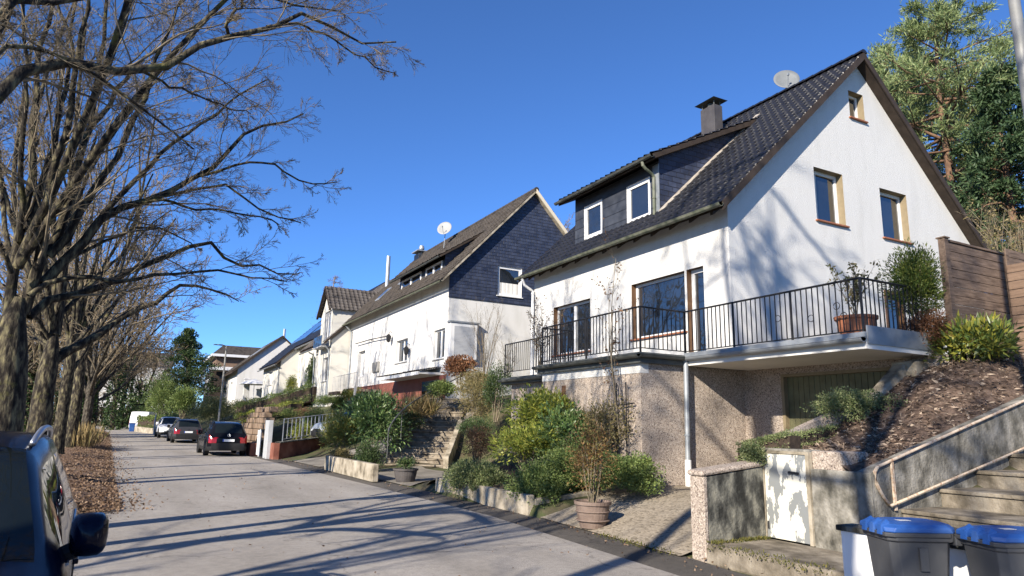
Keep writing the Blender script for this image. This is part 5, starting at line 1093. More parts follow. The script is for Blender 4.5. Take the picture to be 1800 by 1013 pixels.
            for k in range(21):
                a, b_ = th[k], th[k+1]; P = lambda r, th_, y: (wx+r*math.cos(th_), s*y, wr+r*math.sin(th_)); q.hexa([P(wr+.025, a, hw-.3), P(wr+.025, b_, hw-.3), P(wr+.075, b_, hw-.3), P(wr+.075, a, hw-.3)], [P(wr+.025, a, yo), P(wr+.025, b_, yo), P(wr+.075, b_, yo-.01), P(wr+.075, a, yo-.01)])
            q.lathe([(0, 0), (wr+.03, 0)], (wx, s*(hw-.0+.002), wr+.0), 24, 'y'); q.build('wheel_arch', trim if cladding else body_m, t) if cladding else q.build('wheel_arch', trim, t)
    # mirrors, rails, handles, plate
    for s in (1, -1):
        hx = spec['side'][-1][1]-.06; hw = float(F_['hw'](hx)); zb = float(F_['zb'](hx)); q = MB()
        rgs = []
        for (u, sc) in ((-.07, .6), (-.05, .88), (0., 1.0), (.06, .93), (.1, .7), (.125, .3)):
            rgs.append([(hx+u, s*(hw+.06)+s*.105*sc*math.copysign(abs(math.cos(a))**.55, math.cos(a)), zb+.135+.115*sc*math.copysign(abs(math.sin(a))**.6, math.sin(a))) for a in np.linspace(0, 2*math.pi, 17)[:-1]])
        q.add(sum(rgs, []), [(i*16+j, i*16+(j+1) % 16, (i+1)*16+(j+1) % 16, (i+1)*16+j) for i in range(5) for j in range(16)]+[tuple(80+j for j in range(16)), tuple(range(16))]); mi = q.build('mirror', body_m, t, smooth=True)
        q = MB(); q.tube([(hx-.01, s*(hw-.1), zb+.02), (hx+.02, s*(hw+.04), zb+.08)], .045, 8); q.build('mirror_arm', trim, mi)
        if rails:
            xr = np.linspace(-1.55, .16, 18); P = [(x, s*(float(F_['hr'](x))-.03), float(F_['zc'](x))-.03+.045*min(1, 5.5*min((x+1.62)/1.7, (.2-x)/1.7))) for x in xr]; q = MB(); q.tube(P, .021, 8); q.build('roof_rail', rails, t, smooth=True)
        for a, b_ in spec['side'][-2:]:
            hx2 = a+.14; q = MB(); hw2 = float(F_['hw'](hx2)); q.box(hx2, hx2+.17, s*(hw2-.005), s*(hw2+.03), .84, .87); q.build('door_handle', body_m, t, bevel=.006)
            zz = float(F_['zb'](a)); q = MB(); yb = float(F_['hw']((a+b_)/2)); q.tube([(x, s*(float(F_['hw'](x))-.031), float(F_['zb'](x))+.006) for x in np.linspace(a-.02, b_+.04, 8)], .009, 5); q.build('window_trim', chrome if rails is not None else trim, t)
    q = MB(); yb = x0-.05; q.box(x0-.062, x0-.05, -.26, .26, .69 if lampstyle else .6, .8 if lampstyle else .71); pl = q.build('number_plate', plate_m, t); z0 = .69 if lampstyle else .6
    q = MB(); q.box(x0-.064, x0-.0622, .215, .26, z0+.002, z0+.108); q.build('plate_band', plate_b, pl)
    return t
def emblem_vw(t, x, z):
    q = MB(); th = np.linspace(0, 2*math.pi, 25); q.tube([(x, .065*math.cos(a), z+.065*math.sin(a)) for a in th], .008, 6)
    q.tube([(x, .03, z+.055), (x, 0, z+.008), (x, -.03, z+.055)], .007, 5); q.tube([(x, .055, z+.02), (x, .028, z-.05), (x, 0, z-.005), (x, -.028, z-.05), (x, -.055, z+.02)], .007, 5); q.build('emblem', chrome, t)
def park(t, x, y, z, heading):   # heading: direction the nose points, degrees from +X
    t.location = (x, y, z); t.rotation_euler = (0, 0, R_(heading))
navy = paint('navy_paint', (.002, .004, .014), (.003, .006, .018)); blk = paint('black_paint', (.006, .0065, .009)); gry = paint('grey_paint', (.035, .036, .042), (.045, .046, .052)); wht = paint('white_paint', (.72, .72, .72)); sil = paint('silver_blue_paint', (.22, .25, .29))
v1 = vehicle('parked_suv', 'dark navy SUV with silver roof rails cut off at the left edge, nose towards us', 'car', SUV, navy, rails=chrome); park(v1, -1.02, 5.0, 0, -87); v1.scale = (1, .85, .965)
q = MB(); c = np.array([.33, .36, 1.535]); q.lathe([(.02, 0), (.032, .004), (.03, .012)], tuple(c), 12); q.build('screen_sensor', chrome, v1)
v2 = vehicle('parked_car', 'black compact SUV with red tail lights and round badge, nearest car on the right kerb', 'car', SUV, blk, rails=blk, group='cars parked along the right kerb'); park(v2, 3.82, 37.7, 0, 92); emblem_vw(v2, -2.3, .86+.12)
v3 = vehicle('parked_car', 'dark grey SUV parked between the black and the white car on the right kerb', 'car', SUV, gry, rails=gry, group='cars parked along the right kerb'); park(v3, 2.98, 53.6, .12, 93)
v4 = vehicle('parked_car', 'white car mostly hidden behind the grey SUV', 'car', SUV, wht, group='cars parked along the right kerb'); park(v4, 2.35, 61.8, .26, -87)
v5 = vehicle('parked_car', 'silver-blue car on the drive, half hidden behind the rhododendron bush', 'car', SUV, sil, group=None); park(v5, 9.6, 33.6, .75, 195)
v6 = vehicle('delivery_van', 'white panel van at the far end of the street beside the blue bin', 'van', VAN, wht, lampstyle=0, cladding=False); park(v6, .6, 82.0, .46, 80)
rb = thing('recycling_bin', 'small bright blue bin standing behind the white van', 'bin', at(231, 758, Y=78))
c = at(231, 758, Y=78); q = MB(); q.hexa([(c[0]-.2, 77.7, .42), (c[0]+.2, 77.7, .42), (c[0]+.2, 78.3, .42), (c[0]-.2, 78.3, .42)], [(c[0]-.27, 77.65, 1.2), (c[0]+.27, 77.65, 1.2), (c[0]+.27, 78.35, 1.2), (c[0]-.27, 78.35, 1.2)]); q.build('body', MATS['bin_blue'], rb, bevel=.02); q = MB(); q.box(c[0]-.3, c[0]+.3, 77.6, 78.4, 1.205, 1.27); q.build('lid', MATS['bin_blue'], rb, bevel=.02)
# ------------------------------------------------------------------ foliage colours
lf_rhodo = leafmat('leaf_rhododendron', [(.065, .125, .036), (.11, .185, .055), (.165, .245, .08), (.21, .26, .105)], .38, .25, .5)
lf_yellow = leafmat('leaf_yellow_green', [(.2, .26, .05), (.32, .36, .065), (.45, .44, .09), (.16, .21, .05)], .42, .4)
lf_olive = leafmat('leaf_olive_dry', [(0.131, 0.116, 0.0435), (0.203, 0.174, 0.0725), (0.29, 0.217, 0.102), (0.16, 0.16, 0.058)], .6, .3)
lf_cover = leafmat('leaf_ground_cover', [(.09, .13, .045), (.15, .195, .075), (.22, .25, .105), (.27, .28, .14)], .6, .3)
lf_dark = leafmat('leaf_dark', [(0.0261, 0.0508, 0.0203), (0.0508, 0.087, 0.029), (0.0798, 0.123, 0.0435), (0.116, 0.145, 0.0508)], .45, .25)
lf_rust = leafmat('leaf_rust', [(.13, .075, .03), (.2, .11, .045), (.27, .15, .06), (.17, .15, .05), (.2, .19, .06)], .6, .35)
lf_brown = leafmat('leaf_brown', [(0.116, 0.0653, 0.0362), (0.203, 0.109, 0.0653), (0.275, 0.16, 0.087), (0.145, 0.116, 0.0508)], .7, .3)
lf_jun = leafmat('leaf_juniper', [(0.102, 0.145, 0.0362), (0.174, 0.217, 0.0508), (0.261, 0.261, 0.0653), (0.319, 0.246, 0.0725)], .6, .3)
lf_hedge = leafmat('leaf_hedge', [(.07, .115, .033), (.13, .185, .055), (.2, .26, .075), (.25, .29, .1)], .5, .3)
lf_var = leafmat('leaf_variegated', [(0.145, 0.174, 0.058), (0.246, 0.261, 0.102), (0.377, 0.362, 0.174), (0.131, 0.145, 0.0508)], .5, .35)
lf_yew = leafmat('leaf_yew', [(.03, .055, .012), (.06, .1, .02), (.11, .15, .03), (.19, .2, .045)], .55, .25)
lf_ivy = leafmat('leaf_ivy', [(0.0217, 0.0435, 0.0145), (0.0435, 0.0798, 0.0261), (0.0725, 0.109, 0.0362)], .45, .2)
lf_pine = leafmat('needle_pine', [(.1, .15, .06), (.165, .22, .085), (.235, .285, .11), (.28, .31, .135)], .55, .25)
lf_spruce = leafmat('needle_spruce', [(0.029, 0.058, 0.0261), (0.0508, 0.0899, 0.0362), (0.0798, 0.123, 0.0508)], .55, .2)
lf_grass = leafmat('grass_dry', [(0.232, 0.174, 0.0725), (0.348, 0.261, 0.116), (0.435, 0.319, 0.16), (0.174, 0.189, 0.058)], .7, .35)
lf_yew_brown = leafmat('yew_brown', [(0.131, 0.058, 0.029), (0.217, 0.102, 0.0508), (0.29, 0.145, 0.0725)], .7, .25)
def c_at(px, py, rx, ry, **k):
    """centre and half sizes of a bush from its middle in the survey photo and its half extents there"""
    p = at(px, py, **k); dep = float((p-CAM) @ _f); return p, rx*dep/FPX, ry*dep/FPX

# ------------------------------------------------------------------ beds by the near house
bw = thing('bed_wall', 'low pale concrete bed wall with ground cover hanging over it below the bay', 'wall', (6.7, 13, 0))
pa, pb = at(888, 905, Z=.0), at(778, 868, Z=.0); xw = float(redge(13))+.68
mb = MB(); mb.box(xw, xw+.16, 11.75, 16.4, -.1, .38); mb.hexa([(xw+.16, 11.75, -.1), (9.05, 11.75, .1), (9.05, 11.93, .1), (xw+.16, 11.93, -.1)], [(xw+.16, 11.75, .3), (9.05, 11.75, .5), (9.05, 11.93, .5), (xw+.16, 11.93, .3)]); mb.build('wall', pale_concrete, bw, bevel=.02)
bx = np.linspace(xw+.1, 10.0, 14); by = np.linspace(11.94, 17.9, 20)
V = [(x, y, float(np.interp(x, [xw, 7.6, 9.06, 10], [.3, .5, .75, 1.0]))*float(np.interp(y, [11.4, 11.9, 16.6, 17.8], [.55, 1, 1, -.1]))+rng.normal()*.02) for x in bx for y in by]
tag(raw('planting_bed', V, np.array([[i*20+j, i*20+j+1, (i+1)*20+j+1, (i+1)*20+j] for i in range(13) for j in range(19)]), soil, smooth=True), kind='structure')
G = 'shrubs in the bed below the bay'
def bush(name, label, px, py, rxp, ryp, material, n, L, W, seed, depth=None, group=None, **k):
    kk = {a: k.pop(a) for a in ('X', 'Y', 'Z') if a in k}; p, rx, ry = c_at(px, py, rxp*1.08, ryp*1.1, **kk)
    return shrub(name, label, 'shrub', p, (rx if depth is None else depth, rx, ry), material, n, L, W, seed, group, **k)
bush('ground_cover_shrub', 'low grey-green ground cover spilling over the pale bed wall', 834, 850, 70, 36, lf_cover, 9500, .06, .024, 11, X=6.95, depth=.55, group=G, stem=False, clump=.3, nclump=40)
bush('ground_cover_shrub', 'dark green mounded shrub at the bed corner left of the potted shrub', 950, 860, 66, 38, lf_hedge, 8000, .05, .028, 12, X=7.3, depth=.6, group=G, stem=False, clump=.32, nclump=34)
bush('ground_cover_shrub', 'clipped green mound beside the pebble-dashed bay right of the potted shrub', 1096, 838, 62, 36, lf_hedge, 6000, .05, .028, 13, X=8.3, depth=.6, group=G, stem=False, clump=.32, nclump=34)
bush('ground_cover_shrub', 'dark green filler shrub in the middle of the bed behind the rusty potted shrub', 1015, 830, 72, 42, lf_hedge, 6500, .055, .028, 33, X=8.1, depth=.8, group=G, stem=False, clump=.32, nclump=34)
bush('laurel_shrub', 'bright yellow-green laurel bush in front of the pebble-dashed bay', 955, 740, 58, 44, lf_yellow, 2600, .12, .045, 14, X=8.6, depth=.8, group=G, clump=.36)
bush('laurel_shrub', 'lower yellow-green laurel below the taller one', 925, 788, 70, 32, lf_yellow, 2300, .11, .042, 15, X=7.9, depth=.8, group=G, clump=.36)
bush('evergreen_shrub', 'dark rhododendron clump between the laurel and the mounded ground cover', 1000, 772, 52, 46, lf_rhodo, 1500, .12, .042, 16, X=8.4, depth=.6, group=G)
bush('heather_shrub', 'small reddish-brown shrub at the foot of the steps', 838, 790, 36, 34, lf_brown, 2200, .05, .02, 17, X=7.8, depth=.6, group=G)
bush('sparse_shrub', 'tall sparse olive-brown shrub against the bay beneath the trellis', 1060, 762, 56, 55, lf_olive, 1500, .06, .028, 18, X=8.7, depth=.4, group=G, clump=.42, stems=12)
bare_shrub('climbing_rose', 'tall thin climbing rose rising from the bed past the balcony railing', at(1090, 770, X=8.75), 3.9, .35, twig, 6, 3, (6, 4), .016, leafm=lf_brown, nleaf=170, L=.07, W=.045, lean=(0.1, .3))['category'] = 'rose'
bare_shrub('climbing_rose', 'brown-leaved twiggy rose in front of the left terrace window', np.array([9.4, 15.9, 3.2]), 1.75, .8, twig, 7, 9, (7, 5), .012, leafm=lf_brown, nleaf=420, L=.06, W=.035)['category'] = 'rose'
# pot with the rusty shrub on the drive
c = at(1033, 928, Z=.05); c = np.array([c[0]+.1, c[1], ground(c[0]+.1, c[1])+.02]); t = pot_plant('potted_shrub', 'brown clay pot with a rusty-leaved shrub standing on the setts beside the pavement', 'potted plant', c, .29, .42, brown_pot, 8)
q = MB()
for h_ in (.12, .26): q.lathe([(.0, 0), (.265+.06*h_, -.012), (.275+.06*h_, 0), (.265+.06*h_, .012), (0, 0)], (c[0], c[1], c[2]+h_), 24)
q.build('pot_band', brown_pot, t)
s = shrub('x', None, None, c+[0, 0, .98], (.42, .42, .62), lf_rust, 1300, .055, .022, 9, stem=True, clump=.4, stems=9, sr=.007)
def adopt(s, t, c):
    for ch_ in list(s.children):
        w_ = np.array(s.location); ch_.parent = t; ch_.location = Vector(w_-np.array(c)); ORG[ch_] = np.array(c, float)
    bpy.data.objects.remove(s)
adopt(s, t, c)
c = at(712, 849, Z=.02); t = pot_plant('planter', 'dark ribbed planter with a small green plant at the foot of the long steps', 'planter', c, .34, .4, dark_pot, 9)
s = shrub('x', None, None, c+[0, 0, .5], (.26, .26, .14), lf_dark, 260, .1, .03, 10, stem=False); adopt(s, t, c)

# ------------------------------------------------------------------ long steps up to the terrace
ls = thing('stone_steps', 'long flight of weathered stone steps rising between the shrubs to the houses', 'steps', (8.5, 22, 0))
R0 = at(779, 818, Z=.22); ang = R_(55); dv = np.array([math.cos(ang), math.sin(ang)]); ev = np.array([dv[1], -dv[0]]); wst = 2.5
for i in range(14):
    a = R0[:2]+dv*(i*.34); zz = .22+i*.2; L_, R__ = a-ev*wst, a+ev*.02; b_ = dv*.37; q = MB()
    P4 = lambda z, o=0.: [(*(L_-dv*o), z), (*(R__-dv*o), z), (*(R__+b_), z), (*(L_+b_), z)]
    q.hexa(P4(zz-.3), P4(zz-.062)); q.hexa(P4(zz-.06, .035), P4(zz, .035)); q.build('step', step_concrete, ls, bevel=.012)
q = MB(); a = R0[:2]+ev*.03-dv*.15; b_ = R0[:2]+ev*.03+dv*2.4; a2, b2_ = a+ev*.2, b_+ev*.2
q.hexa([(*a, 0), (*a2, 0), (*b2_, .3), (*b_, .3)], [(*a, .5), (*a2, .5), (*b2_, 1.9), (*b_, 1.9)]); q.build('side_wall', pale_concrete, ls, bevel=.03)
sh_ = thing('handrail', 'dark curved iron handrail climbing the left side of the long steps', 'handrail', (7.5, 24, 1))
P = [at(683, 775, Y=22.8), at(684, 755, Y=22.8), at(693, 738, Y=23.3), at(715, 715, Y=24.5), at(745, 695, Y=26), at(790, 672, Y=27.5), at(822, 656, Y=28.2), at(838, 652, Y=28.4)]
q = MB(); q.tube(resample(P, 30), .028, 8); q.build('top_rail', zinc_dark, sh_, smooth=True)
for x, y, Y, h_ in ((707, 722, 24.1, 1.0), (752, 692, 26.2, 1.0), (683, 752, 22.8, 1.0)): p = at(x, y, Y=Y); q = MB(); q.tube([p, p-[0, 0, h_]], .016, 6); q.build('post', zinc_dark, sh_)
# ------------------------------------------------------------------ planting round the steps
G2 = 'shrubs round the long steps'
bush('rhododendron', 'large glossy rhododendron bush left of the long steps', 657, 745, 60, 55, lf_rhodo, 3600, .17, .06, 21, Y=25.5, depth=1.2, group=G2, clump=.34, nclump=34)
bush('juniper_bush', 'yellow-green feathery juniper beside the rhododendron above the pale wall', 597, 768, 34, 36, lf_jun, 3800, .13, .02, 22, Y=25.8, depth=.7, group=G2, up=.5, clump=.4)
bush('ground_cover_shrub', 'dark creeping shrub hanging over the end of the pale wall by the steps', 646, 810, 24, 28, lf_dark, 2400, .06, .026, 23, Y=23.2, depth=.5, group=G2, stem=False)
bush('ground_cover_shrub', 'thin dry ground cover along the top of the pale wall', 598, 800, 30, 10, lf_olive, 900, .07, .022, 24, Y=25.0, depth=.35, group=G2, stem=False)
bush('evergreen_shrub', 'dark spreading branches overhanging the upper left steps', 718, 745, 24, 18, lf_dark, 1000, .1, .035, 25, Y=25.6, depth=.6, group=G2)
bush('evergreen_shrub', 'dark olive bush right of the upper long steps', 838, 715, 34, 48, lf_olive, 2600, .07, .025, 26, Y=22.6, depth=.7, group=G2, clump=.4)
bush('conifer_shrub', 'low dark conifer below the terrace at the right edge of the steps', 838, 755, 42, 18, lf_dark, 2400, .06, .02, 27, Y=20.6, depth=.5, group=G2, stem=False)
bush('evergreen_shrub', 'tall green bush under the end of the terrace railing', 872, 690, 26, 44, lf_dark, 2000, .07, .03, 28, Y=21.5, depth=.5, group=G2)
bush('hydrangea', 'brown withered hydrangea at the top of the long steps', 808, 650, 32, 22, lf_yew_brown, 1300, .1, .06, 29, Y=26.8, depth=.6, group=G2)
bush('overgrown_shrub', 'tangled olive shrub below the withered hydrangea', 832, 680, 44, 24, lf_olive, 2200, .08, .03, 30, Y=25.0, depth=.7, group=G2)
bush('overgrown_shrub', 'green ivy mound between the dry grass and the hydrangea', 775, 688, 26, 15, lf_hedge, 1500, .08, .04, 34, Y=26.6, depth=.6, group=G2)
gr_ = thing('dry_grass', 'tuft of straw-coloured ornamental grass above the handrail', 'grass', at(738, 722, Y=26.0), None)
n = 900; o_ = at(738, 730, Y=26); P = o_+np.stack([rng.uniform(-.5, .5, n), rng.uniform(-.7, .9, n), rng.uniform(-.1, .15, n)], 1); D = rng.normal(size=(n, 3))*.45+[0, 0, 1]; raw('blades', *leaves(P, D, rng.uniform(.35, .95, n), .022), lf_grass, gr_)
bare_shrub('bare_lilac', 'tall leafless shrub in front of the slate gable', at(852, 668, Y=25.2)-[0, 0, .4], 3.6, .95, twig, 31, 12, (8, 6), .016)['category'] = 'shrub'
bare_shrub('bare_lilac', 'shorter leafless shrub at the end of the terrace railing', at(892, 655, Y=21.5)-[0, 0, .5], 1.9, .6, twig, 32, 8, (7, 5), .012)['category'] = 'shrub'
# pale wall and red wall with gate
pw = thing('bed_wall', 'short pale concrete wall with shadows beneath the juniper and rhododendron', 'wall', (6.6, 24, 0))
a, b_ = at(569, 826, Z=.02), at(654, 848, Z=.02); dr_ = unit(b_-a); nn = np.array([-dr_[1], dr_[0], 0])*.18; nn = nn if nn[0] > 0 else -nn; c_ = a+np.array([2.2, .5, 0])
q = MB(); up = np.array([0, 0, .5]); q.hexa([a, b_, b_+nn, a+nn], [a+up, b_+up, b_+nn+up, a+nn+up]); q.hexa([a+nn, a+nn*1.0+np.array([2.4, .9, .1]), a+nn+np.array([2.4, 1.1, .1]), a+nn+np.array([0, .2, 0])], [a+nn+up, a+nn+np.array([2.4, .9, .5]), a+nn+np.array([2.4, 1.1, .5]), a+nn+np.array([0, .2, 0])+up]); q.build('wall', pale_concrete, pw, bevel=.02)
rwl = thing('red_wall', 'low red-brown rendered wall with dark coping, a railing and a white garden gate', 'wall', (6, 32.5, 0))
a, b_, c_ = at(487, 809, Z=.0), at(500, 809, Z=.0), at(556, 795, Z=.12)
p0, p1 = np.array([5.75, 32.6]), np.array([9.2, 35.8]); L = np.linalg.norm(p1-p0); d_ = (p1-p0)/L; nn = np.array([-d_[1], d_[0]])*.22
q = MB(); q.hexa([(*p0, -.1), (*p1, .2), (*(p1+nn), .2), (*(p0+nn), -.1)], [(*p0, .72), (*p1, 1.0), (*(p1+nn), 1.0), (*(p0+nn), .72)]); q.hexa([(p0[0]-.25, p0[1]+.0, -.1), (*p0, -.1), (*(p0+nn), -.1), (p0[0]-.35, p0[1]+1.3, -.1)], [(p0[0]-.25, p0[1]+.0, .72), (*p0, .72), (*(p0+nn), .72), (p0[0]-.35, p0[1]+1.3, .72)]); q.build('wall', red_wall, rwl, bevel=.01)
q = MB(); e_ = nn*.18; q.hexa([(*(p0-e_), .723), (*(p1-e_), 1.003), (*(p1+nn+e_), 1.003), (*(p0+nn+e_), .723)], [(*(p0-e_), .77), (*(p1-e_), 1.05), (*(p1+nn+e_), 1.05), (*(p0+nn+e_), .77)]); q.build('coping', dark_concrete, rwl)
railing(rwl, [p0+nn*.5+d_*.3, p1+nn*.5-d_*.2], .75, 1.0, galv, .3, 1.6, .014, zs=[.78, 1.15])
ga = thing('garden_gate', 'white sheet-metal garden gate beside the red-brown wall', 'gate', (5.3, 34, 0))
q = MB(); q.box(5.16, 5.2, 34.4, 35.3, .1, 1.25); q.build('gate_leaf', mat('gate_white', [(.55, .57, .6), (.66, .68, .7)], 6, .5), ga, bevel=.005); q = MB(); q.box(5.12, 5.159, 34.38, 34.45, .05, 1.3); q.box(5.12, 5.159, 34.5, 35.25, .95, 1.0); q.build('gate_rail', pvc, ga)
q = MB(); q.box(5.3, 5.5, 33.2, 34.2, 0, 1.72); tag(q.build('gate_pillar', mat('pale_metal', [(.33, .34, .35), (.42, .43, .44)], 3, .6), None, bevel=.01), 'pale grey gate pillar between the white gate and the railing', 'pillar')
q = MB(); q.box(4.95, 5.35, 35.8, 37.2, 0, .62); tag(q.build('gate_wall', red_wall, None, bevel=.01), 'short dark red wall stub left of the white gate', 'wall')
# stone-block retaining wall above the black car
sb = thing('block_wall', 'stepped retaining wall of brown stone blocks behind the black car', 'wall', (5.6, 40, 0))
rs = np.random.default_rng(4); q = MB()
for r_ in range(8):
    y0 = 38.3+r_*.1+(.35 if r_ % 2 else 0)
    y_end = 45.5-.2*r_
    while y0 < y_end:
        ln = rs.uniform(.7, 1.05); x0 = 5.3+r_*.17+rs.normal()*.03+(y0-38)*-.05; z0 = .02+r_*.31
        if not (y0 < 40 and r_ > 5): q.box(x0, x0+.45, y0, y0+ln-.05, z0, z0+.29)
        y0 += ln
q.build('blocks', block_stone, sb, bevel=.03)
q = MB(); q.box(4.95, 5.2, 41.2, 48, 0, .75); tag(q.build('kerb_wall', pale_concrete, None, bevel=.02), 'low pale concrete wall beside the black car', 'wall')
def hedge(name, label, p0, p1, w, h, material, n, L, W, seed, group=None, rounded=.25):
    rs = np.random.default_rng(seed); p0, p1 = np.array(p0, float), np.array(p1, float); t = thing(name, label, 'hedge', (p0+p1)/2, group); d = p1-p0
    s = unit(np.cross(d, [0, 0, 1.])); f = rs.random(n); a = rs.uniform(-.85*math.pi, .85*math.pi, n)+math.pi/2
    ca, sa = np.cos(a), np.sin(a); e = 2/5.; bx_ = np.sign(ca)*np.abs(ca)**e; bz = np.sign(sa)*np.abs(sa)**e
    lump = .88+.16*np.sin(f*np.linalg.norm(d)*2.1+seed)*np.cos(a*3)+rs.normal(0, .05, n); k = rs.uniform(.82, 1.0, n)*lump
    P = p0+d*f[:, None]+s*(bx_*w*.5*k)[:, None]+np.array([0, 0, 1])*(h*.5+bz*h*.5*k)[:, None]; D = s*bx_[:, None]+np.array([0, 0, 1])*(bz+.2)[:, None]+rs.normal(size=(n, 3))*.6
    raw('foliage', *leaves(P, D, L*rs.uniform(.6, 1.2, n), W, rs=rs), material, t)
    q = MB(); q.hexa([p0-s*w*.3, p1-s*w*.3, p1+s*w*.3, p0+s*w*.3], [x+np.array([0, 0, h*.75]) for x in (p0-s*w*.3, p1-s*w*.3, p1+s*w*.3, p0+s*w*.3)]); q.build('stems', soil, t)
    return t
hedge('clipped_hedge', 'long clipped dark green hedge climbing the bank in front of the cream houses', at(422, 738, Y=62), at(560, 706, Y=49), 1.5, 1.35, lf_hedge, 9000, .1, .05, 41)
hedge('clipped_hedge', 'lower light green hedge below the long clipped one', at(425, 748, Y=58), at(520, 728, Y=48), 1.2, .9, lf_yellow, 5000, .1, .045, 42)
bush('box_ball', 'small dark clipped ball left of the silver-blue car', 504, 735, 22, 15, lf_hedge, 1500, .06, .035, 43, Y=42.5, stem=False)
bush('box_ball', 'bright green clipped dome below the cream house balcony', 620, 699, 20, 17, lf_jun, 2600, .07, .03, 44, Y=38.5, stem=False, clump=.25)
bush('box_ball', 'dark clipped cushion left of the bright dome', 578, 708, 30, 12, lf_hedge, 2300, .07, .035, 45, Y=42, stem=False, clump=.25)
bush('box_ball', 'green clipped ball between the dark cushion and the car roof', 598, 713, 17, 17, lf_yew, 2000, .07, .035, 46, Y=39, stem=False, clump=.25)
bush('heather_shrub', 'brown-red low shrub on the bank above the stone blocks', 532, 734, 26, 14, lf_brown, 1700, .08, .03, 47, Y=44)
bush('evergreen_shrub', 'green rounded shrub above the railing of the red wall', 552, 745, 20, 24, lf_hedge, 1900, .08, .04, 48, Y=38.5)
bush('evergreen_shrub', 'bright yellow-green shrub behind the railing of the red wall', 528, 762, 18, 16, lf_yellow, 900, .09, .04, 49, Y=37)
bush('climbing_plant', 'dark climber on the corner of the cream dormer house', 549, 665, 12, 36, lf_dark, 1700, .12, .06, 50, Y=51, depth=.4)
bush('young_tree', 'small yellow-leaved bush against the cream wing wall', 513, 680, 10, 20, lf_yellow, 700, .12, .06, 51, Y=60)
bush('variegated_hedge', 'rounded variegated hedge behind the parked cars and street lamp', 372, 726, 44, 26, lf_var, 5200, .12, .06, 52, Y=66, depth=1.6, stem=False)
bush('variegated_hedge', 'yellow-green rough hedge between the street lamp and the clipped hedge', 425, 722, 32, 18, lf_var, 2600, .12, .05, 53, Y=64, depth=1.2, stem=False)
hedge('garden_hedge', 'green laurel hedge on a low pale wall beside the white van', at(246, 757, Y=78), at(300, 757, Y=70), 1.0, 1.4, lf_hedge, 3600, .16, .08, 54)
a, b_ = at(246, 760, Y=77.4), at(292, 768, Y=69); q = MB(); q.hexa([(a[0]-.5, a[1], .3), (b_[0]-.5, b_[1], .2), (b_[0]-.3, b_[1], .2), (a[0]-.3, a[1], .3)], [(a[0]-.5, a[1], .95), (b_[0]-.5, b_[1], .8), (b_[0]-.3, b_[1], .8), (a[0]-.3, a[1], .95)]); tag(q.build('garden_wall', pale_concrete, None), 'low pale garden wall under the laurel hedge near the van', 'wall')
# evergreen trees in the middle distance
def dense_tree(name, label, base, h, r, material, n, L, W, seed, lobes=14, tm=None, zlo=.12, clump=.26):
    rs = np.random.default_rng(seed); base = np.array(base, float); t = thing(name, label, 'tree', base); q = MB(); q.tube([base-[0, 0, .3], base+[0, 0, h*.5], base+[0, 0, h*.92]], [r*.09, r*.06, .03], 8); q.build('trunk', tm or bark, t)
    ps = []; ds = []
    for i in range(lobes):
        f = (i+.5)/lobes; rr = r*(1-f**1.6)*.75+.12*r; a = rs.uniform(0, 6.28); c_ = base+np.array([math.cos(a)*rr*.55, math.sin(a)*rr*.55, h*(zlo+(.97-zlo)*f)]); P, D = blob_points(n//lobes, c_, (rr, rr, h/lobes*1.15), rs, clump=.42, nclump=12); ps.append(P); ds.append(D+rs.normal(size=D.shape)*.5+[0, 0, .15])
    P, D = np.concatenate(ps), np.concatenate(ds); raw('crown', *leaves(P, D, L*rs.uniform(.6, 1.2, len(P)), W, rs=rs), material, t); return t
p = at(322, 735, Y=90); dense_tree('evergreen_tree', 'large dark evergreen tree with ragged top behind the variegated hedge', (p[0], p[1], .8), at(325, 580, Y=90)[2]-.8, 5.2, lf_dark, 16000, .3, .14, 61, lobes=18)
bush('small_conifer', 'mid-green conifer in front of the large dark evergreen', 286, 704, 20, 36, lf_hedge, 4200, .2, .06, 62, Y=84, depth=1.6)
bush('evergreen_shrub', 'mid-green laurel between the dark evergreen and the hedge', 322, 708, 20, 26, lf_hedge, 2600, .2, .09, 63, Y=80, depth=1.4)
# ------------------------------------------------------------------ plants at the right
bush('rhododendron', 'yellow-green rhododendron with long leaves at the top of the bark bank', 1708, 612, 66, 42, leafmat('leaf_rhodo_light', [(.08, .13, .03), (.13, .18, .045), (.2, .22, .05), (.42, .38, .05)], .4, .35, .5), 1000, .16, .045, 71, X=12.3, depth=.6, clump=.38, nclump=20, stems=9, up=.5, sr=.011)
bush('yew_bush', 'dense green yew against the end of the timber fence', 1612, 512, 42, 66, lf_yew, 6500, .07, .018, 72, X=12.05, depth=.5, up=.5, clump=.36, nclump=36)
bush('yew_bush', 'brown dried-out yew branches below the green yew', 1632, 588, 34, 34, lf_yew_brown, 2600, .06, .015, 73, X=11.95, depth=.4, clump=.4)
hedge('ground_cover_shrub', 'low evergreen cotoneaster lying on top of the wall above the white door', (8.05, 7.62, 1.18), (8.15, 6.75, 1.38), .42, .3, lf_cover, 2600, .035, .018, 74)
hedge('ground_cover_shrub', 'strip of low cotoneaster along the edge of the bark bank', (8.3, 7.28, 1.34), (9.6, 7.3, 1.55), .4, .26, lf_cover, 2400, .035, .018, 75)
bush('ground_cover_shrub', 'tuft of cotoneaster drooping over the corner of the white metal door', 1322, 803, 24, 22, lf_cover, 1300, .035, .017, 76, X=7.72, depth=.14, stem=False)
bush('ground_cover_shrub', 'green cotoneaster mound in front of the olive garage door', 1512, 722, 60, 30, lf_cover, 3600, .04, .02, 77, Y=7.15, depth=.9, stem=False, clump=.3, nclump=30)
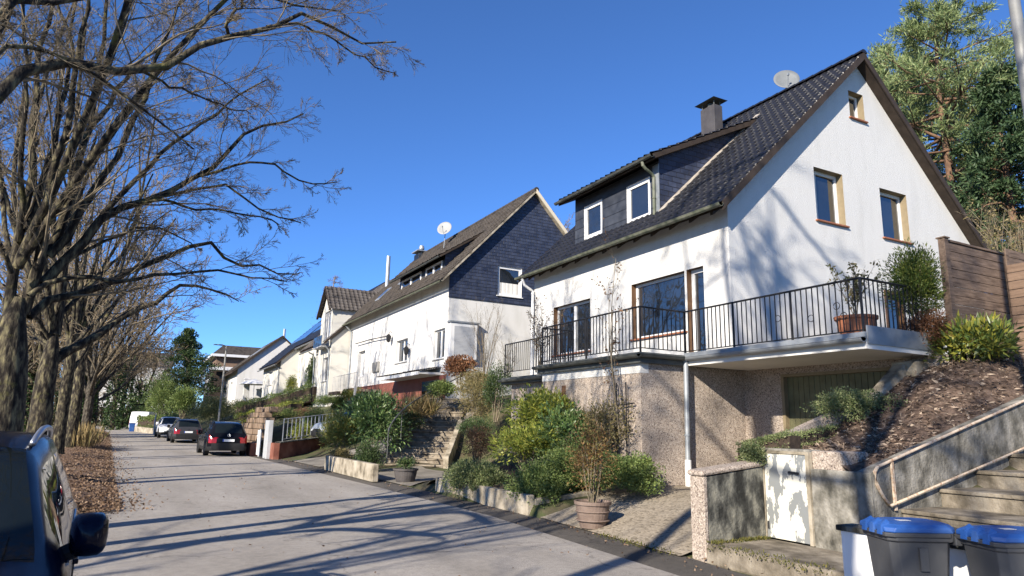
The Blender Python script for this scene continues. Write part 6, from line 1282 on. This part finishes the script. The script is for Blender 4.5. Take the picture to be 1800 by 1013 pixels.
def conifer(name, label, base, h, seed, nb=70, blen=3.4, material=None, first=.25, droop=0., tuft=10, L=.22, W=.03, tr=.22, flat=.15, sub=7, top=.35, tm=None, shape=None):
    """trunk, whorled limbs and needle tufts gathered in pads"""
    rs = np.random.default_rng(seed); base = np.array(base, float); t = thing(name, label, 'tree', base)
    tp = resample([base-[0, 0, .3], base+[rs.normal()*.2, rs.normal()*.2, h*.4], base+[rs.normal()*.25, rs.normal()*.25, h*.75], base+[0, 0, h]], 16); rr = np.linspace(tr, .04, 16); parts = [tubes(tp[None], rr[None], 9)]
    B = []; Rb = []
    for i in range(nb):
        f = first+(1-first)*((i+rs.uniform(0, 1))/nb)**.9; a = i*2.4+rs.uniform(-.5, .5); ln = blen*(shape(f) if shape else (1-f)**.6+.12)*rs.uniform(.6, 1.15); s = base+(tp[-1]-base)*f; d = np.array([math.cos(a), math.sin(a), 0])
        e = s+d*ln+[0, 0, ln*(flat-droop)]; m_ = s+d*ln*.5+np.array([0, 0, ln*(-.02+flat*.2)])+rs.normal(size=3)*.08*ln; B.append(resample([s, m_, e], 7)); Rb.append(np.linspace(max(.02, .016*ln+.01), .012, 7))
    B, Rb = np.array(B), np.array(Rb); C, Rc = sprout(B, Rb, sub, .3, 1, .36, .8, 4, up=.12, wig=.18, rs=rs, minr=.008); parts += [tubes(B, Rb, 5), tubes(C, Rc, 3)]
    raw('trunk', *merge(parts), tm or pine_bark, t)
    Q = np.concatenate([C[:, 1:].reshape(-1, 3), B[:, -2:].reshape(-1, 3)]); T = np.concatenate([(C[:, 1:]-C[:, :-1]).reshape(-1, 3), (B[:, -2:]-B[:, -3:-1]).reshape(-1, 3)])
    Q = np.repeat(Q, tuft, 0)+rs.normal(size=(len(Q)*tuft, 3))*np.array([.13, .13, .07]); T = unit(np.repeat(T, tuft, 0))+rs.normal(size=(len(Q), 3))*.75+[0, 0, .35-droop]
    raw('crown', *leaves(Q, T, L*rs.uniform(.6, 1.3, len(Q)), W, rs=rs), material or lf_pine, t); return t
def tree_at(px, pyb, pyt, X): b_ = at(px, pyb, X=X); return np.array([b_[0], b_[1], 4.0]), at(px, pyt, X=X)[2]-4.0
b_, h_ = tree_at(1690, 430, 8, 30); conifer('scots_pine', 'tall Scots pine with bare lower trunk rising behind the white gable', b_, h_, 81, 74, 5.0, lf_pine, first=.4, tuft=22, L=.27, W=.04, tr=.26, sub=8, shape=lambda f: min(1, (1-f)*2.2+.25)*min(1, (f-.3)*4))
b_, h_ = tree_at(1585, 400, 92, 34); conifer('scots_pine', 'shorter pine half hidden by the right roof edge of the white house', b_, h_, 82, 60, 4.6, lf_pine, first=.38, tuft=22, L=.29, W=.044, tr=.24, sub=8, shape=lambda f: min(1, (1-f)*2.4+.3))
b_, h_ = tree_at(1638, 400, 110, 36); conifer('scots_pine', 'middle pine between the tall pine and the white gable', b_, h_, 84, 60, 4.6, lf_pine, first=.33, tuft=22, L=.29, W=.044, tr=.22, sub=8, shape=lambda f: min(1, (1-f)*2.4+.3))
b_, h_ = tree_at(1790, 430, 105, 28); conifer('spruce_tree', 'dark spruce at the right picture edge beside the tall pine', b_, h_, 83, 90, 3.4, lf_spruce, first=.05, droop=.3, tuft=20, L=.22, W=.06, tr=.2, sub=8, shape=lambda f: (1-f)**.75+.08)
b_, h_ = tree_at(1745, 430, 250, 36); conifer('spruce_tree', 'smaller dark spruce between the pine trunk and the edge spruce', b_, h_, 85, 70, 3.2, lf_spruce, first=.05, droop=.25, tuft=20, L=.24, W=.06, tr=.2, sub=8, shape=lambda f: (1-f)**.75+.08)
for i, (px, py, X, h_, sp) in enumerate(((1765, 445, 20, 2.3, 1.0), (1735, 440, 24, 2.6, 1.0), (1800, 445, 19, 2.2, .9))):
    b_ = at(px, py, X=X); bare_shrub('bare_thicket', ('leafless thicket behind the fence below the pine', 'leafless thicket nearest the roof edge behind the fence', 'leafless thicket at the picture edge behind the fence')[i], (b_[0], b_[1], b_[2]-1.0), h_, sp, twig, 90+i, 9, (6, 5), .015, group='thickets behind the fence', leafm=lf_olive, nleaf=300, L=.09, W=.04)['category'] = 'shrub'
# street lamp on the right kerb
lp2 = thing('street_lamp', 'slim grey street lamp with flat head behind the black car', 'street lamp', at(384, 745, Y=58))
p0, p1 = at(384, 745, Y=58), at(399, 609, Y=58); q = MB(); q.tube([(p0[0], 58, .2), (p0[0], 58, 2.5), (p0[0], 58, p1[2])], [.1, .085, .06], 10); q.build('pole', lamp_grey, lp2); q = MB(); q.tube([(p0[0], 58, p1[2]-.05), (p0[0]-.15, 58, p1[2]+.05), (p0[0]-.3, 58, p1[2]+.06)], .04, 6); q.hexa([(p0[0]-.95, 57.88, p1[2]+.05), (p0[0]-.25, 57.86, p1[2]+.03), (p0[0]-.25, 58.14, p1[2]+.03), (p0[0]-.95, 58.12, p1[2]+.05)], [(p0[0]-.95, 57.9, p1[2]+.1), (p0[0]-.25, 57.9, p1[2]+.12), (p0[0]-.25, 58.1, p1[2]+.12), (p0[0]-.95, 58.1, p1[2]+.1)]); q.build('lamp_head', dark_concrete, lp2)
for i, (px, y0, y1, Y, r_) in enumerate(((270, 764, 729, 69, .06), (194, 748, 718, 92, .05))):
    a, b_ = at(px, y0, Y=Y), at(px, y1, Y=Y); t = thing('sign_post', ('thin grey post beside the hedge near the white van', 'thin post with a small dark sign at the far bend of the street')[i], 'post', a); q = MB(); q.tube([(a[0], Y, .2), (a[0], Y, b_[2])], r_, 8); q.build('pole', galv, t)
    if i: q = MB(); q.box(a[0]-.35, a[0]+.35, Y-.05, Y-.02, b_[2]-.1, b_[2]+.75); q.build('sign_panel', trim, t, bevel=.02)
# ------------------------------------------------------------------ the big trees along the left of the street
def traced(limbs, Ybase, n=14):
    P = []; Rr = []
    for pts, dy0, dy1, w0, w1 in limbs:
        k = len(pts); q = [at(x, y, Y=Ybase+dy0+(dy1-dy0)*i/(k-1)) for i, (x, y) in enumerate(pts)]; dep = np.mean([(p-CAM) @ _f for p in q]); P.append(resample(q, n)); Rr.append(np.linspace(w0, w1, n)*dep/FPX*.5)
    return np.array(P), np.array(Rr)
def oak(name, label, trunk, trunk_r, limbs, Y, seed, plan, tm=None, extra=None):
    rs = np.random.default_rng(seed); base = np.array(trunk[0]); t = thing(name, label, 'tree', base); tp = resample(trunk, 12); P, Rr = traced(limbs, Y)
    nx_ = []
    for q, r_ in zip(P, Rr):
        if q[-1][2] > 7.2 and Y == 12 and (q[-1]-q[-3])[2] > 1.2*abs((q[-1]-q[-3])[0]):      # stems that leave the picture go on upwards
            d_ = unit(q[-1]-q[-3]); d_[2] = max(d_[2], .75); nx_.append((resample([q[-1]-d_*.05, q[-1]+d_*3+rs.normal(size=3)*.3, q[-1]+d_*rs.uniform(6, 8)+rs.normal(size=3)*.8], 14), np.linspace(r_[-1], .012, 14)))
    if nx_: P = np.concatenate([P, np.array([a for a, _ in nx_])]); Rr = np.concatenate([Rr, np.array([b_ for _, b_ in nx_])])
    P[:, 3:-1] += rs.normal(0, .018, P[:, 3:-1].shape)
    if extra is not None: P = np.concatenate([P, extra[0]]); Rr = np.concatenate([Rr, extra[1]])
    parts = [tubes(tp[None], np.array(trunk_r)[None], 14), tubes(P, Rr, 8)]; raw('trunk', *merge(parts), tm or bark_moss, t, smooth=True)
    lv = crown_levels(P, Rr, plan, rs); raw('crown', *merge([tubes(p, r, 4 if i == 0 else 3) for i, (p, r) in enumerate(lv)]), twig, t); return t
def free_limbs(c, n, h, spread, r0, rs, a0=0, a1=6.28, npt=14, zr=(.7, 1)):
    P = []; Rr = []
    for i in range(n):
        a = rs.uniform(a0, a1); w_ = rs.uniform(.2, 1); e = np.array(c)+[math.cos(a)*spread*w_, math.sin(a)*spread*w_, h*rs.uniform(*zr)*(1-.3*w_)]; m_ = (np.array(c)+e)/2+rs.normal(size=3)*.04*h+[math.cos(a)*.2, math.sin(a)*.2, 0]; P.append(resample([c, m_, e], npt)); q = r0*rs.uniform(.6, 1); Rr.append(np.linspace(q, q*.2, npt))
    return np.array(P), np.array(Rr)
rs = np.random.default_rng(5)
L1 = [([(14, 560), (24, 470), (36, 416), (44, 375), (52, 327), (58, 280), (57, 237), (61, 178), (67, 118), (80, 59), (89, 15), (96, -40)], 0, .6, 17, 6),
 ([(30, 425), (41, 359), (39, 312), (37, 266), (44, 192), (46, 148), (43, 100), (44, 59), (37, 0), (34, -40)], 0, -.9, 11, 4),
 ([(40, 405), (55, 385), (68, 349), (76, 305), (98, 252), (102, 207), (114, 148), (121, 124), (127, 89), (115, 44), (100, 0), (96, -40)], .1, 1.2, 12, 4),
 ([(41, 551), (63, 482), (76, 431), (84, 359), (95, 311), (104, 280), (120, 210), (133, 140), (142, 80), (150, 20), (155, -30)], .1, -1.0, 20, 5),
 ([(70, 455), (107, 406), (120, 343), (136, 296), (148, 252), (160, 222), (163, 178), (170, 133), (179, 89), (184, 30), (188, -30)], .2, 1.6, 15, 5),
 ([(85, 450), (120, 416), (133, 384), (155, 349), (177, 315), (202, 286), (225, 231), (249, 190), (266, 142), (278, 98), (296, 59), (312, 10)], .2, .2, 15, 4),
 ([(75, 500), (100, 470), (139, 438), (158, 406), (189, 372), (221, 362), (262, 348), (296, 340), (327, 318), (368, 299), (409, 257), (444, 227), (500, 214), (533, 200)], .1, 1.0, 17, 3),
 ([(262, 349), (300, 343), (343, 332), (397, 327), (422, 343), (450, 365), (482, 378), (507, 384), (529, 392)], .5, .6, 6, 2.2),
 ([(220, 362), (280, 352), (312, 362), (359, 368), (406, 373), (457, 381), (490, 395)], .4, -.4, 6, 2.2),
 ([(170, 392), (205, 349), (240, 318), (268, 283), (290, 262), (330, 235), (372, 205), (420, 170), (470, 140)], .5, 1.9, 10, 2.5),
 ([(300, 340), (340, 312), (390, 300), (440, 285), (480, 290), (530, 318), (572, 322), (592, 320)], .7, -.3, 6, 2.2),
 ([(50, 558), (82, 529), (126, 520), (177, 504), (221, 482), (262, 463), (300, 450), (349, 425), (381, 430), (400, 457), (425, 466), (457, 469), (485, 482), (520, 482)], .2, 2.2, 13, 2.5),
 ([(50, 520), (82, 498), (126, 488), (174, 490), (234, 495), (280, 479), (375, 477), (416, 482), (457, 488), (505, 495)], -.1, .6, 9, 2.2),
 ([(96, 470), (150, 440), (190, 420), (230, 405), (280, 400), (320, 420), (345, 440)], .2, 2.4, 7, 2),
 ([(160, 222), (190, 190), (215, 150), (250, 110), (300, 70), (350, 40), (400, 15)], .8, 2.6, 8, 2.5),
 ([(20, 480), (5, 440), (-20, 400), (-50, 370), (-80, 330)], -.2, -1, 10, 4), ([(24, 470), (8, 400), (2, 330), (-6, 250), (-8, 150), (0, 60)], .3, 2, 9, 4)]
b1 = at(8, 742, Y=12); trunk1 = [(b1[0]-.05, 12, -.1), (b1[0], 12, .7), at(12, 690, Y=12), at(17, 620, Y=12), at(23, 565, Y=12), at(34, 525, Y=12.05)]
ex = free_limbs(at(30, 470, Y=12), 3, 9.5, 5, .08, rs)
PLAN = [(9, .12, 1, .31, .66, 9, .07, .11, .3, 0.006, .007), (6, .12, 1, .55, .62, 7, .04, .13, .5, .016, .005), (6, .12, 1, .62, .62, 5, .02, .15, .55, .02, .0036), (4, .15, 1, .65, .65, 4, .0, .16, .6, .015, .0028)]
oak('oak_tree', 'big leafless mossy oak with many rising stems nearest the left edge', trunk1, np.linspace(.27, .21, 12)*np.r_[1.45, 1.15, np.ones(7), .9, .7, .45], L1, 12, 101, PLAN, extra=ex)
# the nearer tree whose limbs reach in from the left, and the ones beside and behind the camera that shade the street
L0 = [([(-170, 330), (-90, 250), (0, 166), (18, 136), (44, 121), (74, 112), (124, 114), (178, 110), (207, 118), (246, 123), (299, 104), (355, 79), (404, 62), (469, 47), (518, 37), (533, 25), (560, 34), (625, 71), (696, 74)], -.4, 1.2, 22, 3.5),
 ([(-120, 200), (0, 86), (21, 80), (53, 83), (89, 92), (112, 106), (154, 121), (190, 139), (225, 169), (266, 201), (296, 219), (340, 262)], -.2, .4, 10, 3),
 ([(-60, 40), (10, 20), (27, 1), (112, 3), (230, -12), (330, -20), (420, -10), (520, 8), (600, 20)], 0, 1.5, 12, 3), ([(469, 47), (515, 42), (542, 50), (566, 56), (600, 80), (640, 105), (690, 128)], .9, 1.6, 5, 2),
 ([(402, 64), (400, 40), (420, 10), (450, -20)], .7, .2, 7, 3), ([(246, 123), (300, 150), (380, 180), (440, 200)], .4, 1.8, 5, 2), ([(-60, 60), (0, 50), (12, 10), (20, -30)], 0, .3, 16, 8)]
trunk0 = [(-7.3, 6.2, -.1), (-7.3, 6.2, .8), (-7.25, 6.25, 2.2), (-7.2, 6.3, 4.0), (-7.1, 6.3, 6.0), (-7.0, 6.4, 8)]
ex = free_limbs((-7.1, 6.3, 5.2), 6, 12, 4.0, .075, rs)
long_ = [resample([(-7.2, 6.3, 3.9), (-6.2, 6.6, 4.4), (-5.2, 6.7, 4.6), at(-170, 330, Y=6.8)], 14), resample([(-7.15, 6.3, 4.8), (-6.2, 6.6, 5.6), (-5, 6.8, 6.0), at(-120, 200, Y=7.0)], 14), resample([(-7.1, 6.3, 5.8), (-6, 6.6, 6.8), (-4.6, 6.9, 7.4), at(-60, 40, Y=7.2)], 14)]
ex = (np.concatenate([ex[0], np.array(long_)]), np.concatenate([ex[1], np.linspace(.12, .1, 14)[None].repeat(3, 0)*np.array([[1.], [.75], [.7]])]))
PLAN0 = [(10, .2, 1, .26, .66, 9, .0, .11, .32, .014, .0055), (7, .12, 1, .55, .62, 7, .0, .14, .5, .022, .004), (6, .12, 1, .62, .6, 5, 0, .16, .55, .024, .003), (3, .15, 1, .65, .65, 4, .0, .16, .6, .015, .0024)]
oak('oak_tree', 'leafless oak whose long near limb sweeps across the top left of the sky', trunk0, np.linspace(.16, .12, 12), L0, 7.2, 102, PLAN0, extra=ex)
bt = bare_tree('street_tree', 'leafless street tree behind the viewer, known by its shadows on the bank', (-3.7, -9.5, 0), 17, 6.0, 103, nlimb=9, trunk_r=.25, dens=(6, 5, 3), tmat=bark_moss, minr=.0055)
sl_ = bare_tree('slender_tree', 'slender leafless tree left of the navy car, known by its shadows on the facade', (-4.4, 8.4, 0), 17.5, 3.4, 140, nlimb=11, trunk_r=.14, fork=.4, dens=(8, 6, 4), tmat=bark, minr=.011, limb_r=.062)
place_copy(sl_, (-3.4, -.6, 0), 2.0, 1.08, 'second slender leafless tree, behind the viewer, known by its shadow on the mulch')
bare_tree('tall_tree', 'tallest leafless tree, high-crowned, left of the viewer, shading the white gable', (-5.6, 1.0, 0), 23, 4.8, 141, nlimb=15, trunk_r=.13, fork=.68, dens=(7, 5, 4), tmat=bark, minr=.013, limb_r=.085)
for x_, y_, r_, s_, l_ in ((-6.6, 18.5, 1.0, 1.15, 'slender park tree beyond the left edge, level with the big oak'), (-7.2, 23.5, 2.6, 1.15, 'slender park tree beyond the left edge, level with the second oak'), (-8.0, 29.0, 4.4, 1.2, 'slender park tree beyond the left edge, farthest of the slender ones')): place_copy(sl_, (x_, y_, .15), r_, s_, l_)
place_copy(bt, (-9.6, 2.2, 0), 2.1, .85, 'leafless park tree left of the viewer, known by its streaky shadows on the road')
place_copy(bt, (-9.0, -4.0, 0), 4.0, .8, 'second leafless park tree left of the viewer, behind the parked navy car')
# second oak with the long mossy limb over the verge
L2 = [([(95, 590), (104, 540), (110, 480), (118, 420), (130, 350), (150, 290), (172, 230)], 0, 1, 19, 3), ([(88, 640), (113, 621), (152, 601), (185, 580), (206, 562), (234, 545), (278, 529), (305, 508), (340, 500), (380, 512), (420, 530)], 0, 1.5, 16, 2),
 ([(90, 600), (70, 570), (52, 545), (30, 520), (5, 500)], 0, -1, 8, 3), ([(100, 560), (140, 520), (180, 480), (225, 440), (260, 400), (300, 370)], 0, 3, 8, 2), ([(92, 625), (70, 600), (45, 590), (15, 575)], 0, 2, 5, 2), ([(113, 621), (140, 595), (175, 560), (215, 520), (240, 500)], .3, 3, 6, 2), ([(96, 575), (88, 530), (80, 470), (78, 400), (84, 330)], 0, 2, 15, 3)]
b2 = at(70, 738, Y=20); trunk2 = [(b2[0], 20, 0), at(72, 730, Y=20), at(75, 700, Y=20), at(82, 660, Y=20), at(90, 620, Y=20), at(96, 580, Y=20)]
ex = free_limbs(at(96, 590, Y=20), 6, 14.5, 2.6, .1, rs)
PLAN2 = [(7, .15, 1, .36, .72, 7, .1, .14, .3, 0, .01), (7, .12, 1, .5, .7, 5, .06, .17, .55, .01, .009), (6, .1, 1, .55, .7, 4, .03, .2, .6, .02, .0075)]
oak('oak_tree', 'second leafless oak with a mossy leaning trunk and a low limb over the verge', trunk2, np.linspace(.28, .19, 12)*np.r_[1.3, 1.1, np.ones(7), .9, .65, .4], L2, 20, 104, PLAN2, extra=ex)
# the row beyond, each a tree of its own
tA = bare_tree('row_tree', 'grey-trunked bare tree behind the second oak, third of the verge row', at(106, 748, Y=33)*[1, 1, 0]+[0, 0, .1], 18, 4.6, 105, nlimb=9, trunk_r=.22, fork=.3, dens=(7, 5, 5), tmat=bark_moss, minr=.012, group='bare trees along the verge', updir=.1)
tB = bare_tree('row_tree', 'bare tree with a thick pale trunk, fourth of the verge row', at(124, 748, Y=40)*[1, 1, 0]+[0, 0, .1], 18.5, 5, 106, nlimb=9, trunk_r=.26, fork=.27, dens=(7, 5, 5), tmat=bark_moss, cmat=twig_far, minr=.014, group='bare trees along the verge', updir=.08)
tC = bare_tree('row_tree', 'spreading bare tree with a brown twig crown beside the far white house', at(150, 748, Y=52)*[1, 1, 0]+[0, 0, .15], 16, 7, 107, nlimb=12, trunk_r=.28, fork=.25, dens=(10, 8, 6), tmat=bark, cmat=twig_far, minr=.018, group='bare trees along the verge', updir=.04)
def ivy(t, base, h, r, seed, n=1500):
    rs_ = np.random.default_rng(seed); a = rs_.uniform(0, 6.28, n); z = rs_.random(n)**1.2*h; rr = r*(1.25-.3*z/h)+rs_.uniform(0, .22, n); P = np.stack([rr*np.cos(a), rr*np.sin(a), z], 1)+np.array(base); D = np.stack([np.cos(a), np.sin(a), -.3*np.ones(n)], 1)+rs_.normal(size=(n, 3))*.6; raw('ivy', *leaves(P, D, rs_.uniform(.12, .24, n), .14, rs=rs_), lf_ivy, t)
for i, (px, Y, src, rz, sc, ivyh) in enumerate(((140, 60, tA, 1.2, 1.05, 5), (160, 65, tC, 2.4, .95, 0), (196, 84, tB, .8, 1.0, 8), (212, 92, tA, 3.0, 1.1, 9), (240, 104, tC, 1.0, 1.0, 6), (60, 44, tB, 2.2, .9, 0), (120, 96, tC, .3, 1.0, 0), (45, 64, tB, 1.7, 1.1, 6), (0, 58, tC, 3.1, 1.0, 0), (90, 112, tA, 5.2, 1.1, 7))):
    p = at(px, 748, Y=Y); lb = ['ivy-footed bare tree beside the far end of the verge', 'spreading bare tree over the far end of the street', 'tall ivy-clad tree left of the pale far house', 'ivy-clad trunk right beside the pale far house', 'bare tree with ivy beyond the white van', 'bare park tree between the second oak and the verge row', 'bare tree in front of the left far house', 'distant ivy-footed park tree between the trunks', 'distant park tree at the left edge', 'far park tree with ivy behind the verge row'][i]
    c_ = place_copy(src, (p[0], p[1], .15), rz, sc, lb); ORG[c_] = np.array(c_.location)
    if ivyh:
        s_ = bpy.data.objects.new('holder', None); ORG[s_] = np.zeros(3); rs_ = np.random.default_rng(300+i); n = 1900
        a = rs_.uniform(0, 6.28, n); z = rs_.random(n)**1.1*ivyh; rr = .42*(1.3-.35*z/ivyh)+rs_.uniform(0, .3, n); P = np.stack([rr*np.cos(a), rr*np.sin(a), z], 1); D = np.stack([np.cos(a), np.sin(a), -.3*np.ones(n)], 1)+rs_.normal(size=(n, 3))*.6
        o_ = raw('ivy', *leaves(P, D, rs_.uniform(.16, .3, n), .18, rs=rs_), lf_ivy, None); o_.parent = c_; bpy.data.objects.remove(s_)
# bare trees behind the houses
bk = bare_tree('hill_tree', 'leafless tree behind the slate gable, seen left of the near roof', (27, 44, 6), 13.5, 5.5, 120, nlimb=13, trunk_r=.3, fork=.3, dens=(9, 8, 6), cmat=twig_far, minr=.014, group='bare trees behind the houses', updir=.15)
for (x, y, z, rz, sc, lb) in ((31, 32, 6, 1, 1.0, 'leafless tree behind the near chimney, its twigs above the dormer roof'), (36, 58, 7, 2, .95, 'leafless tree behind the brown tiled roof'), (22, 112, 4, 3, .8, 'bare tree beyond the brown-roofed house'), (10, 128, 2, 4, .85, 'bare tree above the timber house left part'), (17, 134, 3, 5, .85, 'bare tree above the timber house right part'), (30, 19, 5, 2.5, .62, 'leafless tree behind the fence right of the pine trunk')): place_copy(bk, (x, y, z), rz, sc, lb)
p = at(585, 520, Y=66); b_ = np.array([p[0]+6, 66+8, 5.0]); b_ = at(583, 560, Y=74); conifer('larch_tree', 'bare brown larch rising behind the dormer-fronted house', (b_[0], b_[1], 4), at(583, 487, Y=74)[2]-4, 130, 46, 2.9, leafmat('larch_twigs', [(.12, .09, .065), (.19, .14, .1)], .8, .1), first=.3, droop=.12, tuft=3, L=.22, W=.03, tr=.18, sub=7, tm=twig_far)
# dark undergrowth and woodland at the bend
rs = np.random.default_rng(9); n = 26000; x = rs.uniform(-75, 9, n); y = 112+rs.normal(0, 3.5, n)+np.abs(x)*.12; hgt = 3.4+1.6*np.sin(x*.7)+1.2*np.sin(x*.23+1); z = rs.random(n)**.8*hgt+.4
tag(raw('undergrowth', *leaves(np.stack([x, y, z], 1), rs.normal(size=(n, 3))+[0, -.3, .3], rs.uniform(.3, .6, n), .22), leafmat('undergrowth_leaf', [(.02, .028, .012), (.04, .05, .02), (.075, .06, .03), (.1, .075, .045)], .7, .2)), 'dark evergreen undergrowth at the far bend of the street', 'undergrowth', kind='stuff')
n = 15000; x = rs.uniform(-60, -7.5, n); y = rs.uniform(30, 100, n); x = np.minimum(x, -7.5-(y-30)*.06); z = .3+rs.random(n)**1.2*(2.0+1.0*np.sin(x*.9+y*.3))
tag(raw('park_thicket', *leaves(np.stack([x, y, z], 1), rs.normal(size=(n, 3))+[0, 0, .6], rs.uniform(.2, .5, n), .09), leafmat('thicket_leaf', [(.05, .05, .02), (.09, .075, .04), (.14, .105, .065), (.05, .065, .02)], .7, .25)), 'brown and olive low thicket in the park beneath the trees', 'undergrowth', kind='stuff')
# wooded skyline behind everything: bare twigs, one mass
B = 340; px_ = rs.uniform(-140, 60, B); py_ = rs.uniform(150, 200, B); P0 = np.stack([np.linspace(px_, px_+rs.normal(0, 1, B), 6, axis=1), np.linspace(py_, py_+rs.normal(0, 1, B), 6, axis=1), np.linspace(0, rs.uniform(9, 15, B), 6, axis=1)], -1); R0 = np.linspace(.22, .05, 6)[None].repeat(B, 0)
P1, R1 = sprout(P0, R0, 12, .2, 1, .42, .7, 5, .2, .15, .5, rs, 0, .035); P2, R2 = sprout(P1, R1, 6, .15, 1, .5, .7, 4, .1, .18, .6, rs, 0, .028)
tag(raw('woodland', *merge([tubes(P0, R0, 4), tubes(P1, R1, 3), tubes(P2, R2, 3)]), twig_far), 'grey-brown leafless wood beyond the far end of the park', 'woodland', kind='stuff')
# grass tufts on the verge
vt = thing('verge_grass', 'green grassy clump on the verge where the oaks end', 'grass', at(160, 765, Z=.2)); n = 1500; o_ = at(165, 768, Z=.15); P = o_+np.stack([rng.normal(0, .35, n), rng.normal(0, 1.6, n), rng.uniform(0, .12, n)], 1); raw('blades', *leaves(P, rng.normal(size=(n, 3))*.6+[0, 0, .8], rng.uniform(.15, .4, n), .035), lf_jun, vt)
n = 700; o_ = at(150, 755, Y=42); P = np.array([o_[0], 42, .2])+np.stack([rng.normal(0, .3, n), rng.normal(0, 1.2, n), rng.uniform(0, .1, n)], 1); t = thing('dry_reeds', 'pale dry grass stalks at the end of the verge', 'grass', (o_[0], 42, .2)); raw('blades', *leaves(P, rng.normal(size=(n, 3))*.25+[0, 0, 1], rng.uniform(.4, 1.3, n), .025), lf_grass, t)
# moss and weeds along wall feet
n = 1600; x = np.r_[rng.uniform(6.66, 6.85, 500), rng.uniform(6.72, 7.7, 300), 6.35+rng.random(500)*.5, rng.uniform(7.3, 7.8, 300)]; y = np.r_[rng.uniform(5.2, 7.0, 500), rng.uniform(6.9, 7.04, 300), rng.uniform(7.4, 9.2, 500), rng.uniform(6.95, 7.05, 300)]; z = np.r_[rng.uniform(.13, .225, 500), np.full(300, .22), np.zeros(500)+.03, np.full(300, .22)]
tag(raw('wall_moss', *leaves(np.stack([x, y, z], 1), rng.normal(size=(n, 3))*.5+[0, 0, .6], rng.uniform(.02, .06, n), .016), moss), 'patchy moss and weeds along the foot of the retaining wall', 'moss', kind='stuff')
